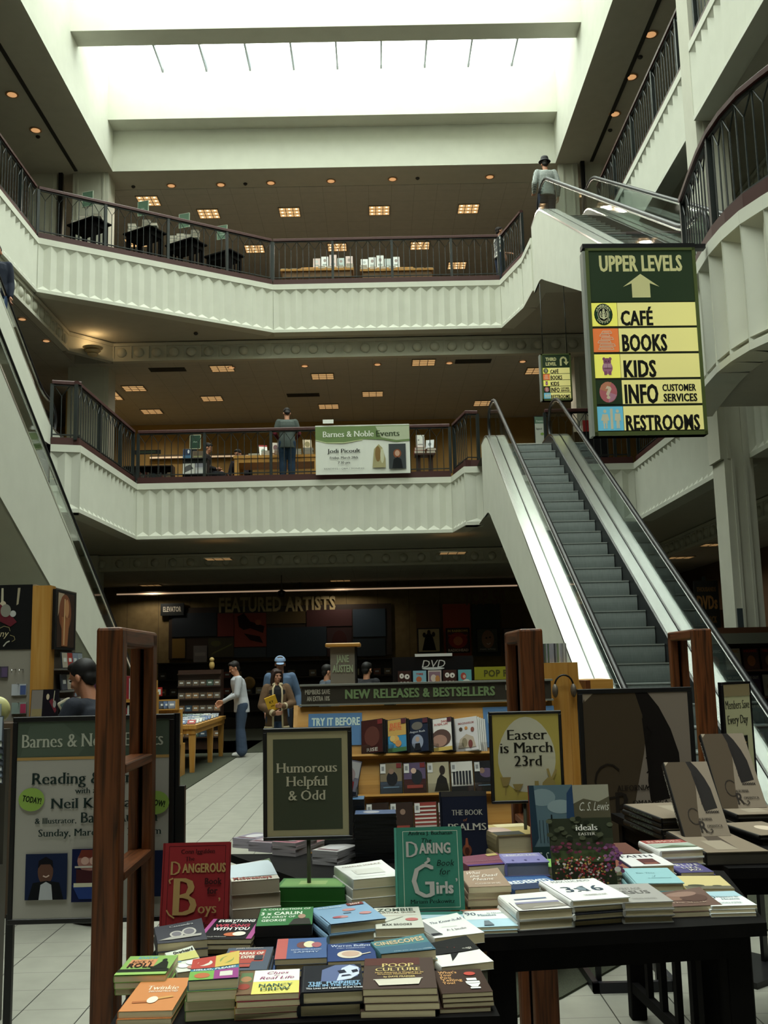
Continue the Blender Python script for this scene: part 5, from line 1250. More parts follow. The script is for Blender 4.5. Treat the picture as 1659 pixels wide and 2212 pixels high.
fl += [('e', .92, .28, .05, .035, '#d8d2ca'), T('ideals', .50, .80, .085, '#e6e2da', 'serif', .34), T('EASTER', .50, .735, .038, '#d8d2c4', 'serif', .26)]
standing('garden magazine with spring tulips standing in the middle of the right table', (1187, 1769), (1322, 1762), (1196, 1902), 3.36, '#2f3420', fl, GR, zt=ZT, th=0.008, lean=0.10, hard=False)
# --- art books on the far right table
GA = 'archway art books at far right'
ac = arch_cover()
sp = [T('CALIFORNIA ROMANTICA', .45, .3, .42, '#c9c2b4', 'serif', .72)]
standing('archway art book standing on the pile at right, the nearer of two', (1434, 1647), (1526, 1638), (1481, 1820), 4.06, '#857460', ac, GA, zt=ZC2 + .045, dy=.24, th=0.035, lean=0.16, spine='#141110', sk=0.0, spine_items=sp)
standing('archway art book standing on the pile at right, the farther of two', (1511, 1586), (1602, 1581), (1560, 1738), 4.66, '#857460', ac, GA, zt=at_y(1565, 1765, 4.42).z + .001, dy=.24, th=0.035, lean=0.16, spine='#141110', spine_items=sp)
stack('dark spined art book left of the nearer standing one', (1416, 1771), (1525, 1763), (1370, 1737), 4, 0.042, '#84735e', [('r', .5, .2, .8, .8, '#978872')], zt=ZC2, y0=4.22, group=GA, hard=True, spine='#141110', back='#141110', spine_items=[T('CALIFORNIA', .5, .3, .45, '#6a7a6a', 'serif', .6)], noun='art book', page=mat('#3f3a34', 0.6))
stack('flat archway art book beneath the nearer standing one', (1506, 1846), (1632, 1838), (1466, 1796), 1, 0.045, '#84735e', [('p', [(.3, .2), (.6, .1), (.7, .8), (.5, .9)], '#4a3c30'), ('r', .25, .1, .6, .5, '#978872')], zt=ZC2, group=GA, hard=True, spine='#141110', back='#141110', page=mat('#4a443c', 0.6))
stack('art book under the farther standing one', (1565, 1765), (1665, 1758), (1538, 1722), 3, 0.05, '#84735e', [('r', .3, .1, .7, .6, '#978872')], zt=ZC2, y0=4.42, group=GA, hard=True, spine='#141110', back='#141110', noun='art book', page=mat('#4a443c', 0.6))
stack('flat art book at the right picture edge', (1635, 1806), (1720, 1800), (1572, 1778), 2, 0.05, '#84735e', [('e', .6, .5, .2, .2, '#c9b49c')], zt=ZC2, y0=4.08, group=GA, hard=True, spine='#141110', back='#141110', noun='art book', page=mat('#4a443c', 0.6))
stack('chestnut brown boxed book left of the art book pile', (1322, 1846), (1378, 1843), (1305, 1822), 1, 0.07, '#6a3a2a', None, zt=ZT, y0=3.72, group=GA, hard=True)

if __import__('os').environ.get('BLOG'):
    for r in LOG: print('STK', r)
# ------------------------------------------------------------------ shop fittings of the ground floor
random.seed(5)
DVD_COL = ['#23252b', '#4a2a24', '#2c3f5c', '#8a2f28', '#5a5650', '#b4b0a6', '#3a4c3a', '#7a6a4c', '#1c1c20', '#5c4a6a', '#9a8a5a', '#34566a']
def facing(label, M, w, h, th, items, base, name='dvd_case', cat='DVD', group=None, edge=None):
    # a case standing face out: local x right, y up, z towards the viewer; origin at its lower left front
    t = thing(name, label, cat, M=M, group=group)
    mb = MB(); mb.box(0, w, 0, h, -th, 0, mat(edge or '#141416', 0.35)); mb.build('case', t)
    mb = MB(); mb.box(0.003, w - 0.003, 0.003, h - 0.003, 0, 0.0012, mat(base, 0.3)); prints(mb, items, w, h, Matrix.Identity(4), 0.0018, 0.0004); mb.build('sleeve', t)
    return t
def rnd_sleeve(r):
    a, b, c = r.choice(DVD_COL), r.choice(DVD_COL), r.choice(['#b8b4aa', '#c9a03a', '#a83a2c', '#d8d4c8', '#6a8aa4'])
    g = [('r', 0.02, r.uniform(.3, .5), .98, .98, a), ('e', r.uniform(.35, .65), r.uniform(.45, .7), r.uniform(.15, .3), r.uniform(.12, .25), b), ('e', r.uniform(.3, .7), r.uniform(.62, .75), .12, .09, r.choice(['#b08a70', '#c9a48c', '#8a6a56'])),
         ('r', .15, r.uniform(.14, .2), .85, r.uniform(.22, .28), c), ('r', .74, .82, .96, .97, '#7a2424')]
    return g
# the sloped maple DVD stand with its long sign
YG = 5.85
gx0, gx1 = -0.46, 0.95
gon = thing('dvd_stand', 'long maple DVD stand under the New Releases & Bestsellers sign bar', 'display stand', (0, 0, 0))
yaw = math.radians(-3)
zt_, zb_ = 1.405, 0.45; sl_ = 0.38     # the board leans back from bottom to top
def board_pt(x, z, o=0.0):
    f = (z - zb_) / (zt_ - zb_); return Vector((x, YG - sl_ * (1 - f) - o, z))
Mbd = frame_m(board_pt(gx0, zb_), (1, 0, 0), Vector((0, -(zt_ - zb_), -sl_ * -1 * -1)) if False else Vector((0, -(zt_ - zb_), sl_)))
Lb = math.hypot(zt_ - zb_, sl_)
mb = MB(); mb.box(0, gx1 - gx0, 0, Lb, -0.03, 0, MAPLE_X, Mbd); mb.build('board', gon)
mb = MB(); mb.box(gx0, gx1, YG - .08, YG + 0.35, 0.0, zb_ + 0.02, MAPLE_X); mb.build('base', gon)
for x in (gx0 - 0.025, gx1):
    mb = MB(); mb.add([(x, YG - sl_ - .08, .38), (x, YG + .36, .38), (x, YG + .36, zt_ - .03), (x, YG + .01, zt_ + .01), (x + .025, YG - sl_ - .08, .38), (x + .025, YG + .36, .38), (x + .025, YG + .36, zt_ - .03), (x + .025, YG + .01, zt_ + .01)], [(0, 1, 2, 3), (7, 6, 5, 4), (0, 4, 5, 1), (1, 5, 6, 2), (2, 6, 7, 3), (3, 7, 4, 0)], MAPLE); mb.build('end_panel', gon)
rows = [0.735, 0.515, 0.30, 0.10]
for k, r in enumerate(rows):
    mb = MB(); mb.box(0, gx1 - gx0, r - 0.012, r, 0, 0.05, MAPLE_X, Mbd); mb.build('ledge', gon)
    mb = MB(); mb.box(0.02, gx1 - gx0 - .02, r, r + 0.05, 0.048, 0.050, CLEAR, Mbd); mb.build('clear_lip', gon)
def bpanel(x0, x1, y0, y1, items, nm):
    mb = MB(); M2 = Mbd @ Matrix.Translation((x0, y0, 0.002)); mb.box(0, x1 - x0, 0, y1 - y0, 0, 0.004, mat('#3f6a96', 0.5), M2); prints(mb, items, x1 - x0, y1 - y0, M2, 0.0048, 0.0006); mb.build(nm, gon)
bpanel(0.06, 0.36, 0.80, 0.985, [('t', 'TRY IT BEFORE', .06, .62, .24, '#b8cfc4', 'cond', .9, 'l'), ('t', 'YOU BUY IT', .06, .2, .24, '#b8cfc4', 'cond', .7, 'l')], 'notice')
bpanel(1.04, 1.44, 0.77, 1.0, [('t', 'LISTEN TO ANYTHING', .06, .60, .22, '#b8cfc4', 'cond', .9, 'l'), ('t', 'IN THE WORLD', .06, .22, .22, '#b8cfc4', 'cond', .62, 'l')], 'notice')
# sign bar on two uprights
bar = MB(); bar.box(gx0 + .02, gx1 + .02, YG - .02, YG + .01, 1.415, 1.525, mat('#3b352c', 0.5)); 
for q in ((1.41, 1.42), (1.52, 1.53)): bar.box(gx0 + .01, gx1 + .03, YG - .03, YG + .02, q[0], q[1], mat('#86867e', 0.35))
bar.build('sign_bar', gon)
Mbar = frame_m((gx0 + .02, YG - .021, 1.42), (1, 0, 0), (0, -1, 0))
for its_ in ([('t', 'NEW RELEASES & BESTSELLERS', .475, .27, .50, '#7f9f60', 'cond', .60)], [('t', 'MEMBERS SAVE', .065, .55, .26, '#b5ad98', 'cond', .10), ('t', 'AN EXTRA 10%', .068, .18, .26, '#b5ad98', 'cond', .092)], [('t', 'MEMBERS SAVE', .885, .55, .30, '#b5ad98', 'cond', .135), ('t', 'AN EXTRA 10%', .888, .16, .30, '#b5ad98', 'cond', .125)]):
    mb = MB(); prints(mb, its_, gx1 - gx0, .10, Mbar, 0.001, 0.0006); mb.build('sign_lettering', gon)
for x in (gx0 + 0.06, gx1 - .05): MB().box(x, x + .015, YG + .005, YG + .02, 1.30, 1.42, IRON).build('upright', gon)
r = random.Random(3)
G = 'DVDs on the maple stand'
def on_board(xl, row, w=0.128, h=0.185, th=0.016, k=0, turn=-20):
    M = Mbd @ Matrix.Translation((xl, rows[row] + 0.002, 0.030 + 0.0)) @ Matrix.Rotation(math.radians(turn), 4, 'Y') @ Matrix.Translation((k * .007, 0, -k * (th + .001)))
    return M
row1 = [('dark red horror', '#3a1614', [('e', .5, .5, .35, .3, '#5c2a1e'), ('t', 'RISE', .5, .06, .10, '#b8aea0', 'bold', .5), ('r', .76, .84, .98, .98, '#7a1f1f')], .355, 4),
        ('yellow and blue cartoon', '#3f86b0', [('r', .02, .5, .98, .98, '#c99a2a'), ('t', 'BEE', .5, .76, .12, '#d8641c', 'heavy', .5), ('t', 'MOVIE', .5, .66, .1, '#d8641c', 'heavy', .56), ('e', .5, .38, .16, .12, '#d8a02a'), ('e', .62, .26, .14, .10, '#c9842a'), ('e', .36, .42, .12, .09, '#d8b04a'), ('r', .02, .02, .98, .14, '#3a6a34'), ('r', .76, .84, .98, .98, '#5a2430')], .485, 2),
        ('dark blue fantasy', '#1c2438', [('e', .5, .78, .25, .12, '#6a6258'), ('t', 'August Rush', .5, .58, .06, '#c9ccd4', 'serif', .7), ('e', .5, .3, .26, .22, '#8a93aa'), ('e', .5, .38, .09, .08, '#b0907a'), ('p', [(.34, .05), (.66, .05), (.6, .26), (.4, .26)], '#1a1a20'), ('r', .76, .84, .98, .98, '#5a2430')], .605, 3),
        ('white comedy', '#d8d2cc', [('t', 'DAN', .66, .86, .06, '#b82a22', 'bold', .26), ('t', 'IN REAL LIFE', .52, .78, .06, '#b82a22', 'bold', .6), ('e', .5, .40, .44, .26, '#5c4038'), ('e', .42, .32, .34, .18, '#a87a66'), ('r', .02, .02, .98, .13, '#c9a62a'), ('r', .8, .86, .98, .98, '#5a2430')], .735, 2),
        ('white family film with balloons', '#c9c4c4', [('t', 'IMAGINARIUM', .5, .80, .06, '#a04a42', 'bold', .7), ('e', .26, .66, .08, .06, '#4a3a2a'), ('e', .5, .68, .07, .05, '#c9822a'), ('e', .78, .62, .08, .07, '#8a4a3a'), ('p', [(.1, .1), (.9, .1), (.8, .4), (.5, .5), (.2, .36)], '#b8a48c'), ('e', .4, .25, .12, .14, '#8a7a5a'), ('e', .66, .2, .1, .12, '#7a3a34')], .875, 5)]
for nm, base, it, x, n in row1:
    for k in range(n):
        if k == 0: facing('%s DVD facing out in the top row of the maple stand' % nm, on_board(x, 0), .128, .19, .016, it, base, group=G, edge='#d2d0cc' if 'family' in nm else '#141416')
        else:
            t = thing('dvd_case', 'DVD case behind the %s DVD, %s one back' % (nm, ORD[k - 1]), 'DVD', M=on_board(x, 0, k=k), group=G)
            MB().box(0.0, .128, 0, .19, -.016, 0, mat('#d2d0cc' if 'family' in nm else '#141416', 0.35)).build('case', t)
def white_tag(g): return g + [('r', .03, .66, .26, .96, '#cfcdc8'), ('r', .08, .74, .2, .88, '#8a8a8a')]
descr2 = [('group portrait on grey', '#6a6258'), ('dusky blue scene', '#3a4250'), ('red and black figures', '#3a1a1a'), ('dark suited man on cream', '#a39a80'), ('row of men on white', '#c4c0b8'), ('black with an amber bottle', '#141214'), ('dark crowd', '#2a2620')]
for i, (d_, c_) in enumerate(descr2):
    x = .325 + .128 * i if i else .215
    g = white_tag(rnd_sleeve(r))
    if 'suit' in d_: g = white_tag([('p', [(.3, .05), (.95, .05), (.85, .45), (.6, .6), (.45, .45)], '#1c1814'), ('e', .68, .72, .13, .15, '#2a201a')])
    if 'row of men' in d_: g = white_tag([('r', .1 + .14 * q, .25, .2 + .14 * q, .68, '#2a2a30') for q in range(6)] + [('r', .02, .02, .98, .2, '#24242a')])
    facing('DVD with %s in the second row of the maple stand' % d_, on_board(x, 1, turn=-5), .122, .17, .014, g, c_, group=G)
descr3 = [('dark brown cover', '#2a1a12'), ('another brown cover beside it', '#30201a'), ('red striped cover', '#8a3a34'), ('red and grey cover', '#6a3030'), ('grey cover with a price tag', '#5a5650')]
for i, (d_, c_) in enumerate(descr3):
    g = rnd_sleeve(r)[2:4]
    if 'striped' in d_ or 'red and grey' in d_: g = [('r', .04, .1 + .12 * q, .96, .15 + .12 * q, '#c9bdb2') for q in range(7)]
    facing('DVD with %s in the third row of the maple stand' % d_, on_board(.375 + .128 * i, 2, turn=-5), .122, .17, .014, white_tag(g), c_, group=G)
for i, (d_, c_) in enumerate([('blue sleeve', '#2a3a4a'), ('orange and white sleeve', '#8a4a2a'), ('dark speckled sleeve', '#2a2a2a')]):
    facing('DVD with %s in the lowest row of the maple stand' % d_, on_board(.56 + .128 * i, 3, turn=-5), .122, .17, .014, white_tag(rnd_sleeve(r)), c_, group=G)
# DVD header unit behind the bar
yh = 7.2
a, b, c = at_y(848, 1420, yh), at_y(1022, 1418, yh), at_y(850, 1474, yh)
hdr = thing('dvd_header', 'black DVD header unit above the sign bar holding five children’s films', 'display stand', (a.x, yh, 0))
W5 = b.x - a.x; mb = MB(); mb.box(0, W5, 0, .06, c.z - .05, a.z, mat('#0e0e12', 0.4)); mb.build('header_panel', hdr)
mb = MB(); mb.box(W5 * .28, W5 * .74, -.01, .05, a.z, a.z + .02, mat('#d6d8d6', 0.4)); mb.build('top_light', hdr)
mb = MB(); prints(mb, [('t', 'DVD', .5, .56, .30, '#d2d4d2', 'ital', .28), ('e', .5, .52, .14, .05, '#d2d4d2')], W5, a.z - c.z, frame_m((0, -.002, c.z), (1, 0, 0), (0, -1, 0)), 0.001, 0.001); mb.build('logo', hdr)
MB().box(0.02, W5 - .02, .0, .30, 0.0, c.z - .05, MAPLE).build('cabinet', hdr)
MB().box(0, W5, -.05, .06, c.z - .06, c.z - .045, MAPLE).build('ledge', hdr)
fam = [('101 in white on dark, left one', '#3a2420', [('e', .3, .7, .16, .14, '#d8d4cc'), ('e', .68, .66, .18, .14, '#d8d4cc'), ('e', .3, .7, .04, .04, INK), ('e', .7, .66, .05, .05, INK), ('t', '101', .5, .2, .18, '#c9c4bc', 'heavy', .56)]),
       ('pale blue sea scene', '#7aa8b8', [('e', .45, .5, .2, .16, '#b8602a'), ('t', 'TIME', .5, .74, .1, '#b83a2a', 'heavy', .5), ('e', .7, .25, .14, .12, '#c98a4a')]),
       ('pale frame and orange cat', '#b8b0a8', [('r', .1, .08, .9, .9, '#8a6a7a'), ('e', .42, .55, .2, .2, '#c9b8a8'), ('e', .7, .5, .16, .2, '#b87a2a')]),
       ('101 in white on dark, right one', '#3a2420', [('e', .32, .7, .16, .14, '#d8d4cc'), ('e', .68, .68, .18, .14, '#d8d4cc'), ('e', .3, .7, .04, .04, INK), ('e', .7, .66, .05, .05, INK), ('t', '101', .5, .2, .18, '#c9c4bc', 'heavy', .56)]),
       ('turquoise with a red swirl', '#5a9aa0', [('e', .4, .62, .2, .2, '#a83a2c'), ('e', .46, .6, .1, .1, '#c9a088'), ('e', .6, .3, .26, .16, '#b8c9c4')])]
for i, (d_, c_, g) in enumerate(fam):
    facing('DVD showing %s, on the black header unit' % d_, frame_m((a.x + .03 + i * (W5 - .04) / 5, yh - .035, c.z - .045), (1, -.12, 0), (-.12, -1, .1)), .098, .125, .014, g, c_, group='films on the black header unit')
# Jane Austen tower
yj = 7.7
a, b, c = at_y(706, 1390, yj), at_y(776, 1388, yj), at_y(716, 1466, yj)
jt = thing('display_tower', 'grey display tower lettered Jane Austen under a maple cap', 'display stand', (a.x, yj, 0))
wj = b.x - a.x
MB().bbox(-.01, wj + .01, -.06, .22, a.z - .03, a.z, MAPLE_X, .006, 1).build('cap', jt)
MB().box(.025, wj - .02, -.02, .2, .0, a.z - .03, mat('#7a7468', 0.6)).build('panel', jt)
MB().box(wj - .035, wj - .02, -.03, .2, .0, a.z - .03, BLACKM).build('edge', jt)
mb = MB(); prints(mb, [('t', 'JANE', .5, .46, .20, '#9fb088', 'cond', .52), ('t', 'AUSTEN', .5, .18, .20, '#9fb088', 'cond', .84)], wj - .06, a.z - c.z, frame_m((.025, -.022, c.z), (1, 0, 0), (0, -1, 0)), .001, .001); mb.build('lettering', jt)
# maple counters right of the header with boards
ct = thing('counter', 'maple counter with yellow and black boards behind the right end of the sign bar', 'counter', (0.66, 8.2, 0))
MB().box(0, 1.2, 0, .5, 0, 1.48, MAPLE_X).build('body', ct)
mb = MB(); M_ = frame_m((.10, -.01, 1.50), (1, 0, 0), (0, -1, 0)); mb.box(0, .5, 0, .10, -.01, 0, mat('#8a8a24', 0.5), M_); prints(mb, [('t', 'POP ROCK', .5, .25, .5, '#4a4a1c', 'bold', .7)], .5, .10, M_, .002, .001); mb.build('yellow_board', ct)
mb = MB(); M_ = frame_m((-.10, -.02, 1.37), (1, 0, 0), (0, -1, 0)); mb.box(0, .50, 0, .10, -.01, 0, mat('#101010', 0.5), M_); prints(mb, [('t', 'BUY 2 GET 1 $9.99', .5, .25, .5, '#c9c9c4', 'heavy', .86)], .5, .10, M_, .002, .001); mb.build('black_board', ct)
bx = thing('wooden_box', 'flat reddish wooden box lying behind the sign bar', 'box', (-.12, 7.0, 0)); MB().bbox(-.18, .18, -.1, .1, 1.455, 1.51, mat('#6a3a24', 0.5), .006, 1).build('box', bx); MB().box(-.15, .15, -.08, .08, 0, 1.454, MAPLE).build('pedestal', bx)
# right: maple fixture with curved side and a row of CDs on top
fx = thing('cd_fixture', 'maple fixture with a curved side carrying a row of CDs, left of the archway poster', 'display stand', (1.08, 6.75, 0))
MB().box(0, .16, 0, .35, 0, 1.62, MAPLE).build('body', fx)
prof = [(.16, 0), (.27, 0), (.27, 1.30), (.26, 1.42), (.225, 1.50), (.222, 1.62), (.16, 1.62)]
mb = MB(); n = len(prof); mb.add([(x, -.01, z) for x, z in prof] + [(x, .34, z) for x, z in prof], [tuple(range(n)), tuple(range(n, 2 * n))[::-1]] + [(i, n + i, n + (i + 1) % n, (i + 1) % n) for i in range(n)], MAPLE); mb.build('curved_side', fx)
mb = MB(); mb.box(.27, .30, -.01, .34, 0, 1.5, OAK); mb.build('side_trim', fx)
for k in range(15):
    x = 1.085 + k * .0105; c_ = random.choice(['#8a8a8a', '#b8b8b4', '#5a6a5a', '#7a8a6a', '#4a4a50', '#9a9aa4'])
    o = MB().box(0, .0095, 0, .14, 0, .125, mat(c_, 0.35)).build('cd_case', None, (x, 6.78, 1.621)); tag(o, 'CD standing spine out in the row on top of the curved maple fixture', 'CD', 'CDs on top of the curved maple fixture')
hp = thing('headphones', 'dark headphones hanging on the curved maple fixture', 'headphones', (1.20, 6.70, 1.47))
MB().tube([(.06 * math.cos(t) , 0, .07 * math.sin(t)) for t in [PI * i / 10 for i in range(11)]], .006, BLACKM).build('headband', hp)
for sx in (-1, 1): MB().ell((sx * .06, 0, -.03), (.02, .035, .045), mat('#5a5248', 0.4)).build('ear_cup', hp)
# bargain DVD table behind the olive sign
G = 'DVDs on the dark table behind the olive sign'
def flat_case(label, p, w, d, th, rz, col, items, group, edge='#15151a'):
    t = thing('dvd_case', label, 'DVD', (p[0], p[1], p[2]), rz, group)
    MB().box(-w / 2, w / 2, -d / 2, d / 2, 0, th, mat(edge, 0.35)).build('case', t)
    mb = MB(); mb.box(-w / 2 + .002, w / 2 - .002, -d / 2 + .002, d / 2 - .002, th, th + .001, mat(col, 0.3)); prints(mb, items, w, d, Matrix.Translation((-w / 2, -d / 2, th + .001)), .0005, .0004); mb.build('sleeve', t)
for (u, v, n, d_, e, c_) in [(525, 1832, 3, 'leftmost pale violet pile', '#a8a0ac', '#8a8494'), (560, 1840, 3, 'second pale violet pile', '#a8a0ac', '#9a8a94'), (612, 1848, 4, 'pinkish pile left of the sign post', '#a8a0a4', '#a86a7a'), (700, 1868, 4, 'whitish pile right of the sign post', '#a8a4a8', '#b8b4b4'), (655, 1832, 2, 'small pile behind the sign post', '#a8a0a4', '#8a5a62')]:
    p = at_z(u, v, ZD)
    for k in range(n):
        flat_case('DVD case in the %s, %s up from the table' % (d_, ORD[k]), (p.x + .05, p.y + .07, ZD + .0005 + k * .0155), .135, .19, .015, -.5 + random.uniform(-.04, .04), c_, [('e', .5, .5, .3, .3, '#b8b4b8'), ('r', .1, .1, .9, .22, '#6a4a52')] if k == n - 1 else [], G, e)
p = at_z(765, 1870, ZD)
for k in range(14):
    flat_case('black DVD case in the tall black pile, %d up from the table' % (k + 1) if False else 'black DVD case in the tall black pile right of the olive sign', (p.x + .10, p.y + .10, ZD + .0005 + k * .0155), .19, .135, .015, random.uniform(-.03, .03), '#4a5a7a' if k == 13 else '#20222a', [('e', .4, .5, .2, .3, '#8a8a94')] if k == 13 else [], G, '#0f0f12')
p = at_z(700, 1868, ZD)
for k in range(17):
    flat_case('black DVD case in the pile behind the lower right corner of the olive sign', (p.x + .09, p.y + .22, ZD + .0005 + k * .0155), .19, .135, .015, random.uniform(-.03, .03), '#4a6a8a' if k == 16 else '#20222a', [], G, '#0f0f12')
a, b, c = at_y(700, 1642, 4.62), at_y(798, 1650, 4.62), at_y(742, 1722, 4.62)
facing('standing DVD with a red and white cover on a wire easel beside the olive sign', frame_m((p.x + .03, p.y + .22, ZD + 17 * .0155 + .012), (0.80, 0.25, -.20), (-.25, -1, .2)), .12, .185, .016, [('r', .05, .55, .95, .95, '#c9c4c4'), ('e', .5, .6, .3, .2, '#b89a9a'), ('r', .2, .25, .8, .45, '#a82a2c'), ('r', .05, .08, .95, .2, '#2a2a34')], '#8a8490', group=G)
ea = thing('wire_easel', 'black wire easel holding the standing DVD beside the olive sign', 'easel', (p.x + .11, p.y + .27, ZD + 17 * .0155 + .022))
MB().tube([(-.05, -.04, -.02), (-.03, .0, .10), (.03, .03, .09), (.04, -.03, -.02), (.02, -.05, -.02)], .004, BLACKM, 6).build('wire', ea)

# ------------------------------------------------------------------ left: CD tables, wall fixture
G = 'CDs on the maple CD table'
tb = thing('cd_table', 'long maple table of CDs with tapered legs, beside the man in the white shirt', 'table', (-3.45, 18.3, 0))
MB().box(-.5, .5, -1.6, 1.6, .70, .76, MAPLE).build('tabletop', tb)
MB().box(-.48, .48, -1.57, 1.57, .62, .70, MAPLE).build('apron', tb)
for x, y in ((.42, -1.5), (-.42, -1.5), (.42, .25), (.42, 1.5), (-.42, 1.5)):
    mb = MB(); t0, t1 = .055, .035
    mb.add([(x - t1, y - t1, 0), (x + t1, y - t1, 0), (x + t1, y + t1, 0), (x - t1, y + t1, 0), (x - t0, y - t0, .70), (x + t0, y - t0, .70), (x + t0, y + t0, .70), (x - t0, y + t0, .70)], [(3, 2, 1, 0), (4, 5, 6, 7), (0, 1, 5, 4), (1, 2, 6, 5), (2, 3, 7, 6), (3, 0, 4, 7)], MAPLE); mb.build('leg', tb)
CDC = ['#8a929a', '#b8bcc0', '#5a6a8a', '#9a3a34', '#6a7a6a', '#c4c4be', '#4a4e58', '#a8a090', '#7a8494']
_cd = {}
def cd(p, rx, rz, c_, label, group, s=1.0):
    if c_ not in _cd:
        mb = MB(); mb.box(-.071, .071, -.005, .005, 0, .125, mat('#3a3e44', 0.25)); mb.box(-.066, .066, -.0062, -.005, .005, .12, mat(c_, 0.3)); mb.box(-.035, .035, -.0068, -.0062, .05, .08, mat('#d0d2d0', 0.4)); _cd[c_] = mb.mesh('cd_case')
    o = link('cd_case', _cd[c_], None); o.matrix_world = Matrix.Translation(p) @ Matrix.Rotation(rz, 4, 'Z') @ Matrix.Rotation(rx, 4, 'X') @ Matrix.Scale(s, 4); tag(o, label, 'CD', group)
for j in range(9):
    for i in range(6):
        cd((-3.83 + i * .15, 16.95 + j * .30, .765), -1.05, random.uniform(-.05, .05), random.choice(CDC), 'CD tilted in the rows on top of the long maple CD table', G)
def rack_box(label, x0, x1, y, z, d=.22, h=.16, cat='rack'):
    t = thing('cd_rack', label, cat, (x0, y, z)); w = x1 - x0
    MB().box(0, w, 0, d, 0, .015, MAPLE_X).build('rack_floor', t); MB().box(0, w, d - .015, d, 0.015, h, MAPLE_X).build('rack_back', t)
    for x in (0, w - .02): MB().box(x, x + .02, 0, d, .015, h, MAPLE).build('rack_end', t)
    MB().box(0.02, w - .02, 0, .006, .015, .05, CLEAR).build('clear_lip', t)
    return t
G = 'CDs in the racks at the near end of the maple CD table'
for k, (z, y, d_) in enumerate([(.50, 16.15, 'lower'), (.76, 16.30, 'middle'), (1.02, 16.45, 'upper')]):
    rack_box('%s maple CD rack at the near end of the long CD table' % d_, -3.93, -3.08 - (.06 * k), y - .1, z)
    st = MB(); 
    for i in range(11 - k):
        cd((-3.87 + i * .072, y + .02, z + .016), -.2, math.radians(38), random.choice(CDC), 'CD standing aslant in the %s rack at the near end of the CD table' % d_, G)
# rack stand
t = thing('rack_stand', 'maple stand carrying the three stepped CD racks', 'stand', (-3.48, 16.20, 0)); MB().box(-.40, .38, .0, .35, 0, .499, MAPLE).build('pedestal', t); MB().box(-.40, .32, .39, .46, .0, 1.019, MAPLE).build('upright', t)
# tower rack
tw = thing('cd_tower', 'dark tower rack of CDs in four tiers behind the man in the white shirt', 'rack', (-3.75, 21.6, 0))
MB().box(-.45, .45, .0, .35, 0, 1.64, mat('#3a2418', 0.5)).build('carcass', tw)
for k in range(6): MB().box(-.45, .45, -.10, .0, .25 + k * .26, .265 + k * .26, mat('#3a2418', 0.5)).build('shelf', tw)
for j in range(5):
    for i in range(6): cd((-4.12 + i * .148, 21.545, .27 + j * .26 + .002), -.12, 0, random.choice(['#5a4a3a', '#6a5a4a', '#4a5a4a', '#7a5a3a', '#3a4a5a', '#8a6a4a']), 'CD facing out in %s tier of the dark tower rack' % ('the lowest', 'the second', 'the third', 'the fourth', 'the top')[j], 'CDs in the dark tower rack', 1.0)
fg = thing('figurine', 'small tan figurine sitting on top of the dark tower rack', 'figurine', (-3.52, 21.75, 1.64)); MB().ell((0, 0, .09), (.06, .05, .09), mat('#b89a5a', .6)).build('body', fg); MB().ell((0, 0, .21), (.05, .05, .05), mat('#c4a86a', .6)).build('head', fg)
sgn = thing('price_card', 'small red and white card standing left of the dark tower rack', 'card', (-4.62, 21.6, 1.0)); MB().box(-.09, .09, 0, .02, .12, .3, mat('#a82a24', .5)).build('card', sgn); MB().box(-.06, .06, -.004, 0, .15, .26, mat('#d8d4cc', .5)).build('label_panel', sgn); MB().tube([(0, .01, -.998), (0, .01, .13)], .012, IRON).build('post', sgn)

# left wall fixture under the escalator
YF = 7.4
def xl(u, v=1400, y=YF): return at_y(u, v, y).x
pw = thing('wall_fixture', 'beige pegboard fixture with a maple pillar at the left edge, big dark poster above', 'display fixture', (0, 0, 0))
xa, xb, xc = xl(-160), xl(68), xl(108)
ztop = at_y(68, 1262, YF).z; zmid = at_y(68, 1402, YF).z
MB().box(xa, xb + .01, YF + .02, YF + .10, 0, ztop - .0, mat('#8d877c', 0.7)).build('pegboard', pw)
MB().box(xb, xc, YF - .01, YF + .10, 0.9, ztop - .012, MAPLE).build('pillar', pw)
MB().box(xc - .03, xc, YF + .10, YF + .62, 0.0, ztop - .02, mat('#5a5044', 0.7)).build('side_wall', pw)
mb = MB(); M_ = frame_m((xa, YF + .018, zmid), (1, 0, 0), (0, -1, 0)); wP, hP = xb - xa - .01, ztop - zmid
mb.box(0, wP, 0, hP, -.004, .004, BLACKM, M_)
prints(mb, [('p', [(.70, .95), (.72, .95), (.725, .70), (.70, .62)], '#b8b090'), ('p', [(.86, .95), (.885, .95), (.87, .70), (.85, .68)], '#a89a7a'), ('e', .72, .70, .03, .05, '#c9b89a'), ('p', [(.68, .72), (.62, .5), (.80, .35), (.86, .42), (.76, .62)], '#6a1a28'), ('e', .82, .55, .03, .05, '#b8b8b4'), ('e', .75, .60, .05, .10, '#8a8678'), ('e', .55, .78, .05, .07, '#b8a488'), ('p', [(.45, .62), (.58, .76), (.64, .6), (.55, .45)], '#a8a08a'), ('e', .50, .45, .12, .12, '#1c2a3a'),
             ('t', 'Symphony', .60, .20, .10, '#c9b884', 'ital', .36), ('l', [(.70, .33), (.74, .36), (.79, .34), (.80, .28)], .006, '#8a7a4a'), ('l', [(.80, .22), (.84, .20), (.85, .15), (.82, .12)], .006, '#8a7a4a'), ('l', [(.74, .05), (.77, .11), (.80, .13)], .012, '#b8b4a4'), ('t', 'ORCHESTRA', .56, .12, .03, '#8a4a3a', 'sans', .2)], wP, hP, M_, .005, .0008); mb.build('poster', pw)
mb = MB(); M_ = frame_m((xc + .003, YF + .03, zmid - .005), (0, 1, 0), (1, 0, 0)); hV = ztop - .03 - zmid
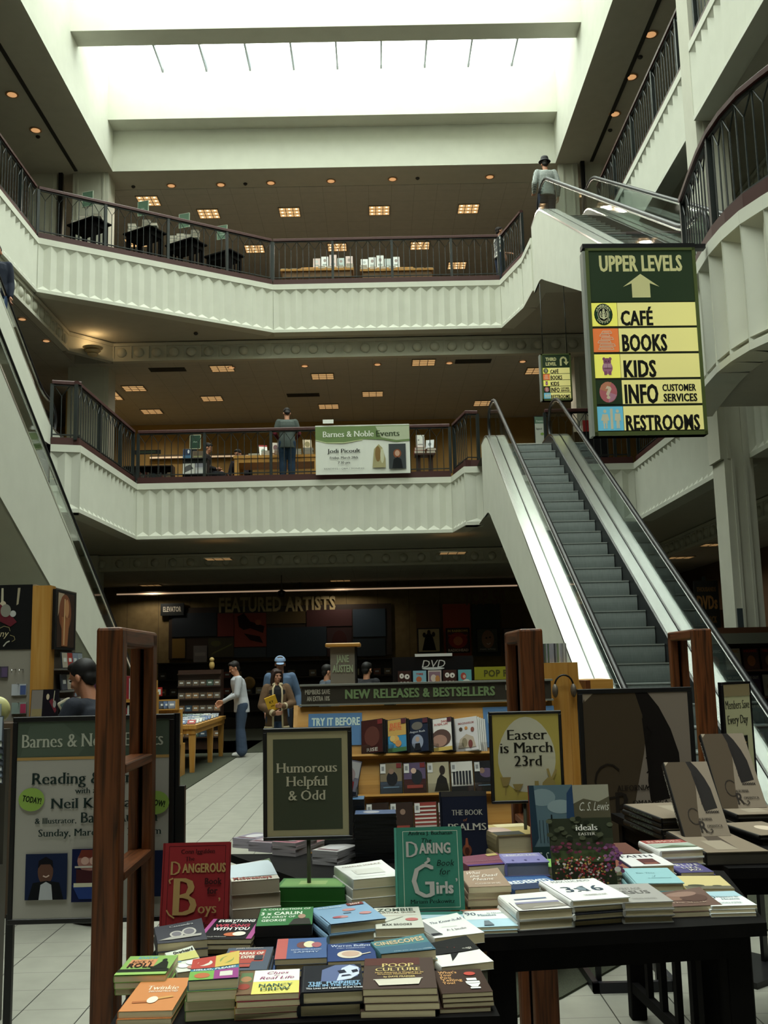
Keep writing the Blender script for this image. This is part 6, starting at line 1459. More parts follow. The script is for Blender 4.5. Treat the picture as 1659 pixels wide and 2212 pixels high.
mb.box(0, .50, 0, hV, -.002, .02, BLACKM, M_)
prints(mb, [('r', .08, .04, .92, .96, '#3a2418'), ('p', [(.10, .55), (.40, .95), (.12, .95)], '#b8a080'), ('e', .45, .62, .30, .32, '#8a4a22'), ('p', [(.30, .06), (.58, .06), (.66, .55), (.28, .55)], '#a8622a'), ('l', [(.40, .08), (.42, .86)], .06, '#d8a86a'), ('e', .52, .70, .10, .16, '#c9884a')], .50, hV, M_, .021, .0008); mb.build('side_poster', pw)
for k, z in enumerate((1.66, 1.50, 1.33)): MB().box(xc, xc + .08, YF + .1, YF + .6, z - .012, z, mat('#6a6a66', .4)).build('side_shelf', pw)
for j, z in enumerate((1.66, 1.50, 1.33)):
    for i in range(4):
        cd((xc + .055, YF + .18 + i * .13, z + .001), -.1, PI / 2, random.choice(CDC), 'CD on the %s shelf on the side of the maple pillar' % ('top', 'middle', 'lowest')[j], 'CDs on the side of the maple pillar', .95)
pk = at_y(40, 1492, YF)
for (u, v, d_, c1, c2) in [(40, 1490, 'white and blue pack hanging on the pegboard, upper one', '#b8bcc4', '#4a5a8a'), (40, 1530, 'pink and grey pack hanging on the pegboard, lower one', '#8a9a94', '#a83a5a'), (0, 1452, 'dark pack hanging on the pegboard at the picture edge', '#4a4452', '#5a4a6a')]:
    q = at_y(u, v, YF); t = thing('hanging_pack', d_, 'pack', (q.x, YF + .018, q.z)); MB().box(-.052, .052, -.012, 0, -.04, .04, mat(c1, .4)).build('pack', t); MB().box(.01, .05, -.014, -.012, -.035, .03, mat(c2, .4)).build('picture', t)
    MB().tube([(0, 0, .035), (0, -.06, .045)], .003, CHROME, 6).build('hook', t)
for i, (u, v) in enumerate([(32, 1446), (48, 1446)]):
    q = at_y(u, v, YF); o = MB().tube([(0, 0, 0), (0, -.08, 0), (0, -.085, -.03)], .003, CHROME, 6).build('empty_hook', None, (q.x, YF + .019, q.z)); tag(o, 'bare chrome peg hook on the beige pegboard, %s' % ('left one', 'right one')[i], 'hook', 'bare peg hooks')
# small boards on the counter behind the event poster
YS_ = 7.24
for (u0, u1, v0, v1, d_, base, it) in [(66, 92, 1490, 1548, 'grey card sign leaning on the counter left of the dark picture', '#77706a', [('r', .1, .1, .95, .35, '#8a7a4a')]), (92, 126, 1489, 1548, 'small dark picture board on the counter beside the seated man', '#141018', [('e', .3, .75, .1, .1, '#b8a484'), ('p', [(.4, .6), (.8, .2), (.9, .3), (.6, .7)], '#6a1a28'), ('e', .75, .5, .1, .12, '#8a8a84'), ('l', [(.68, .6), (.72, .95)], .05, '#a8a084')])]:
    a, b, c = at_y(u0, v0, YS_), at_y(u1, v0, YS_), at_y(u0, v1, YS_)
    facing(d_, frame_m((a.x, YS_, c.z - .02), (1, 0, 0), (0, -1, .12)), b.x - a.x, a.z - c.z + .02, .01, it, base, name='counter_card', cat='card')
cn = thing('counter', 'dark counter behind the event poster at left', 'counter', (-2.45, 7.25, 0)); MB().bbox(-.75, .62, -.04, .12, 0, at_y(80, 1552, 7.15).z - .022, mat('#4a3a2c', .5), .01, 1).build('body', cn)
zz = at_y(80, 1552, 7.15).z - .022
sc = thing('scanner', 'cream handheld scanner with a small grey screen on the counter', 'scanner', (at_y(143, 1522, 7.15).x, 7.2, zz), 0)
mb = MB(); M_ = Matrix.Translation((0, 0, .075)) @ Matrix.Rotation(-.5, 4, 'Y'); mb.bbox(-.045, .045, -.03, .02, -.075, .075, mat('#b8b09a', .4), .012, 2, M_); mb.build('body', sc); mb = MB(); mb.box(-.025, .03, -.033, -.029, .0, .055, mat('#5a6a6a', .2), M_); mb.build('screen', sc)
ds = thing('listening_post', 'round cream listening station disc at the left picture edge', 'listening station', (at_y(-4, 1533, 5.2).x, 5.2, 0))
zq = at_y(-4, 1533, 5.2).z
mb = MB(); mb.lathe([(.02, 0), (.062, 0), (.066, .012), (.06, .03), (.02, .035)], mat('#b8b47a', .4), 24, Matrix.Translation((0, 0, zq)) @ Matrix.Rotation(PI / 2, 4, 'X')); mb.build('disc', ds)
MB().box(-.035, .03, -.042, -.034, zq - .035, zq + .03, mat('#a8b0b0', .2)).build('screen', ds); MB().tube([(0, 0.01, zq - .06), (0, .01, 0)], .02, IRON).build('post', ds)
for k in range(8):
    q = at_y(4, 1580 + k * 13, 5.0); cd((q.x - .07, 5.0, q.z - .05), -.3, .3, random.choice(CDC), 'CD in the rack at the extreme left edge, below the round listening disc', 'CDs at the left edge')
t = thing('cd_rack', 'narrow CD rack at the extreme left edge beside the event poster', 'rack', (at_y(-12, 1600, 5.12).x, 5.12, 0)); MB().box(-.12, .06, 0, .05, 0, 1.36, mat('#3a3630', .5)).build('back_panel', t); MB().box(-.12, .06, -.2, 0, 0, .72, mat('#3a3630', .5)).build('base', t)
# shelves of cases behind the left oak frame
sh_ = thing('shelf_unit', 'maple shelf unit of white cases seen through the left oak frame', 'shelf unit', (-2.45, 8.6, 0))
MB().box(-.75, .55, .25, .28, 0, 1.55, MAPLE_X).build('back_panel', sh_)
for z in (.55, .85, 1.14, 1.40): MB().box(-.75, .55, 0, .25, z - .025, z, MAPLE_X).build('shelf', sh_)
for x in (-.76, .54): MB().box(x, x + .02, 0, .28, 0, 1.45, MAPLE).build('end_panel', sh_)
for j, z in enumerate((.85, 1.14, 1.40)):
    x = -.73
    while x < .5:
        w_ = random.choice([.016, .02, .03]); h_ = random.choice([.19, .19, .17, .21]); c_ = random.choice(['#c4c8c4', '#9aa4a8', '#7a8490', '#5a2a4a', '#2a2c38', '#b8b4b0', '#8a2a30'])
        o = MB().box(0, w_ - .002, 0, .14, 0, h_, mat(c_, .4)).build('case_spine', None, (-2.45 + x, 8.62, z + .001)); tag(o, 'case standing spine out on the %s shelf behind the left oak frame' % ('lower', 'middle', 'top')[j], 'case', 'cases on the shelf behind the left oak frame'); x += w_ + random.choice([0, 0, .004])

# ------------------------------------------------------------------ back wall of the ground floor
YB = 29.38
def wall_panel(name, label, u0, u1, v0, v1, items, base, th=.02, y=None, cat='wall panel', fr=None, group=None, emit=None):
    y = y or YB - th - .004
    a, b, c = at_y(u0, v0, y), at_y(u1, v0, y), at_y(u0, v1, y); w, h = b.x - a.x, a.z - c.z
    t = thing(name, label, cat, M=frame_m((a.x, y, c.z), (1, 0, 0), (0, -1, 0)), group=group)
    MB().box(0, w, 0, h, -th, 0, mat(fr or base, .6)).build('board', t)
    b_ = .05 * min(w, h) if fr else 0
    mb = MB(); mb.box(b_, w - b_, b_, h - b_, 0, .006, mat(base, .5)); prints(mb, items, w, h, Matrix.Identity(4), .009, .003); mb.build('picture', t)
    return t
for s_, u0, u1, v, d_ in (('FEATURED', 473, 608, 1322, 'left'), ('ARTISTS', 616, 725, 1320, 'right'), ('TOP 50', 1000, 1092, 1306, 'right end')):
    a, b = at_y(u0, v, YB - .05), at_y(u1, v, YB - .05); hgt = at_y(u0, v - 30, YB - .05).z - a.z
    vs, fs, W = text_raw(s_, 'heavy'); mb = MB(); k = (b.x - a.x) / W
    n = len(vs); V = [(x * k, 0, y * hgt) for x, y, _ in vs] + [(x * k, .05, y * hgt) for x, y, _ in vs]
    mb.add(V, fs, mat('#a89468' if d_ != 'right end' else '#6a4a30', .5)); mb.add([V[i] for i in range(n)], [], mat('#a89468', .5))
    t = thing('wall_lettering', 'raised tan wall lettering %s on the dark back wall' % s_, 'lettering', (a.x, YB - .06, a.z)); mb.build('letters', t)
wall_panel('elevator_sign', 'small black sign lettered Elevator on the back wall', 347, 397, 1304, 1330, [('t', 'ELEVATOR', .5, .32, .40, '#b8b09a', 'heavy', .78)], '#0d100d', .08, YB - .12, 'sign')
collage = [('dark navy', 372, 468, 1325, 1376, '#141a20', []), ('brick red', 470, 505, 1325, 1375, '#6a2216', []), ('orange red figure', 506, 575, 1325, 1398, '#7a2c1a', [('p', [(.1, .9), (.3, 1), (.5, .75), (.95, .6), (.9, .4), (.5, .55), (.3, .5), (.15, .6)], '#2a1210'), ('p', [(.3, .4), (.8, .3), (.9, .1), (.5, .2)], '#2a1210'), ('e', .75, .72, .1, .08, '#a8502a')]),
           ('mustard', 372, 400, 1380, 1422, '#6a5020', []), ('grey poster', 418, 447, 1395, 1432, '#6a6460', [('r', .1, .4, .9, .6, '#8a827a')]), ('olive instrument', 450, 505, 1378, 1420, '#3a3420', [('p', [(.1, .1), (.9, .6), (.95, .7), (.2, .25)], '#6a6a34'), ('e', .3, .7, .2, .15, '#5a5a2c')]), ('dull gold', 576, 660, 1322, 1348, '#4a3a1c', []), ('dark blue', 576, 705, 1356, 1420, '#18222a', []), ('dark wine', 662, 760, 1318, 1354, '#3a1a18', []), ('maroon figure', 706, 760, 1356, 1418, '#2c1614', [('e', .5, .5, .3, .4, '#3c1a16')]), ('slate blue', 762, 832, 1316, 1376, '#26323c', []), ('deep slate', 762, 832, 1380, 1418, '#1c242a', []), ('slate strip', 506, 575, 1400, 1420, '#2a3036', [])]
for nm, u0, u1, v0, v1, c_, it in collage: wall_panel('picture_panel', '%s picture panel of the mural on the back wall' % nm, u0, u1, v0, v1, it, c_, .02, YB - .06, group='mural panels on the back wall')
wall_panel('mural_frame', 'dark wooden frame board behind the mural of picture panels', 365, 845, 1314, 1425, [], '#2a1c10', .03, YB - .031)
for nm, u0, u1, c_ in (('brown', 898, 950, '#5a4020'), ('orange red', 956, 1015, '#a03c18'), ('dark green', 1019, 1078, '#20281c'), ('brown right', 1082, 1128, '#5a4020')):
    wall_panel('tall_panel', 'tall %s panel on the back wall above the record posters' % nm, u0, u1, 1305, 1418, [], c_, .04, group='tall coloured panels')
ps = [('three men standing', 901, 951, '#a89870', [('p', [(.2, .1), (.35, .7), (.5, .85), (.65, .7), (.8, .1)], '#1c1a14'), ('e', .3, .72, .07, .1, '#2a2018'), ('e', .5, .82, .07, .1, '#3a2c20'), ('e', .7, .74, .07, .1, '#2a2018')]),
      ('red and orange burst', 963, 1014, '#4a1210', [('e', .5, .5, .4, .32, '#a82418'), ('e', .5, .48, .2, .18, '#d8703a'), ('t', 'IN RAINBOWS', .5, .84, .09, '#d8b83a', 'heavy', .85), ('t', 'IN RAINBOWS', .5, .66, .07, '#c9402a', 'heavy', .8), ('t', 'RADIOHEAD', .5, .06, .10, '#d8c8a8', 'heavy', .85)]),
      ('smiling face', 1028, 1076, '#4a4a3c', [('e', .52, .55, .28, .36, '#a87a5a'), ('e', .45, .6, .04, .03, INK), ('e', .62, .62, .04, .03, INK), ('l', [(.46, .38), (.54, .34), (.64, .40)], .03, '#d8c8b8'), ('t', 'matt white', .5, .12, .08, '#c9c4b8', 'sans', .7)]),
      ('pale portrait half hidden by the escalator', 1086, 1130, '#6a5a5a', [('e', .5, .5, .2, .3, '#a88a7a')])]
for nm, u0, u1, c_, it in ps: wall_panel('record_poster', 'framed record poster with %s on the back wall' % nm, u0, u1, 1357, 1411, it, c_, .05, YB - .14, 'poster', '#0c0c0c', 'record posters on the back wall')
# dark shelving run along the back wall, with face-out items
bs = thing('wall_shelving', 'dark shelving run along the back wall under the mural', 'shelving', (-3.2, 28.7, 0))
MB().box(-3.0, 3.6, .3, .6, 0, 1.85, mat('#20160e', .6)).build('back_panel', bs)
for z in (.5, .95, 1.40, 1.86): MB().box(-3.0, 3.6, 0, .3, z - .03, z, mat('#2c1e12', .6)).build('shelf', bs)
for j, z in enumerate((.95, 1.40)):
    for i in range(22):
        if random.random() < .25: continue
        cd((-6.05 + i * .30, 28.9, z + .001), -.1, 0, random.choice(['#5a4a38', '#6a5238', '#8a6a40', '#4a4038', '#7a3a28', '#a89a7a']), 'case facing out on the %s dark shelf under the mural' % ('lower', 'upper')[j], 'cases on the dark shelves under the mural', 1.5)
cl = thing('round_sign', 'round gold badge on the dark shelves right of the man in the white shirt', 'sign', (at_y(538, 1475, 28.6).x, 28.62, at_y(538, 1475, 28.6).z)); mb = MB(); Mr = Matrix.Rotation(PI / 2, 4, 'X'); mb.lathe([(.08, 0), (.17, 0), (.17, .03), (.08, .03)], mat('#8a6a34', .5), 20, Mr); mb.build('ring', cl); MB().lathe([(.001, 0.005), (.08, .005), (.08, .02), (.001, .02)], mat('#14110c', .5), 20, Mr).build('face', cl); MB().box(-.01, .01, .02, .38, -.04, .04, IRON).build('bracket', cl)
tr = thing('track_light', 'long pale lighting track under the ground floor ceiling in front of the back wall', 'light track', (-2.2, 29.0, 3.78))
MB().box(-5.2, 6.2, 0, .12, 0, .10, mat('#5a5244', .6)).build('housing', tr); MB().box(-5.2, 6.2, -.01, .0, .02, .06, mat((.9, .62, .4), .5, emit=.35)).build('diffuser', tr); MB().box(-.02, .02, .04, .08, .1, .265, IRON).build('stem', tr)
# right aisle: column side displays, magazines
mg = thing('magazine_shelf', 'dark magazine shelf unit behind the escalator foot at right', 'shelf unit', (5.0, 12.6, 0))
MB().box(-.95, 1.9, .35, .45, 0, 1.95, mat('#24160e', .6)).build('back_panel', mg); MB().box(-.95, 1.9, .05, .45, 1.93, 2.0, mat('#4a2a18', .5)).build('top_board', mg); MB().box(-.95, 1.9, .03, .05, 1.80, 1.93, mat('#5a5a50', .5)).build('fascia_strip', mg)
for z in (.45, .80, 1.15, 1.48): MB().box(-.95, 1.9, 0, .35, z - .02, z, mat('#3a2014', .5)).build('shelf', mg)
r2 = random.Random(9)
for j, z in enumerate((.45, .80, 1.15, 1.48)):
    for i in range(12):
        x = 4.1 + i * .225
        t = facing('magazine facing out on the %s shelf behind the escalator foot' % ('lowest', 'second', 'third', 'top')[j], frame_m((x, 12.80, z + .002), (1, 0, 0), (0, -1, .18)), .20, .27, .006, [('t', r2.choice(['LIFE', 'HOME', 'AUTO', 'TIME OUT', 'MUSIC']), .5, .80, .12, r2.choice(['#c9c4b8', '#c98a2a', '#b83a2a']), 'heavy', .8), ('e', .5, .4, .25, .25, r2.choice(['#8a6a56', '#5a6a7a', '#a8622a']))], r2.choice(DVD_COL), name='magazine', cat='magazine', group='magazines on the shelf behind the escalator foot')
wall_panel('hanging_poster', 'tall dark poster lettered DVDs hanging in the right aisle', 1498, 1550, 1255, 1372, [('t', 'THOUSANDS', .5, .80, .08, '#6a4a1c', 'cond', .8), ('t', 'DVDs', .5, .48, .24, '#8a5a1c', 'cond', .84), ('t', 'IN STOCK', .5, .22, .12, '#6a4a1c', 'cond', .7)], '#14120c', .05, 19.5, 'poster')
MB_ = MB(); MB_.tube([(0, 0, 0), (0, 0, .9)], .01, IRON)
fh = thing('shelf_bay', 'amber shelf bay in the right aisle left of the white column', 'shelf unit', (7.3, 20.6, 0)); MB().box(-.4, .5, 0, .5, 0, 2.6, mat('#4a2c12', .6)).build('carcass', fh)
for z in (.6, 1.1, 1.6, 2.1): MB().box(-.36, .46, -.02, .0, z, z + .03, mat('#7a4a1c', .5)).build('shelf', fh)
pst = thing('sign_post', 'tall post with the DVDs poster in the right aisle', 'post', (at_y(1524, 1300, 19.55).x, 19.551, 0)); MB().box(-.03, .03, 0, .04, 0, 3.2, IRON).build('post', pst)
bl = thing('blade_sign', 'thin upright blade sign on top of the magazine shelf', 'sign', (at_y(1597, 1352, 12.8).x, 12.75, 2.0)); MB().box(-.03, .04, 0, .015, 0, .24, mat('#3a4248', .3)).build('blade', bl)
# ------------------------------------------------------------------ middle gallery furniture
random.seed(21)
BC = ['#c4c4bc', '#8a2a2a', '#3a4a6a', '#d0ccc0', '#5a6a5a', '#a8623a', '#2a2a30', '#b8b0a0', '#6a8a9a', '#c9b26a']
def pile(p, w, d, n, label, group, th=.03, cols=None):
    for k in range(n):
        c_ = random.choice(cols or BC)
        o = MB()
        o.box(-w / 2, w / 2, -d / 2, d / 2, 0, .003, mat(c_, .5)); o.box(-w / 2 + .004, w / 2 - .004, -d / 2 + .004, d / 2 - .004, .003, th - .004, mat('#b8b0a0', .8)); o.box(-w / 2, w / 2, -d / 2, d / 2, th - .004, th - .001, mat(c_, .5)); o.box(-w / 2 - .002, -w / 2, -d / 2, d / 2, 0, th - .001, mat(c_, .5))
        o = o.build('book', None, (p[0] + random.uniform(-.01, .01), p[1], p[2] + k * th), random.uniform(-.06, .06)); tag(o, label, 'book', group)
def upright(p, w, h, label, group, col, items, tilt=.2, yaw=0.0):
    M = Matrix.Translation(p) @ Matrix.Rotation(yaw, 4, 'Z') @ frame_m((0, 0, 0), (1, 0, 0), (0, -1, tilt))
    return facing(label, M, w, h, .03, items, col, name='book', cat='book', group=group, edge='#b8b0a0')
t2 = thing('wooden_table', 'maple book table behind the man in grey on the middle gallery', 'table', (-2.22, 22.95, Z2))
MB().box(-.95, 1.0, -.45, .45, .70, .76, MAPLE_X).build('tabletop', t2); MB().box(-.93, .98, -.43, .43, .60, .70, MAPLE_X).build('apron', t2)
for x in (-.88, .92):
    for y in (-.38, .38): MB().box(x - .05, x + .05, y - .05, y + .05, 0, .6, MAPLE).build('leg', t2)
MB().box(-.83, .87, -.3, .3, .12, .15, MAPLE_X).build('lower_shelf', t2)
G = 'books on the maple table of the middle gallery'; zt = Z2 + .761
pile((-3.0, 22.7, zt), .2, .26, 1, 'flat book at the left end of the middle gallery maple table', G); pile((-2.72, 22.7, zt), .24, .26, 2, 'book in the low pile near the left end of the middle gallery table', G, cols=['#d0d4d4', '#a8c0c4'])
pile((-2.45, 22.7, zt), .2, .26, 4, 'book in the white pile left of the man in grey', G, cols=['#d0ccc4', '#c4c0b8']); pile((-2.15, 22.7, zt), .2, .26, 5, 'book in the pile hidden partly by the man in grey', G)
pile((-1.75, 22.7, zt), .2, .26, 5, 'book in the white green pile right of the man in grey', G, cols=['#c4ccc4', '#8aa89a']); pile((-1.48, 22.7, zt), .22, .26, 6, 'book in the dark striped pile next to the events banner', G, .028, ['#3a4a4a', '#4a5a5a'])
upright((-2.62, 22.86, zt + .06), .19, .29, 'leaning white book with a red top on the middle gallery table', G, '#d4d0c8', [('r', 0, .86, 1, 1, '#a83a3a'), ('e', .5, .4, .3, .25, '#8a9a8a')], .35, .3)
upright((-2.34, 22.86, zt + .12), .2, .28, 'leaning patterned book left of the man in grey', G, '#a89a8a', [('e', .5, .5, .3, .3, '#6a4a4a')], .35, .3)
upright((-1.62, 22.86, zt + .15), .2, .30, 'leaning tan book right of the man in grey', G, '#b8a482', [('e', .5, .6, .3, .25, '#8a7a4a')], .3, .2)
for i, (x, c_) in enumerate([(-1.2, '#a8b89a'), (-.85, '#d0ccc4'), (-.5, '#c9c4a8'), (-.2, '#d4d4cc')]): pile((x, 23.05, zt - .0 if x < -1.1 else Z2 + .76), .24, .28, 2, 'book in a tall pile peeping over the events banner, %s from the left' % ORD[i], G, .19, [c_])
t2b = thing('wooden_table', 'maple book table hidden behind the events banner', 'table', (-.35, 23.05, Z2)); MB().box(-.75, .75, -.4, .4, .70, .759, MAPLE_X).build('tabletop', t2b)
for x in (-.7, .7): MB().box(x - .05, x + .05, -.05, .05, 0, .70, MAPLE).build('leg', t2b)
pile((-1.85, 22.75, Z2 + .151), .22, .2, 2, 'white book on the lower shelf behind the legs of the man in grey', G, .08, ['#d4d4d0'])
# black display rack
dr_ = thing('display_rack', 'black three-tier rack of white art books with a green card on top, middle gallery left', 'rack', (-4.05, 22.6, Z2))
MB().box(-.28, .28, .0, .30, 0, .72, BLACKM).build('carcass', dr_)
for z in (.02, .36, .72): MB().box(-.29, .29, -.06, .0, z, z + .015, BLACKM).build('ledge', dr_)
G = 'books on the black rack of the middle gallery'
for (x, z, w_, h_, c_, it, d_) in [(-.27, .375, .27, .25, '#c4c4bc', [('p', [(.1, .1), (.9, .5), (.6, .9), (.2, .7)], '#5a5a58')], 'wide white book on the middle tier'), (.01, .375, .25, .25, '#a8a8a8', [('r', 0, .6, 1, 1, '#8a8a94'), ('r', .1, .1, .9, .4, '#c4c4bc')], 'grey and white book on the middle tier, right'),
                               (-.27, .74, .18, .22, '#1c2c4a', [('e', .7, .7, .12, .2, '#d0d4d8'), ('r', 0, 0, 1, .3, '#3a6a8a')], 'dark blue book on the top of the black rack'), (-.05, .74, .24, .16, '#5a4a38', [('r', .1, .1, .9, .3, '#8a8a5a')], 'brown book on the top of the black rack'),
                               (-.27, .035, .13, .16, '#2a2a2c', [('r', .1, .7, .9, .8, '#c4c4c4')], 'dark book on the lowest tier, left'), (-.12, .035, .2, .16, '#c4c4c0', [('r', .0, .45, 1, .55, '#3a3a3a')], 'white book on the lowest tier'), (.09, .035, .14, .16, '#2a2a2c', [('r', .1, .7, .9, .8, '#b8b8b4')], 'dark book on the lowest tier, right')]:
    upright((-4.05 + x, 22.56, Z2 + z + .002), w_, h_, d_ + ' of the black gallery rack' if 'rack' not in d_ else d_ + ', middle gallery', G, c_, it, .12)
MB().box(-.10, .02, .10, .14, .721, .98, BLACKM).build('card_riser', dr_)
cs = facing('dark green card standing on the black rack of the middle gallery', frame_m((-4.20, 22.72, Z2 + .982), (1, 0, 0), (0, -1, .05)), .26, .34, .012, [('r', .06, .05, .94, .95, '#2c4a38'), ('t', 'Art', .5, .45, .10, '#a8b8a0', 'serif', .4)], '#b8b89a', name='card_sign', cat='card', edge='#1c1c1c')
# bookcases along the back of the middle gallery
for i, (x0, x1, d_) in enumerate([(-6.1, -4.9, 'left dark bookcase against the ochre wall of the middle gallery'), (-7.6, -6.2, 'dark bookcase behind the slanting railing of the middle gallery'), (2.2, 3.1, 'dark tall bookcase left of the escalator head, middle gallery')]):
    y = 24.3 if i == 0 else (25.6 if i == 1 else 26.0)
    b_ = thing('bookcase', d_, 'bookcase', (x0, y, Z2)); w_ = x1 - x0; hB = .95 if i == 0 else 1.2
    MB().box(0, w_, .28, .32, 0, hB, mat('#24180e', .6)).build('back_panel', b_)
    for x in (0, w_ - .03): MB().box(x, x + .03, 0, .28, 0, hB, mat('#2c1c10', .6)).build('side_panel', b_)
    for z in (.05, .45, hB - .03): MB().box(.03, w_ - .03, 0, .28, z, z + .025, mat('#2c1c10', .6)).build('shelf', b_)
    mbk = MB()
    for j, z in enumerate((.076, .476)):
        x = .04
        while x < w_ - .08:
            wd = random.choice([.03, .04, .05]); mbk.box(x, x + wd - .003, .02, .22, z, z + random.uniform(.22, .32), mat(random.choice(['#3a3630', '#4a4440', '#5a2a24', '#2a3034', '#5a5650', '#6a5a44']), .6)); x += wd
    o = mbk.build('shelved_books', None, (x0, y, Z2)); tag(o, 'dark book spines filling the ' + d_.replace('dark ', '', 1), 'books', None, 'stuff')
hs = thing('section_sign', 'small dark hanging section sign above the left dark bookcase', 'sign', (-5.5, 24.25, Z2 + 1.22)); MB().box(-.32, .32, 0, .03, 0, .10, mat('#14140f', .5)).build('board', hs); MB().box(-.2, .2, -.002, 0, .03, .07, mat('#3a4a34', .5)).build('label_strip', hs)
for x in (-.28, .28): MB().tube([(x, .015, -1.22), (x, .015, .01)], .006, IRON, 6).build('rod', hs)
wt = thing('white_shelf', 'low shelf with a row of pale books behind the slanting railing at left', 'shelf unit', (-6.6, 23.2, Z2)); MB().box(-.5, .6, 0, .3, 0, .55, mat('#4a2a18', .6)).build('body', wt)
for i in range(11): 
    o = MB().box(0, .07, 0, .2, 0, random.uniform(.18, .26), mat(random.choice(['#b8c4cc', '#9aaabc', '#c4c8c8', '#7a8aa4']), .5)).build('book', None, (-7.05 + i * .095, 23.24, Z2 + .551)); tag(o, 'pale book standing in the row behind the slanting railing at left', 'book', 'pale books behind the slanting railing')
# stand of red books right of the banner
rs = thing('book_stand', 'dark book stand with red and white books right of the events banner', 'stand', (1.13, 22.5, Z2)); MB().box(-.22, .22, -.15, .2, .66, .70, mat('#3a2014', .5)).build('top', rs)
for x in (-.14, .14): MB().box(x - .05, x + .05, -.05, .1, 0, .66, mat('#3a2014', .5)).build('leg', rs)
G = 'books on the dark stand right of the events banner'
pile((1.03, 22.5, Z2 + .701), .24, .26, 2, 'red book in the left pile on the dark stand right of the banner', G, .07, ['#a02430']); pile((1.28, 22.5, Z2 + .701), .2, .26, 2, 'dark red book in the right pile on the dark stand', G, .06, ['#5a2428'])
upright((.95, 22.45, Z2 + .845), .19, .30, 'tall white spotted book standing on the red pile right of the banner', G, '#d0d0c8', [('e', .3, .6, .1, .06, '#8a8a84'), ('r', .2, .2, .8, .3, '#9a9a94')], .1)
upright((1.16, 22.5, Z2 + .825), .19, .22, 'leaning grey white book on the dark stand right of the banner', G, '#b8bcbc', [('e', .5, .5, .2, .2, '#7a8484')], .3, -.3)
pile((1.15, 22.5, Z2 + .002), .22, .26, 2, 'red and white book under the dark stand right of the banner', G, .12, ['#8a2a34', '#c4c0bc'])
# events card at the escalator head
f2 = framed('small green and white event card on a stand at the head of the long escalator', frame_m((3.43, 21.2, at_y(1163, 960, 21.2).z), (1, 0, 0), (0, -1, 0)), .24, .62, [('r', 0, .74, 1, 1, '#5a7a62'), ('t', 'Events', .5, .80, .07, '#c9d4c4', 'serif', .7), ('t', 'Signed', .4, .52, .07, '#3a3a38', 'serif', .6), ('e', .7, .36, .18, .05, '#7aa02a')], '#b4b8ac', fw=.012)
MB().box(.11, .13, Z2 - at_y(1163, 960, 21.2).z, .02, -.04, -.02, IRON).build('post', f2)
rd = thing('red_display', 'dark display case with red topped books right of the escalator head', 'display stand', (4.75, 22.3, Z2)); MB().box(-.25, .5, 0, .4, 0, 1.1, BLACKM).build('case', rd); MB().box(-.05, .25, -.01, .0, 1.1, 1.36, mat('#8a1f1c', .5)).build('red_card', rd); MB().box(-.05, .25, 0, .02, 1.1, 1.36, mat('#8a1f1c', .5)).build('card_back', rd)
pile((4.75, 22.4, Z2 + 1.101), .2, .2, 3, 'white book on the dark display case right of the escalator head', 'books on the dark display case', .05, ['#c4c4c0'])
wl2 = thing('cornice_light', 'long dim cornice light above the ochre back wall of the middle gallery', 'light', (-5.2, 30.3, 8.0)); MB().box(-1.6, 2.2, 0, .19, 0, .12, mat('#6a5a3c', .6)).build('housing', wl2); MB().box(-1.6, 2.2, -.01, 0, .01, .06, mat((.8, .6, .38), .5, emit=.5)).build('diffuser', wl2)

# ------------------------------------------------------------------ top gallery furniture
def small_table(x, y, label, card, cl, books, grp):
    t = thing('small_table', label, 'table', (x, y, Z3), -.55)
    MB().bbox(-.42, .42, -.28, .28, .83, .87, BLACKW, .004, 1).build('tabletop', t); MB().box(-.36, .36, -.23, .23, .70, .83, BLACKW).build('apron', t)
    for sx in (-1, 1):
        for sy in (-1, 1): MB().box(sx * .33 - .03, sx * .33 + .03, sy * .2 - .03, sy * .2 + .03, 0, .70, BLACKW).build('leg', t)
        for k in range(3): MB().box(sx * .33 - .01, sx * .33 + .01, -.12 + k * .12 - .02, -.12 + k * .12 + .02, .1, .70, BLACKW).build('slat', t)
    f_ = framed(card, Matrix.Translation((x - .05, y, Z3 + 1.30)) @ Matrix.Rotation(-.3, 4, 'Z') @ frame_m((-.14, 0, 0), (1, 0, 0), (0, -1, 0)), .28, .36, [('t', 'Fun', .5, .45, .10, '#c9d4c4', 'serif', .3), ('t', 'to Learn', .5, .30, .10, '#c9d4c4', 'serif', .5)], '#55705c', fr_col='#a8b4a0', fw=.012)
    MB().tube([(.14, -.43, -.01), (.14, .01, -.01)], .006, IRON, 6).build('post', f_)
    for k in range(books):
        pile((x - .28 + .56 * k / max(1, books - 1), y - .16 - (.30 * (k / max(1, books - 1)) - .15), Z3 + .871), .17, .2, random.choice([1, 2, 3]), 'pale book lying on the %s small table of the top gallery' % cl, grp, .065, ['#b8c0b4', '#a8b0a8', '#c4c8bc'])
for i, (u, v, cl, nb) in enumerate([(193, 472, 'first', 4), (313, 492, 'second', 4), (402, 518, 'third', 4), (484, 543, 'fourth', 0)]):
    p = at_z(u, v, Z3 + .75); yy = p.y + .56
    small_table(p.x * yy / p.y, yy, 'small black slatted table of the top gallery, %s from the left' % cl, 'green card sign over the %s small table of the top gallery' % cl, cl, nb, 'books on the small tables of the top gallery')
G = 'books on the maple benches of the top gallery'
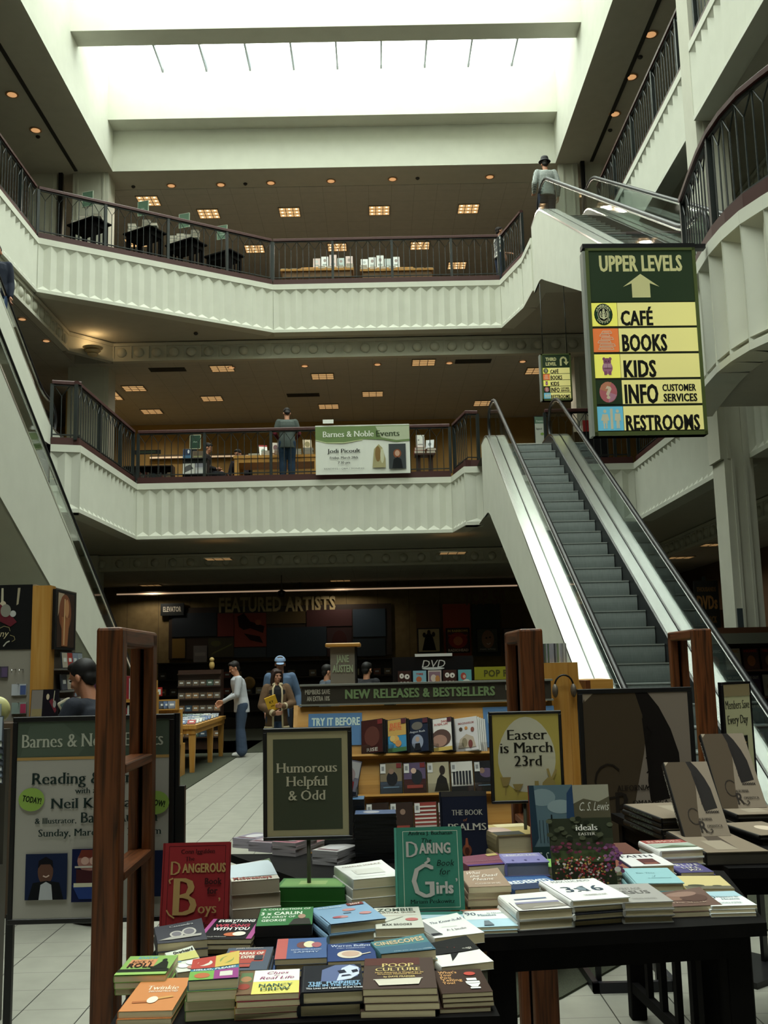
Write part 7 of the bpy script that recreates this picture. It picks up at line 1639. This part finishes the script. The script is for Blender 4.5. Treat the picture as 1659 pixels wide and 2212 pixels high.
for i, (u0, u1, d_) in enumerate([(608, 764, 'left'), (778, 936, 'right')]):
    a, b = at_z(u0, 590, Z3 + .72), at_z(u1, 590, Z3 + .72); yb = 24.35
    x0, x1 = at_y(u0, 590, yb).x, at_y(u1, 588, yb).x; zb = at_y((u0 + u1) / 2, 590, yb).z
    t = thing('display_bench', '%s low maple bench of books behind the long top gallery railing' % d_, 'bench', (x0, yb, Z3)); w_ = x1 - x0; h_ = zb - Z3
    MB().box(0, w_, -.3, .3, h_ - .05, h_, MAPLE_X).build('top', t); MB().box(.05, w_ - .05, -.25, .25, h_ - .22, h_ - .05, mat('#8a6a4a', .6)).build('apron', t)
    for x in (.08, w_ - .16): MB().box(x, x + .08, -.2, .2, 0, h_ - .22, mat('#8a6a4a', .6)).build('leg', t)
    MB().box((.5 if i == 0 else 0.0), (w_ if i == 0 else w_ - .5), .02, .28, h_, h_ + .165, MAPLE_X).build('riser', t)
    n = 8
    for k in range(n):
        x = x0 + .1 + (w_ - .2) * k / (n - 1); f = (k / (n - 1)) if i == 0 else 1 - k / (n - 1)
        pile((x, yb - .1, zb + .001), .17, .22, 1 + int(f * 2.2), 'pale book in the row of piles on the %s top gallery bench' % d_, G, .05, ['#d0d4d0', '#c4c8c4', '#b8bcb8', '#c9b0a0'])
    for k in range(5):
        x = (x0 + .55 + k * .20) if i == 0 else (x0 + .02 + k * .20)
        if i == 0: x = x1 - 1.02 + k * .205
        upright((x, yb + .08, zb + .167), .18, .28 + .05 * (k % 3), 'white book standing up on the %s top gallery bench, %s from the left' % (d_, ORD[k]), G, random.choice(['#c9ccc8', '#d4d6d4', '#a8b4b0', '#c4b0a8']), [('r', .2, .2, .8, .35, '#9aa49c'), ('e', .5, .65, .2, .15, random.choice(['#9a8a84', '#8a9a94', '#b8bcb8']))], .2)
# shelf and books beyond the curved railing
sb = thing('display_table', 'dark table with a leaning white book beyond the curved railing at right', 'table', (5.0, 9.6, Z2), -1.2); MB().box(-.5, .5, -.35, .35, .70, .75, BLACKW).build('tabletop', sb)
for sx in (-1, 1):
    for sy in (-1, 1): MB().box(sx * .42 - .035, sx * .42 + .035, sy * .28 - .035, sy * .28 + .035, 0, .7, BLACKW).build('leg', sb)
pile((4.78, 9.6, Z2 + .751), .2, .25, 5, 'white book in the pile on the dark table beyond the curved railing', 'books beyond the curved railing', .045, ['#c9ccd0', '#d4d6d6'])
upright((4.75, 9.9, Z2 + .752), .2, .28, 'leaning white book on the dark table beyond the curved railing', 'books beyond the curved railing', '#d4d6da', [('r', .1, .1, .9, .3, '#9a9aa8')], .5, -.6)
f3 = framed('pale green card on a post beyond the curved railing', frame_m((4.9, 10.6, Z2 + 1.2), (.8, -.6, 0), (-.6, -.8, 0)), .3, .38, [], '#8aa094', fr_col='#b8c4b8', fw=.014); MB().tube([(.15, -1.2, -.01), (.15, .01, -.01)], .008, IRON, 6).build('post', f3)
# ------------------------------------------------------------------ people
def loft(mb, secs, material, n=16):
    # secs: list of (centre, half width, half depth, facing angle)
    vs = []
    for c, rx, ry, a in secs:
        c = Vector(c)
        for k in range(n):
            t = 2 * PI * k / n; x, y = rx * math.cos(t), ry * math.sin(t)
            vs.append(c + Vector((x * math.cos(a) - y * math.sin(a), x * math.sin(a) + y * math.cos(a), 0)))
    m = len(secs)
    fs = [(i * n + k, i * n + (k + 1) % n, (i + 1) * n + (k + 1) % n, (i + 1) * n + k) for i in range(m - 1) for k in range(n)]
    fs += [tuple(range(n))[::-1], tuple((m - 1) * n + k for k in range(n))]
    return mb.add(vs, fs, material, True)
def remesh(mb, name, voxel, material, smooth=4):
    me = mb.mesh('tmp'); o = D.objects.new('tmp', me); COL.objects.link(o)
    r_ = o.modifiers.new('r', 'REMESH'); r_.mode = 'VOXEL'; r_.voxel_size = voxel
    if smooth:
        s_ = o.modifiers.new('s', 'SMOOTH'); s_.factor = 0.5; s_.iterations = smooth
    dg = bpy.context.evaluated_depsgraph_get(); dg.update()
    out = D.meshes.new_from_object(o.evaluated_get(dg)); out.name = name
    D.objects.remove(o); D.meshes.remove(me)
    out.materials.clear(); out.materials.append(material)
    for p in out.polygons: p.use_smooth = True; p.material_index = 0
    return out
def limb(mb, pts, rad, material):
    # tapered limb with rounded joints
    for i in range(len(pts) - 1):
        a, b = Vector(pts[i]), Vector(pts[i + 1]); q = [a.lerp(b, f) for f in (0, .25, .5, .75, 1)]
        ra, rb = rad[i], rad[i + 1]; bul = 1.06
        mb.tube(q, [ra, (ra * .75 + rb * .25) * bul, (ra + rb) / 2 * bul, (ra * .25 + rb * .75), rb], material, 12)
    for p, r_ in zip(pts, rad): mb.ell(p, (r_, r_, r_), material, 12, 8)
def hand(mb, wrist, d, thumb, material, curl=.5, s=1.0):
    x = Vector(d).normalized(); y = Vector(thumb); y = (y - x * y.dot(x)).normalized(); z = x.cross(y)
    w0 = Vector(wrist)
    def P(a, b, c): return w0 + (x * a + y * b + z * c) * s
    mb.tube([P(-.02, 0, 0), P(.01, 0, 0)], .026 * s, material, 10)
    for yy in (-.026, -.009, .009, .026): mb.tube([P(.0, yy * .6, 0), P(.05, yy, 0), P(.088, yy, 0)], [.017 * s, .017 * s, .0125 * s], material, 8)
    for yy, L in ((.028, .072), (.010, .080), (-.009, .074), (-.027, .058)):
        a, b, c = .088, 0.0, 0.0; pts = [P(a, yy, 0)]; ang = 0
        for f, k in ((.45, .6), (.32, 1.0), (.23, .9)):
            ang += curl * k; a += L * f * math.cos(ang); c -= L * f * math.sin(ang); pts.append(P(a, yy * 1.08, c))
        mb.tube(pts, [.0105 * s, .0098 * s, .009 * s, .0075 * s], material, 8)
    mb.tube([P(.02, .026, -.004), P(.05, .048, -.012), P(.075, .055, -.022 - .01 * curl), P(.096, .052, -.03 - .02 * curl)], [.014 * s, .0125 * s, .0105 * s, .008 * s], material, 8)
def person(label, loc, rz, h=1.75, skin='#b98468', hair='#1c1512', hair_style='short', shirt='#888888', sleeves='long', sleeve_col=None, trousers='#2a3448', shoes='#2a2622', pose=None, head=(0, 0, 0), bend=0.0,
           curl=.5, shirt_mat=None, flare=0.0, coat=None, female=False, sit=False, extra=None, shirt_len=.86, group=None):
    t = thing('person', label, 'person', loc, rz, group)
    s = h / 1.75; p = dict(pose or {})
    fw = -1  # faces -y
    def V(a): return Vector(a) * s
    bx = Vector((0, -math.sin(bend), 0))
    def up(z, y=0.0):    # point on the bent spine above the pelvis
        k = (z - .95)
        return Vector((0, -k * math.sin(bend) + y, .95 + k * math.cos(bend)))
    wS = .165 if female else .185
    base = p.get('pelvis', (0, 0, 0)); off = Vector(base)
    J = {'hipL': (.088, 0, .93), 'kneeL': (.095, -.015, .50), 'ankL': (.098, .02, .085), 'hipR': (-.088, 0, .93), 'kneeR': (-.095, -.015, .50), 'ankR': (-.098, .02, .085)}
    cs = up(1.42)
    J.update({'shL': (wS, cs.y + .01, cs.z), 'elL': (wS + .05, cs.y + .03, 1.12), 'wrL': (wS + .055, cs.y - .05, .88), 'shR': (-wS, cs.y + .01, cs.z), 'elR': (-wS - .05, cs.y + .03, 1.12), 'wrR': (-wS - .055, cs.y - .05, .88)})
    J.update(p)
    J = {k: (Vector(v) + (off if not k.startswith(('ank', 'knee')) or not sit else Vector((0, 0, 0)))) * s for k, v in J.items() if k not in ('pelvis', 'handL', 'handR', 'thL', 'thR', 'toeL', 'toeR')}
    def sp(z, y=0): return (up(z, y) + off) * s
    torso = [(sp(.90), .155, .105), (sp(.98), .160, .110), (sp(1.08), .145, .105), (sp(1.20), .155, .108), (sp(1.32), .172, .115), (sp(1.41), .165, .10), (sp(1.46), .10, .075)]
    if female: torso = [(c, rx * .92, ry) for c, rx, ry in torso]
    nk, hc = sp(1.50), sp(1.625, -.02)
    sk = mat(skin, .55); bm_ = MB()
    loft(bm_, [(c, rx * s, ry * s, 0) for c, rx, ry in torso], sk)
    bm_.tube([sp(1.42), nk, hc], [.062 * s, .056 * s, .055 * s], sk, 12)
    for sd in 'LR':
        limb(bm_, [J['hip' + sd], J['knee' + sd], J['ank' + sd]], [.088 * s, .055 * s, .038 * s], sk)
        limb(bm_, [J['sh' + sd], J['el' + sd], J['wr' + sd]], [.056 * s, .040 * s, .026 * s], sk)
        d = (J['wr' + sd] - J['el' + sd]).normalized()
        hd = Vector(p.get('hand' + sd, d)); th = Vector(p.get('th' + sd, (0, -1, .3)))
        hand(bm_, J['wr' + sd] + hd.normalized() * .02 * s, hd, th, sk, curl, s)
        an = J['ank' + sd]; toe = Vector(p.get('toe' + sd, (0.01 if sd == 'L' else -.01, -1, 0))).normalized()
        bm_.tube([an, an + toe * .05 * s - Vector((0, 0, .045 * s)), an + toe * .15 * s - Vector((0, 0, .06 * s))], [.036 * s, .034 * s, .022 * s], sk, 10)
    # head with face
    Mh = Matrix.Translation(hc) @ Matrix.Rotation(head[1], 4, 'Z') @ Matrix.Rotation(head[0], 4, 'X') @ Matrix.Rotation(head[2], 4, 'Y') @ Matrix.Scale(s, 4)
    bm_.ell((0, .008, .035), (.074, .092, .085), sk, 16, 12, Mh); bm_.ell((0, -.018, -.035), (.058, .070, .075), sk, 16, 12, Mh); bm_.ell((0, -.060, -.085), (.028, .026, .022), sk, 12, 8, Mh)
    bm_.tube([Mh @ Vector((0, -.084, .018)), Mh @ Vector((0, -.098, -.012)), Mh @ Vector((0, -.108, -.030))], [.010 * s, .013 * s, .015 * s], sk, 8)
    bm_.ell((0, -.086, -.062), (.022, .010, .010), sk, 10, 6, Mh); bm_.ell((0, -.080, .034), (.055, .012, .008), sk, 12, 6, Mh)
    for sx in (-1, 1): bm_.ell((sx * .078, .012, -.008), (.010, .020, .032), sk, 10, 8, Mh); bm_.ell((sx * .040, -.060, -.02), (.022, .018, .02), sk, 8, 6, Mh)
    link('body', remesh(bm_, 'body', .0075, sk, 2), t)
    e_ = MB()
    for sx in (-1, 1): e_.ell((sx * .030, -.082, .014), (.012, .006, .006), mat('#1a1412', .3), 10, 6, Mh)
    e_.build('eyes', t)
    mo = MB(); mo.ell((0, -.0955, -.062), (.020, .004, .0035), mat('#7a3f38', .5), 10, 6, Mh); mo.build('mouth', t)
    hb = MB(); hm = noisy('hair_%s' % hair, hair, hair, 60, .6)
    if hair_style == 'short':
        hb.ell((0, .026, .048), (.083, .098, .086), hm, 18, 12, Mh); hb.ell((0, .058, -.015), (.068, .050, .065), hm, 12, 8, Mh); hb.ell((0, -.030, .098), (.062, .052, .036), hm, 12, 8, Mh)
    elif hair_style == 'long':
        hb.ell((0, .024, .048), (.090, .104, .092), hm, 18, 12, Mh)
        for sx in (-1, 1): hb.tube([Mh @ Vector((sx * .05, -.03, .09)), Mh @ Vector((sx * .085, -.02, .02)), Mh @ Vector((sx * .090, .0, -.10)), Mh @ Vector((sx * .075, .0, -.22))], [.03 * s, .030 * s, .034 * s, .018 * s], hm, 10)
        hb.tube([Mh @ Vector((0, .06, .04)), Mh @ Vector((0, .085, -.08)), Mh @ Vector((0, .085, -.22))], [.07 * s, .075 * s, .05 * s], hm, 12); hb.tube([Mh @ Vector((-.05, -.070, .082)), Mh @ Vector((.05, -.070, .082))], .020 * s, hm, 8)
    link('hair', remesh(hb, 'hair', .010, hm, 2), t) if hb.v else None
    # clothes
    ex = .016 * s; sm_ = shirt_mat or noisy('cloth_%s' % shirt, shirt, shirt, 14, .85, stretch=(1, 1, .5), bump=.9)
    cb = MB(); low = (off + Vector((0, 0, shirt_len))) * s if not sit else sp(.92)
    loft(cb, [((low.x, low.y, low.z), .196 * s, .150 * s, 0)] + [(c, (rx + .030) * s, (ry + .030) * s, 0) for c, rx, ry in torso[1:6]] + [(sp(1.47), .075 * s, .068 * s, 0)], sm_)
    def sleeve(b, sd, m_, frac, g=.014):
        a, e, w_ = J['sh' + sd], J['el' + sd], J['wr' + sd]
        if frac < 1: limb(b, [a, a.lerp(e, frac * 2 if frac < .5 else 1)], [.068 * s, .058 * s], m_)
        else: limb(b, [a, e, e.lerp(w_, .96)], [(.060 + g) * s, (.046 + g) * s, (.034 + g * .8) * s], m_)
        b.tube([sp(1.40), a], [.08 * s, .066 * s], m_, 12)
    fr = {'long': 1, 'short': .38, 'rolled': .5}[sleeves]
    for sd in 'LR': sleeve(cb, sd, sm_, fr)
    so = link('shirt', remesh(cb, 'shirt', .011, sm_, 3), t)
    if sleeve_col:
        m2 = noisy('cloth_%s' % sleeve_col, sleeve_col, sleeve_col, 40, .85)
        for sd in 'LR': b2 = MB(); limb(b2, [J['sh' + sd].lerp(J['el' + sd], .5), J['el' + sd], J['el' + sd].lerp(J['wr' + sd], .95)], [.052 * s, .050 * s, .036 * s], m2); link('undershirt_sleeve', remesh(b2, 'sleeve', .011, m2, 3), t)
    tm = noisy('denim_%s' % trousers, trousers, trousers, 14, .9, bump=.9); tb_ = MB()
    loft(tb_, [(sp(.86) if not sit else sp(.90), .160 * s, .118 * s, 0), (sp(.95), .168 * s, .120 * s, 0), (sp(1.02), .158 * s, .116 * s, 0)], tm)
    for sd in 'LR': limb(tb_, [J['hip' + sd], J['knee' + sd], J['ank' + sd].lerp(J['knee' + sd], .03)], [.112 * s, .084 * s, (.070 + flare) * s], tm)
    link('trousers', remesh(tb_, 'trousers', .012, tm, 3), t)
    for sd in 'LR':
        an = J['ank' + sd]; toe = Vector(p.get('toe' + sd, (0.01 if sd == 'L' else -.01, -1, 0))).normalized(); sh_ = MB(); smt = mat(shoes, .5)
        sh_.tube([an - toe * .05 * s - Vector((0, 0, .05 * s)), an - Vector((0, 0, .035 * s)), an + toe * .08 * s - Vector((0, 0, .045 * s)), an + toe * .18 * s - Vector((0, 0, .055 * s))], [.034 * s, .046 * s, .044 * s, .028 * s], smt, 12)
        link('shoe', remesh(sh_, 'shoe', .009, smt, 2), t)
    if coat:
        cm_ = noisy('coat_%s' % coat, coat, coat, 14, .9, bump=.8); c2 = MB()
        n = 18; vs = []; secs = [(sp(.74) if False else (off + Vector((0, 0, .76))) * s, .205, .155), (sp(.95), .195, .148), (sp(1.12), .180, .140), (sp(1.30), .195, .142), (sp(1.42), .185, .125), (sp(1.485), .085, .08)]
        for c, rx, ry in secs:
            for k in range(n + 1):
                a = math.radians(-90 + 24) + math.radians(312) * k / n; vs.append(c + Vector((rx * math.cos(a), ry * math.sin(a), 0)) * s)
        fs = [(i * (n + 1) + k, i * (n + 1) + k + 1, (i + 1) * (n + 1) + k + 1, (i + 1) * (n + 1) + k) for i in range(len(secs) - 1) for k in range(n)]
        c2.add(vs, fs, cm_, True); o = c2.build('coat', t); md = o.modifiers.new('solid', 'SOLIDIFY'); md.thickness = .018
        b2 = MB()
        for sd in 'LR': sleeve(b2, sd, cm_, 1, .024)
        link('coat_sleeves', remesh(b2, 'coat_sleeves', .012, cm_, 3), t)
        tr_ = mat('#b8a98a', .95); b3 = MB()
        for sd in 'LR':
            e, w_ = J['el' + sd], J['wr' + sd]; b3.tube([e.lerp(w_, .80), e.lerp(w_, .97)], [.056 * s, .058 * s], tr_, 12)
        b3.tube([vs[i * (n + 1)] for i in range(6)], .017 * s, tr_, 8); b3.tube([vs[i * (n + 1) + n] for i in range(6)], .017 * s, tr_, 8); b3.tube(vs[:n + 1], .018 * s, tr_, 8); b3.tube(vs[5 * (n + 1):], .03 * s, tr_, 8)
        b3.build('shearling_trim', t)
    if extra: extra(t, Mh, s, J)
    return t
# man in a hat at the top of the upper escalator (seen from behind)
m, b, N, L = nodes_mat('checked_cloth')
tc = N('ShaderNodeTexCoord'); 
ck = N('ShaderNodeTexBrick'); ck.inputs['Color1'].default_value = (*lin('#c3c8c3'), 1); ck.inputs['Color2'].default_value = (*lin('#aeb4b0'), 1); ck.inputs['Mortar'].default_value = (*lin('#59625f'), 1); ck.inputs['Scale'].default_value = 1.0; ck.inputs['Mortar Size'].default_value = .004; ck.inputs['Brick Width'].default_value = .03; ck.inputs['Row Height'].default_value = .03; ck.offset = 0.0
mp = N('ShaderNodeMapping'); mp.inputs['Rotation'].default_value = (PI / 2, 0, 0); L(tc.outputs['Object'], mp.inputs[0]); L(mp.outputs[0], ck.inputs['Vector']); L(ck.outputs['Color'], b.inputs['Base Color']); b.inputs['Roughness'].default_value = .9
def hat(t, Mh, s, J):
    M_ = Mh @ Matrix.Translation((0, .01, .075)) @ Matrix.Rotation(-.15, 4, 'X')
    mb = MB(); mb.lathe([(.001, .004), (.135, -.004), (.122, .004), (.118, .012), (.095, .014), (.088, .07), (.078, .112), (.05, .118), (.001, .105)], mat('#121214', .7), 24, M_); mb.build('hat', t)
person('man in checked shirt and black hat at the top of the upper escalator', (3.86, 20.75, Z3 + .013), PI + .05, 1.72, hair='#1a1512', shirt_mat=m, trousers='#1c2434', sleeves='long', shirt_len=.84,
       pose={'elR': (-.26, .04, 1.14), 'wrR': (-.265, -.06, .90), 'elL': (.27, .03, 1.14), 'wrL': (.25, -.16, 1.02), 'handL': (-.1, -1, -.1), 'thL': (-1, -.1, 0)}, head=(.15, 0, 0), bend=.06, extra=hat)
# man in grey t-shirt at the middle gallery
person('man in grey T-shirt over dark red sleeves, back turned, on the middle gallery', (-1.92, 22.06, Z2 + .004), PI + .08, 1.74, hair='#1c1613', shirt='#4a524e', sleeves='short', sleeve_col='#5a1420', trousers='#22364a', shoes='#8a8a86', shirt_len=.80,
       pose={'elL': (.27, -.02, 1.14), 'wrL': (.20, -.22, 1.08), 'elR': (-.27, -.02, 1.14), 'wrR': (-.20, -.22, 1.08)}, head=(.55, .15, 0), bend=.10)
# man in a white shirt browsing CDs
person('man in white shirt and blue jeans browsing the maple CD table', (-2.62, 19.72, .013), -PI / 2 + .25, 1.78, hair='#17110f', shirt='#b4b6bc', trousers='#3a475c', shoes='#b8b8b4', flare=.03, sleeves='rolled', sleeve_col='#b0b2b8', shirt_len=.80,
       pose={'elL': (.23, -.12, 1.13), 'wrL': (.17, -.36, 1.02), 'elR': (-.23, -.10, 1.14), 'wrR': (-.17, -.34, .98), 'kneeL': (.10, -.04, .50), 'ankL': (.11, -.02, .085)}, head=(.45, .12, 0), bend=.18, curl=.7)
# woman holding a yellow book
def ybook(t, Mh, s, J):
    M_ = Matrix.Translation(Vector((-.11, -.235, 1.17)) * s) @ Matrix.Rotation(-.35, 4, 'Y') @ Matrix.Rotation(.25, 4, 'X')
    k = thing('book', 'yellow paperback held against her chest by the woman in the shearling coat', 'book', M=t.matrix_basis @ M_)
    MB().box(-.09, .09, -.012, .012, -.12, .12, mat('#c79a1e', .5)).build('cover', k); mb = MB(); prints(mb, [('t', 'KY', .5, .55, .16, '#3a2a10', 'heavy', .4), ('t', 'life', .5, .3, .1, '#3a2a10', 'bold', .3)], .18, .24, frame_m((-.09, -.0125, -.12), (1, 0, 0), (0, -1, 0)), .0005, .0005); mb.build('cover_print', k)
def wloc(u, v, y): return at_y(u, v, y)
x_ = at_y(598, 1560, 16.6).x
person('woman in a tan shearling coat holding a yellow book, facing us', (x_, 16.6, .002), .22, 1.62, skin='#a87862', hair='#2c1a14', hair_style='long', shirt='#17171a', trousers='#2c3e58', coat='#5c4632', female=True,
       pose={'elL': (.27, -.06, 1.15), 'wrL': (.09, -.24, 1.12), 'handL': (-1, -.1, .1), 'thL': (0, -.2, 1), 'elR': (-.27, -.06, 1.13), 'wrR': (-.08, -.24, 1.00), 'handR': (1, -.1, .05), 'thR': (0, -.2, 1)}, head=(.05, .35, 0), extra=ybook, curl=.7)
def cap(t, Mh, s, J):
    M_ = Mh @ Matrix.Translation((0, .006, .055)); cm_ = mat('#7d93b2', .85); mb = MB(); mb.ell((0, 0, 0), (.092, .110, .085), cm_, 20, 12, M_, lambda q: q.z > -.005)
    mb.build('cap', t); mb = MB(); mb.ell((0, -.12, -.008), (.065, .075, .012), cm_, 16, 8, M_ @ Matrix.Rotation(.15, 4, 'X')); mb.build('cap_brim', t)
x_ = at_y(606, 1560, 17.5).x
person('man in blue cap and denim shirt standing behind the woman in the shearling coat', (x_, 17.5, .002), .1, 1.83, skin='#9a6c58', hair='#3a3430', shirt='#4f627c', trousers='#22262f', head=(.15, 0, 0), extra=cap, shirt_len=.78,
       pose={'elL': (.29, .03, 1.12), 'wrL': (.30, -.06, .90)})
# dark-haired man at the counter, near left
person('dark haired man in a navy jacket bent over the counter behind the left oak frame', (-1.85, 7.05, .002), -PI / 2 - .45, 1.74, skin='#a06c52', hair='#0f0c0c', shirt='#181c26', trousers='#15171c', head=(.42, .1, .0), bend=.30,
       pose={'elL': (.26, -.20, 1.16), 'wrL': (.18, -.40, 1.20), 'elR': (-.26, -.20, 1.16), 'wrR': (-.16, -.42, 1.18)})
# rider on the upper left escalator
person('person in jeans and dark jacket riding the upper left escalator at the left picture edge', (-6.06, 15.75, Z2 + (17.7 - 15.75) * (Z3 - Z2) / 8.9 + .03), .3, 1.75, shirt='#1c2230', trousers='#3c4f6e', shirt_len=.86)
# visitor by the top gallery railing
m2, b, N, L = nodes_mat('patterned_cloth'); tc = N('ShaderNodeTexCoord'); vo = N('ShaderNodeTexVoronoi'); vo.inputs['Scale'].default_value = 14; L(tc.outputs['Object'], vo.inputs['Vector']); rr = ramp(N, [(.35, '#c4c8c0'), (.5, '#4a4e52')]); L(vo.outputs['Distance'], rr.inputs[0]); L(rr.outputs[0], b.inputs['Base Color'])
person('person in a patterned top behind the top gallery railing, left of the upper escalator', (3.22, 24.0, Z3 + .002), PI / 2 + .3, 1.62, skin='#a87a5e', hair='#1f1714', shirt_mat=m2, trousers='#2a3448', sleeves='short', female=True, pose={'elL': (.2, -.1, 1.12), 'wrL': (.12, -.3, 1.1)})
# heads beyond the sign bar
person('shopper in a grey jacket behind the sign bar, left of the Jane Austen tower', (-.86, 17.0, .013), 1.9, 1.66, hair='#14110f', shirt='#4a525c', trousers='#1c1c22', head=(.2, 0, 0))
person('dark haired shopper behind the sign bar, right of the Jane Austen tower', (-.20, 16.6, .013), 2.6, 1.68, hair='#0f0d0c', shirt='#1a1a1e', trousers='#1c1c22', head=(.2, 0, 0))
# two seated readers on the middle gallery
def chair(loc, rz, label):
    t = thing('chair', label, 'chair', loc, rz); MB().bbox(-.22, .22, -.22, .22, .42, .46, BLACKW, .01, 1).build('seat', t); MB().bbox(-.22, .22, .20, .24, .50, .85, BLACKW, .01, 1).build('backrest', t)
    for x in (-.2, .2):
        for y in (-.2, .22): MB().box(x - .018, x + .018, y - .018, y + .018, 0, .42 if y < 0 else .84, BLACKW).build('leg', t)
    return t
SIT = {'pelvis': (0, .05, -.44), 'kneeL': (.11, -.42, .50), 'ankL': (.11, -.40, .085), 'kneeR': (-.11, -.42, .50), 'ankR': (-.11, -.46, .085), 'hipL': (.09, 0, .95), 'hipR': (-.09, 0, .95), 'elL': (.25, -.10, 1.12), 'wrL': (.14, -.32, 1.08), 'elR': (-.25, -.10, 1.12), 'wrR': (-.14, -.32, 1.08)}
chair((-3.98, 23.4, Z2), PI / 2, 'black chair under the dark clothed reader behind the black rack')
person('seated reader in dark clothes behind the black rack on the middle gallery', (-3.96, 23.4, Z2), PI / 2, 1.70, hair='#14100f', shirt='#1a1618', trousers='#17171c', sit=True, pose=SIT, bend=.15, head=(.4, 0, 0))
chair((-3.28, 24.3, Z2), -.5, 'black chair under the reader at the left end of the maple table')
person('seated reader in dark clothes at the left end of the middle gallery table', (-3.28, 24.28, Z2), -.5, 1.72, hair='#14100f', shirt='#26222c', trousers='#17171c', sit=True, pose=SIT, bend=.12, head=(.4, 0, 0))
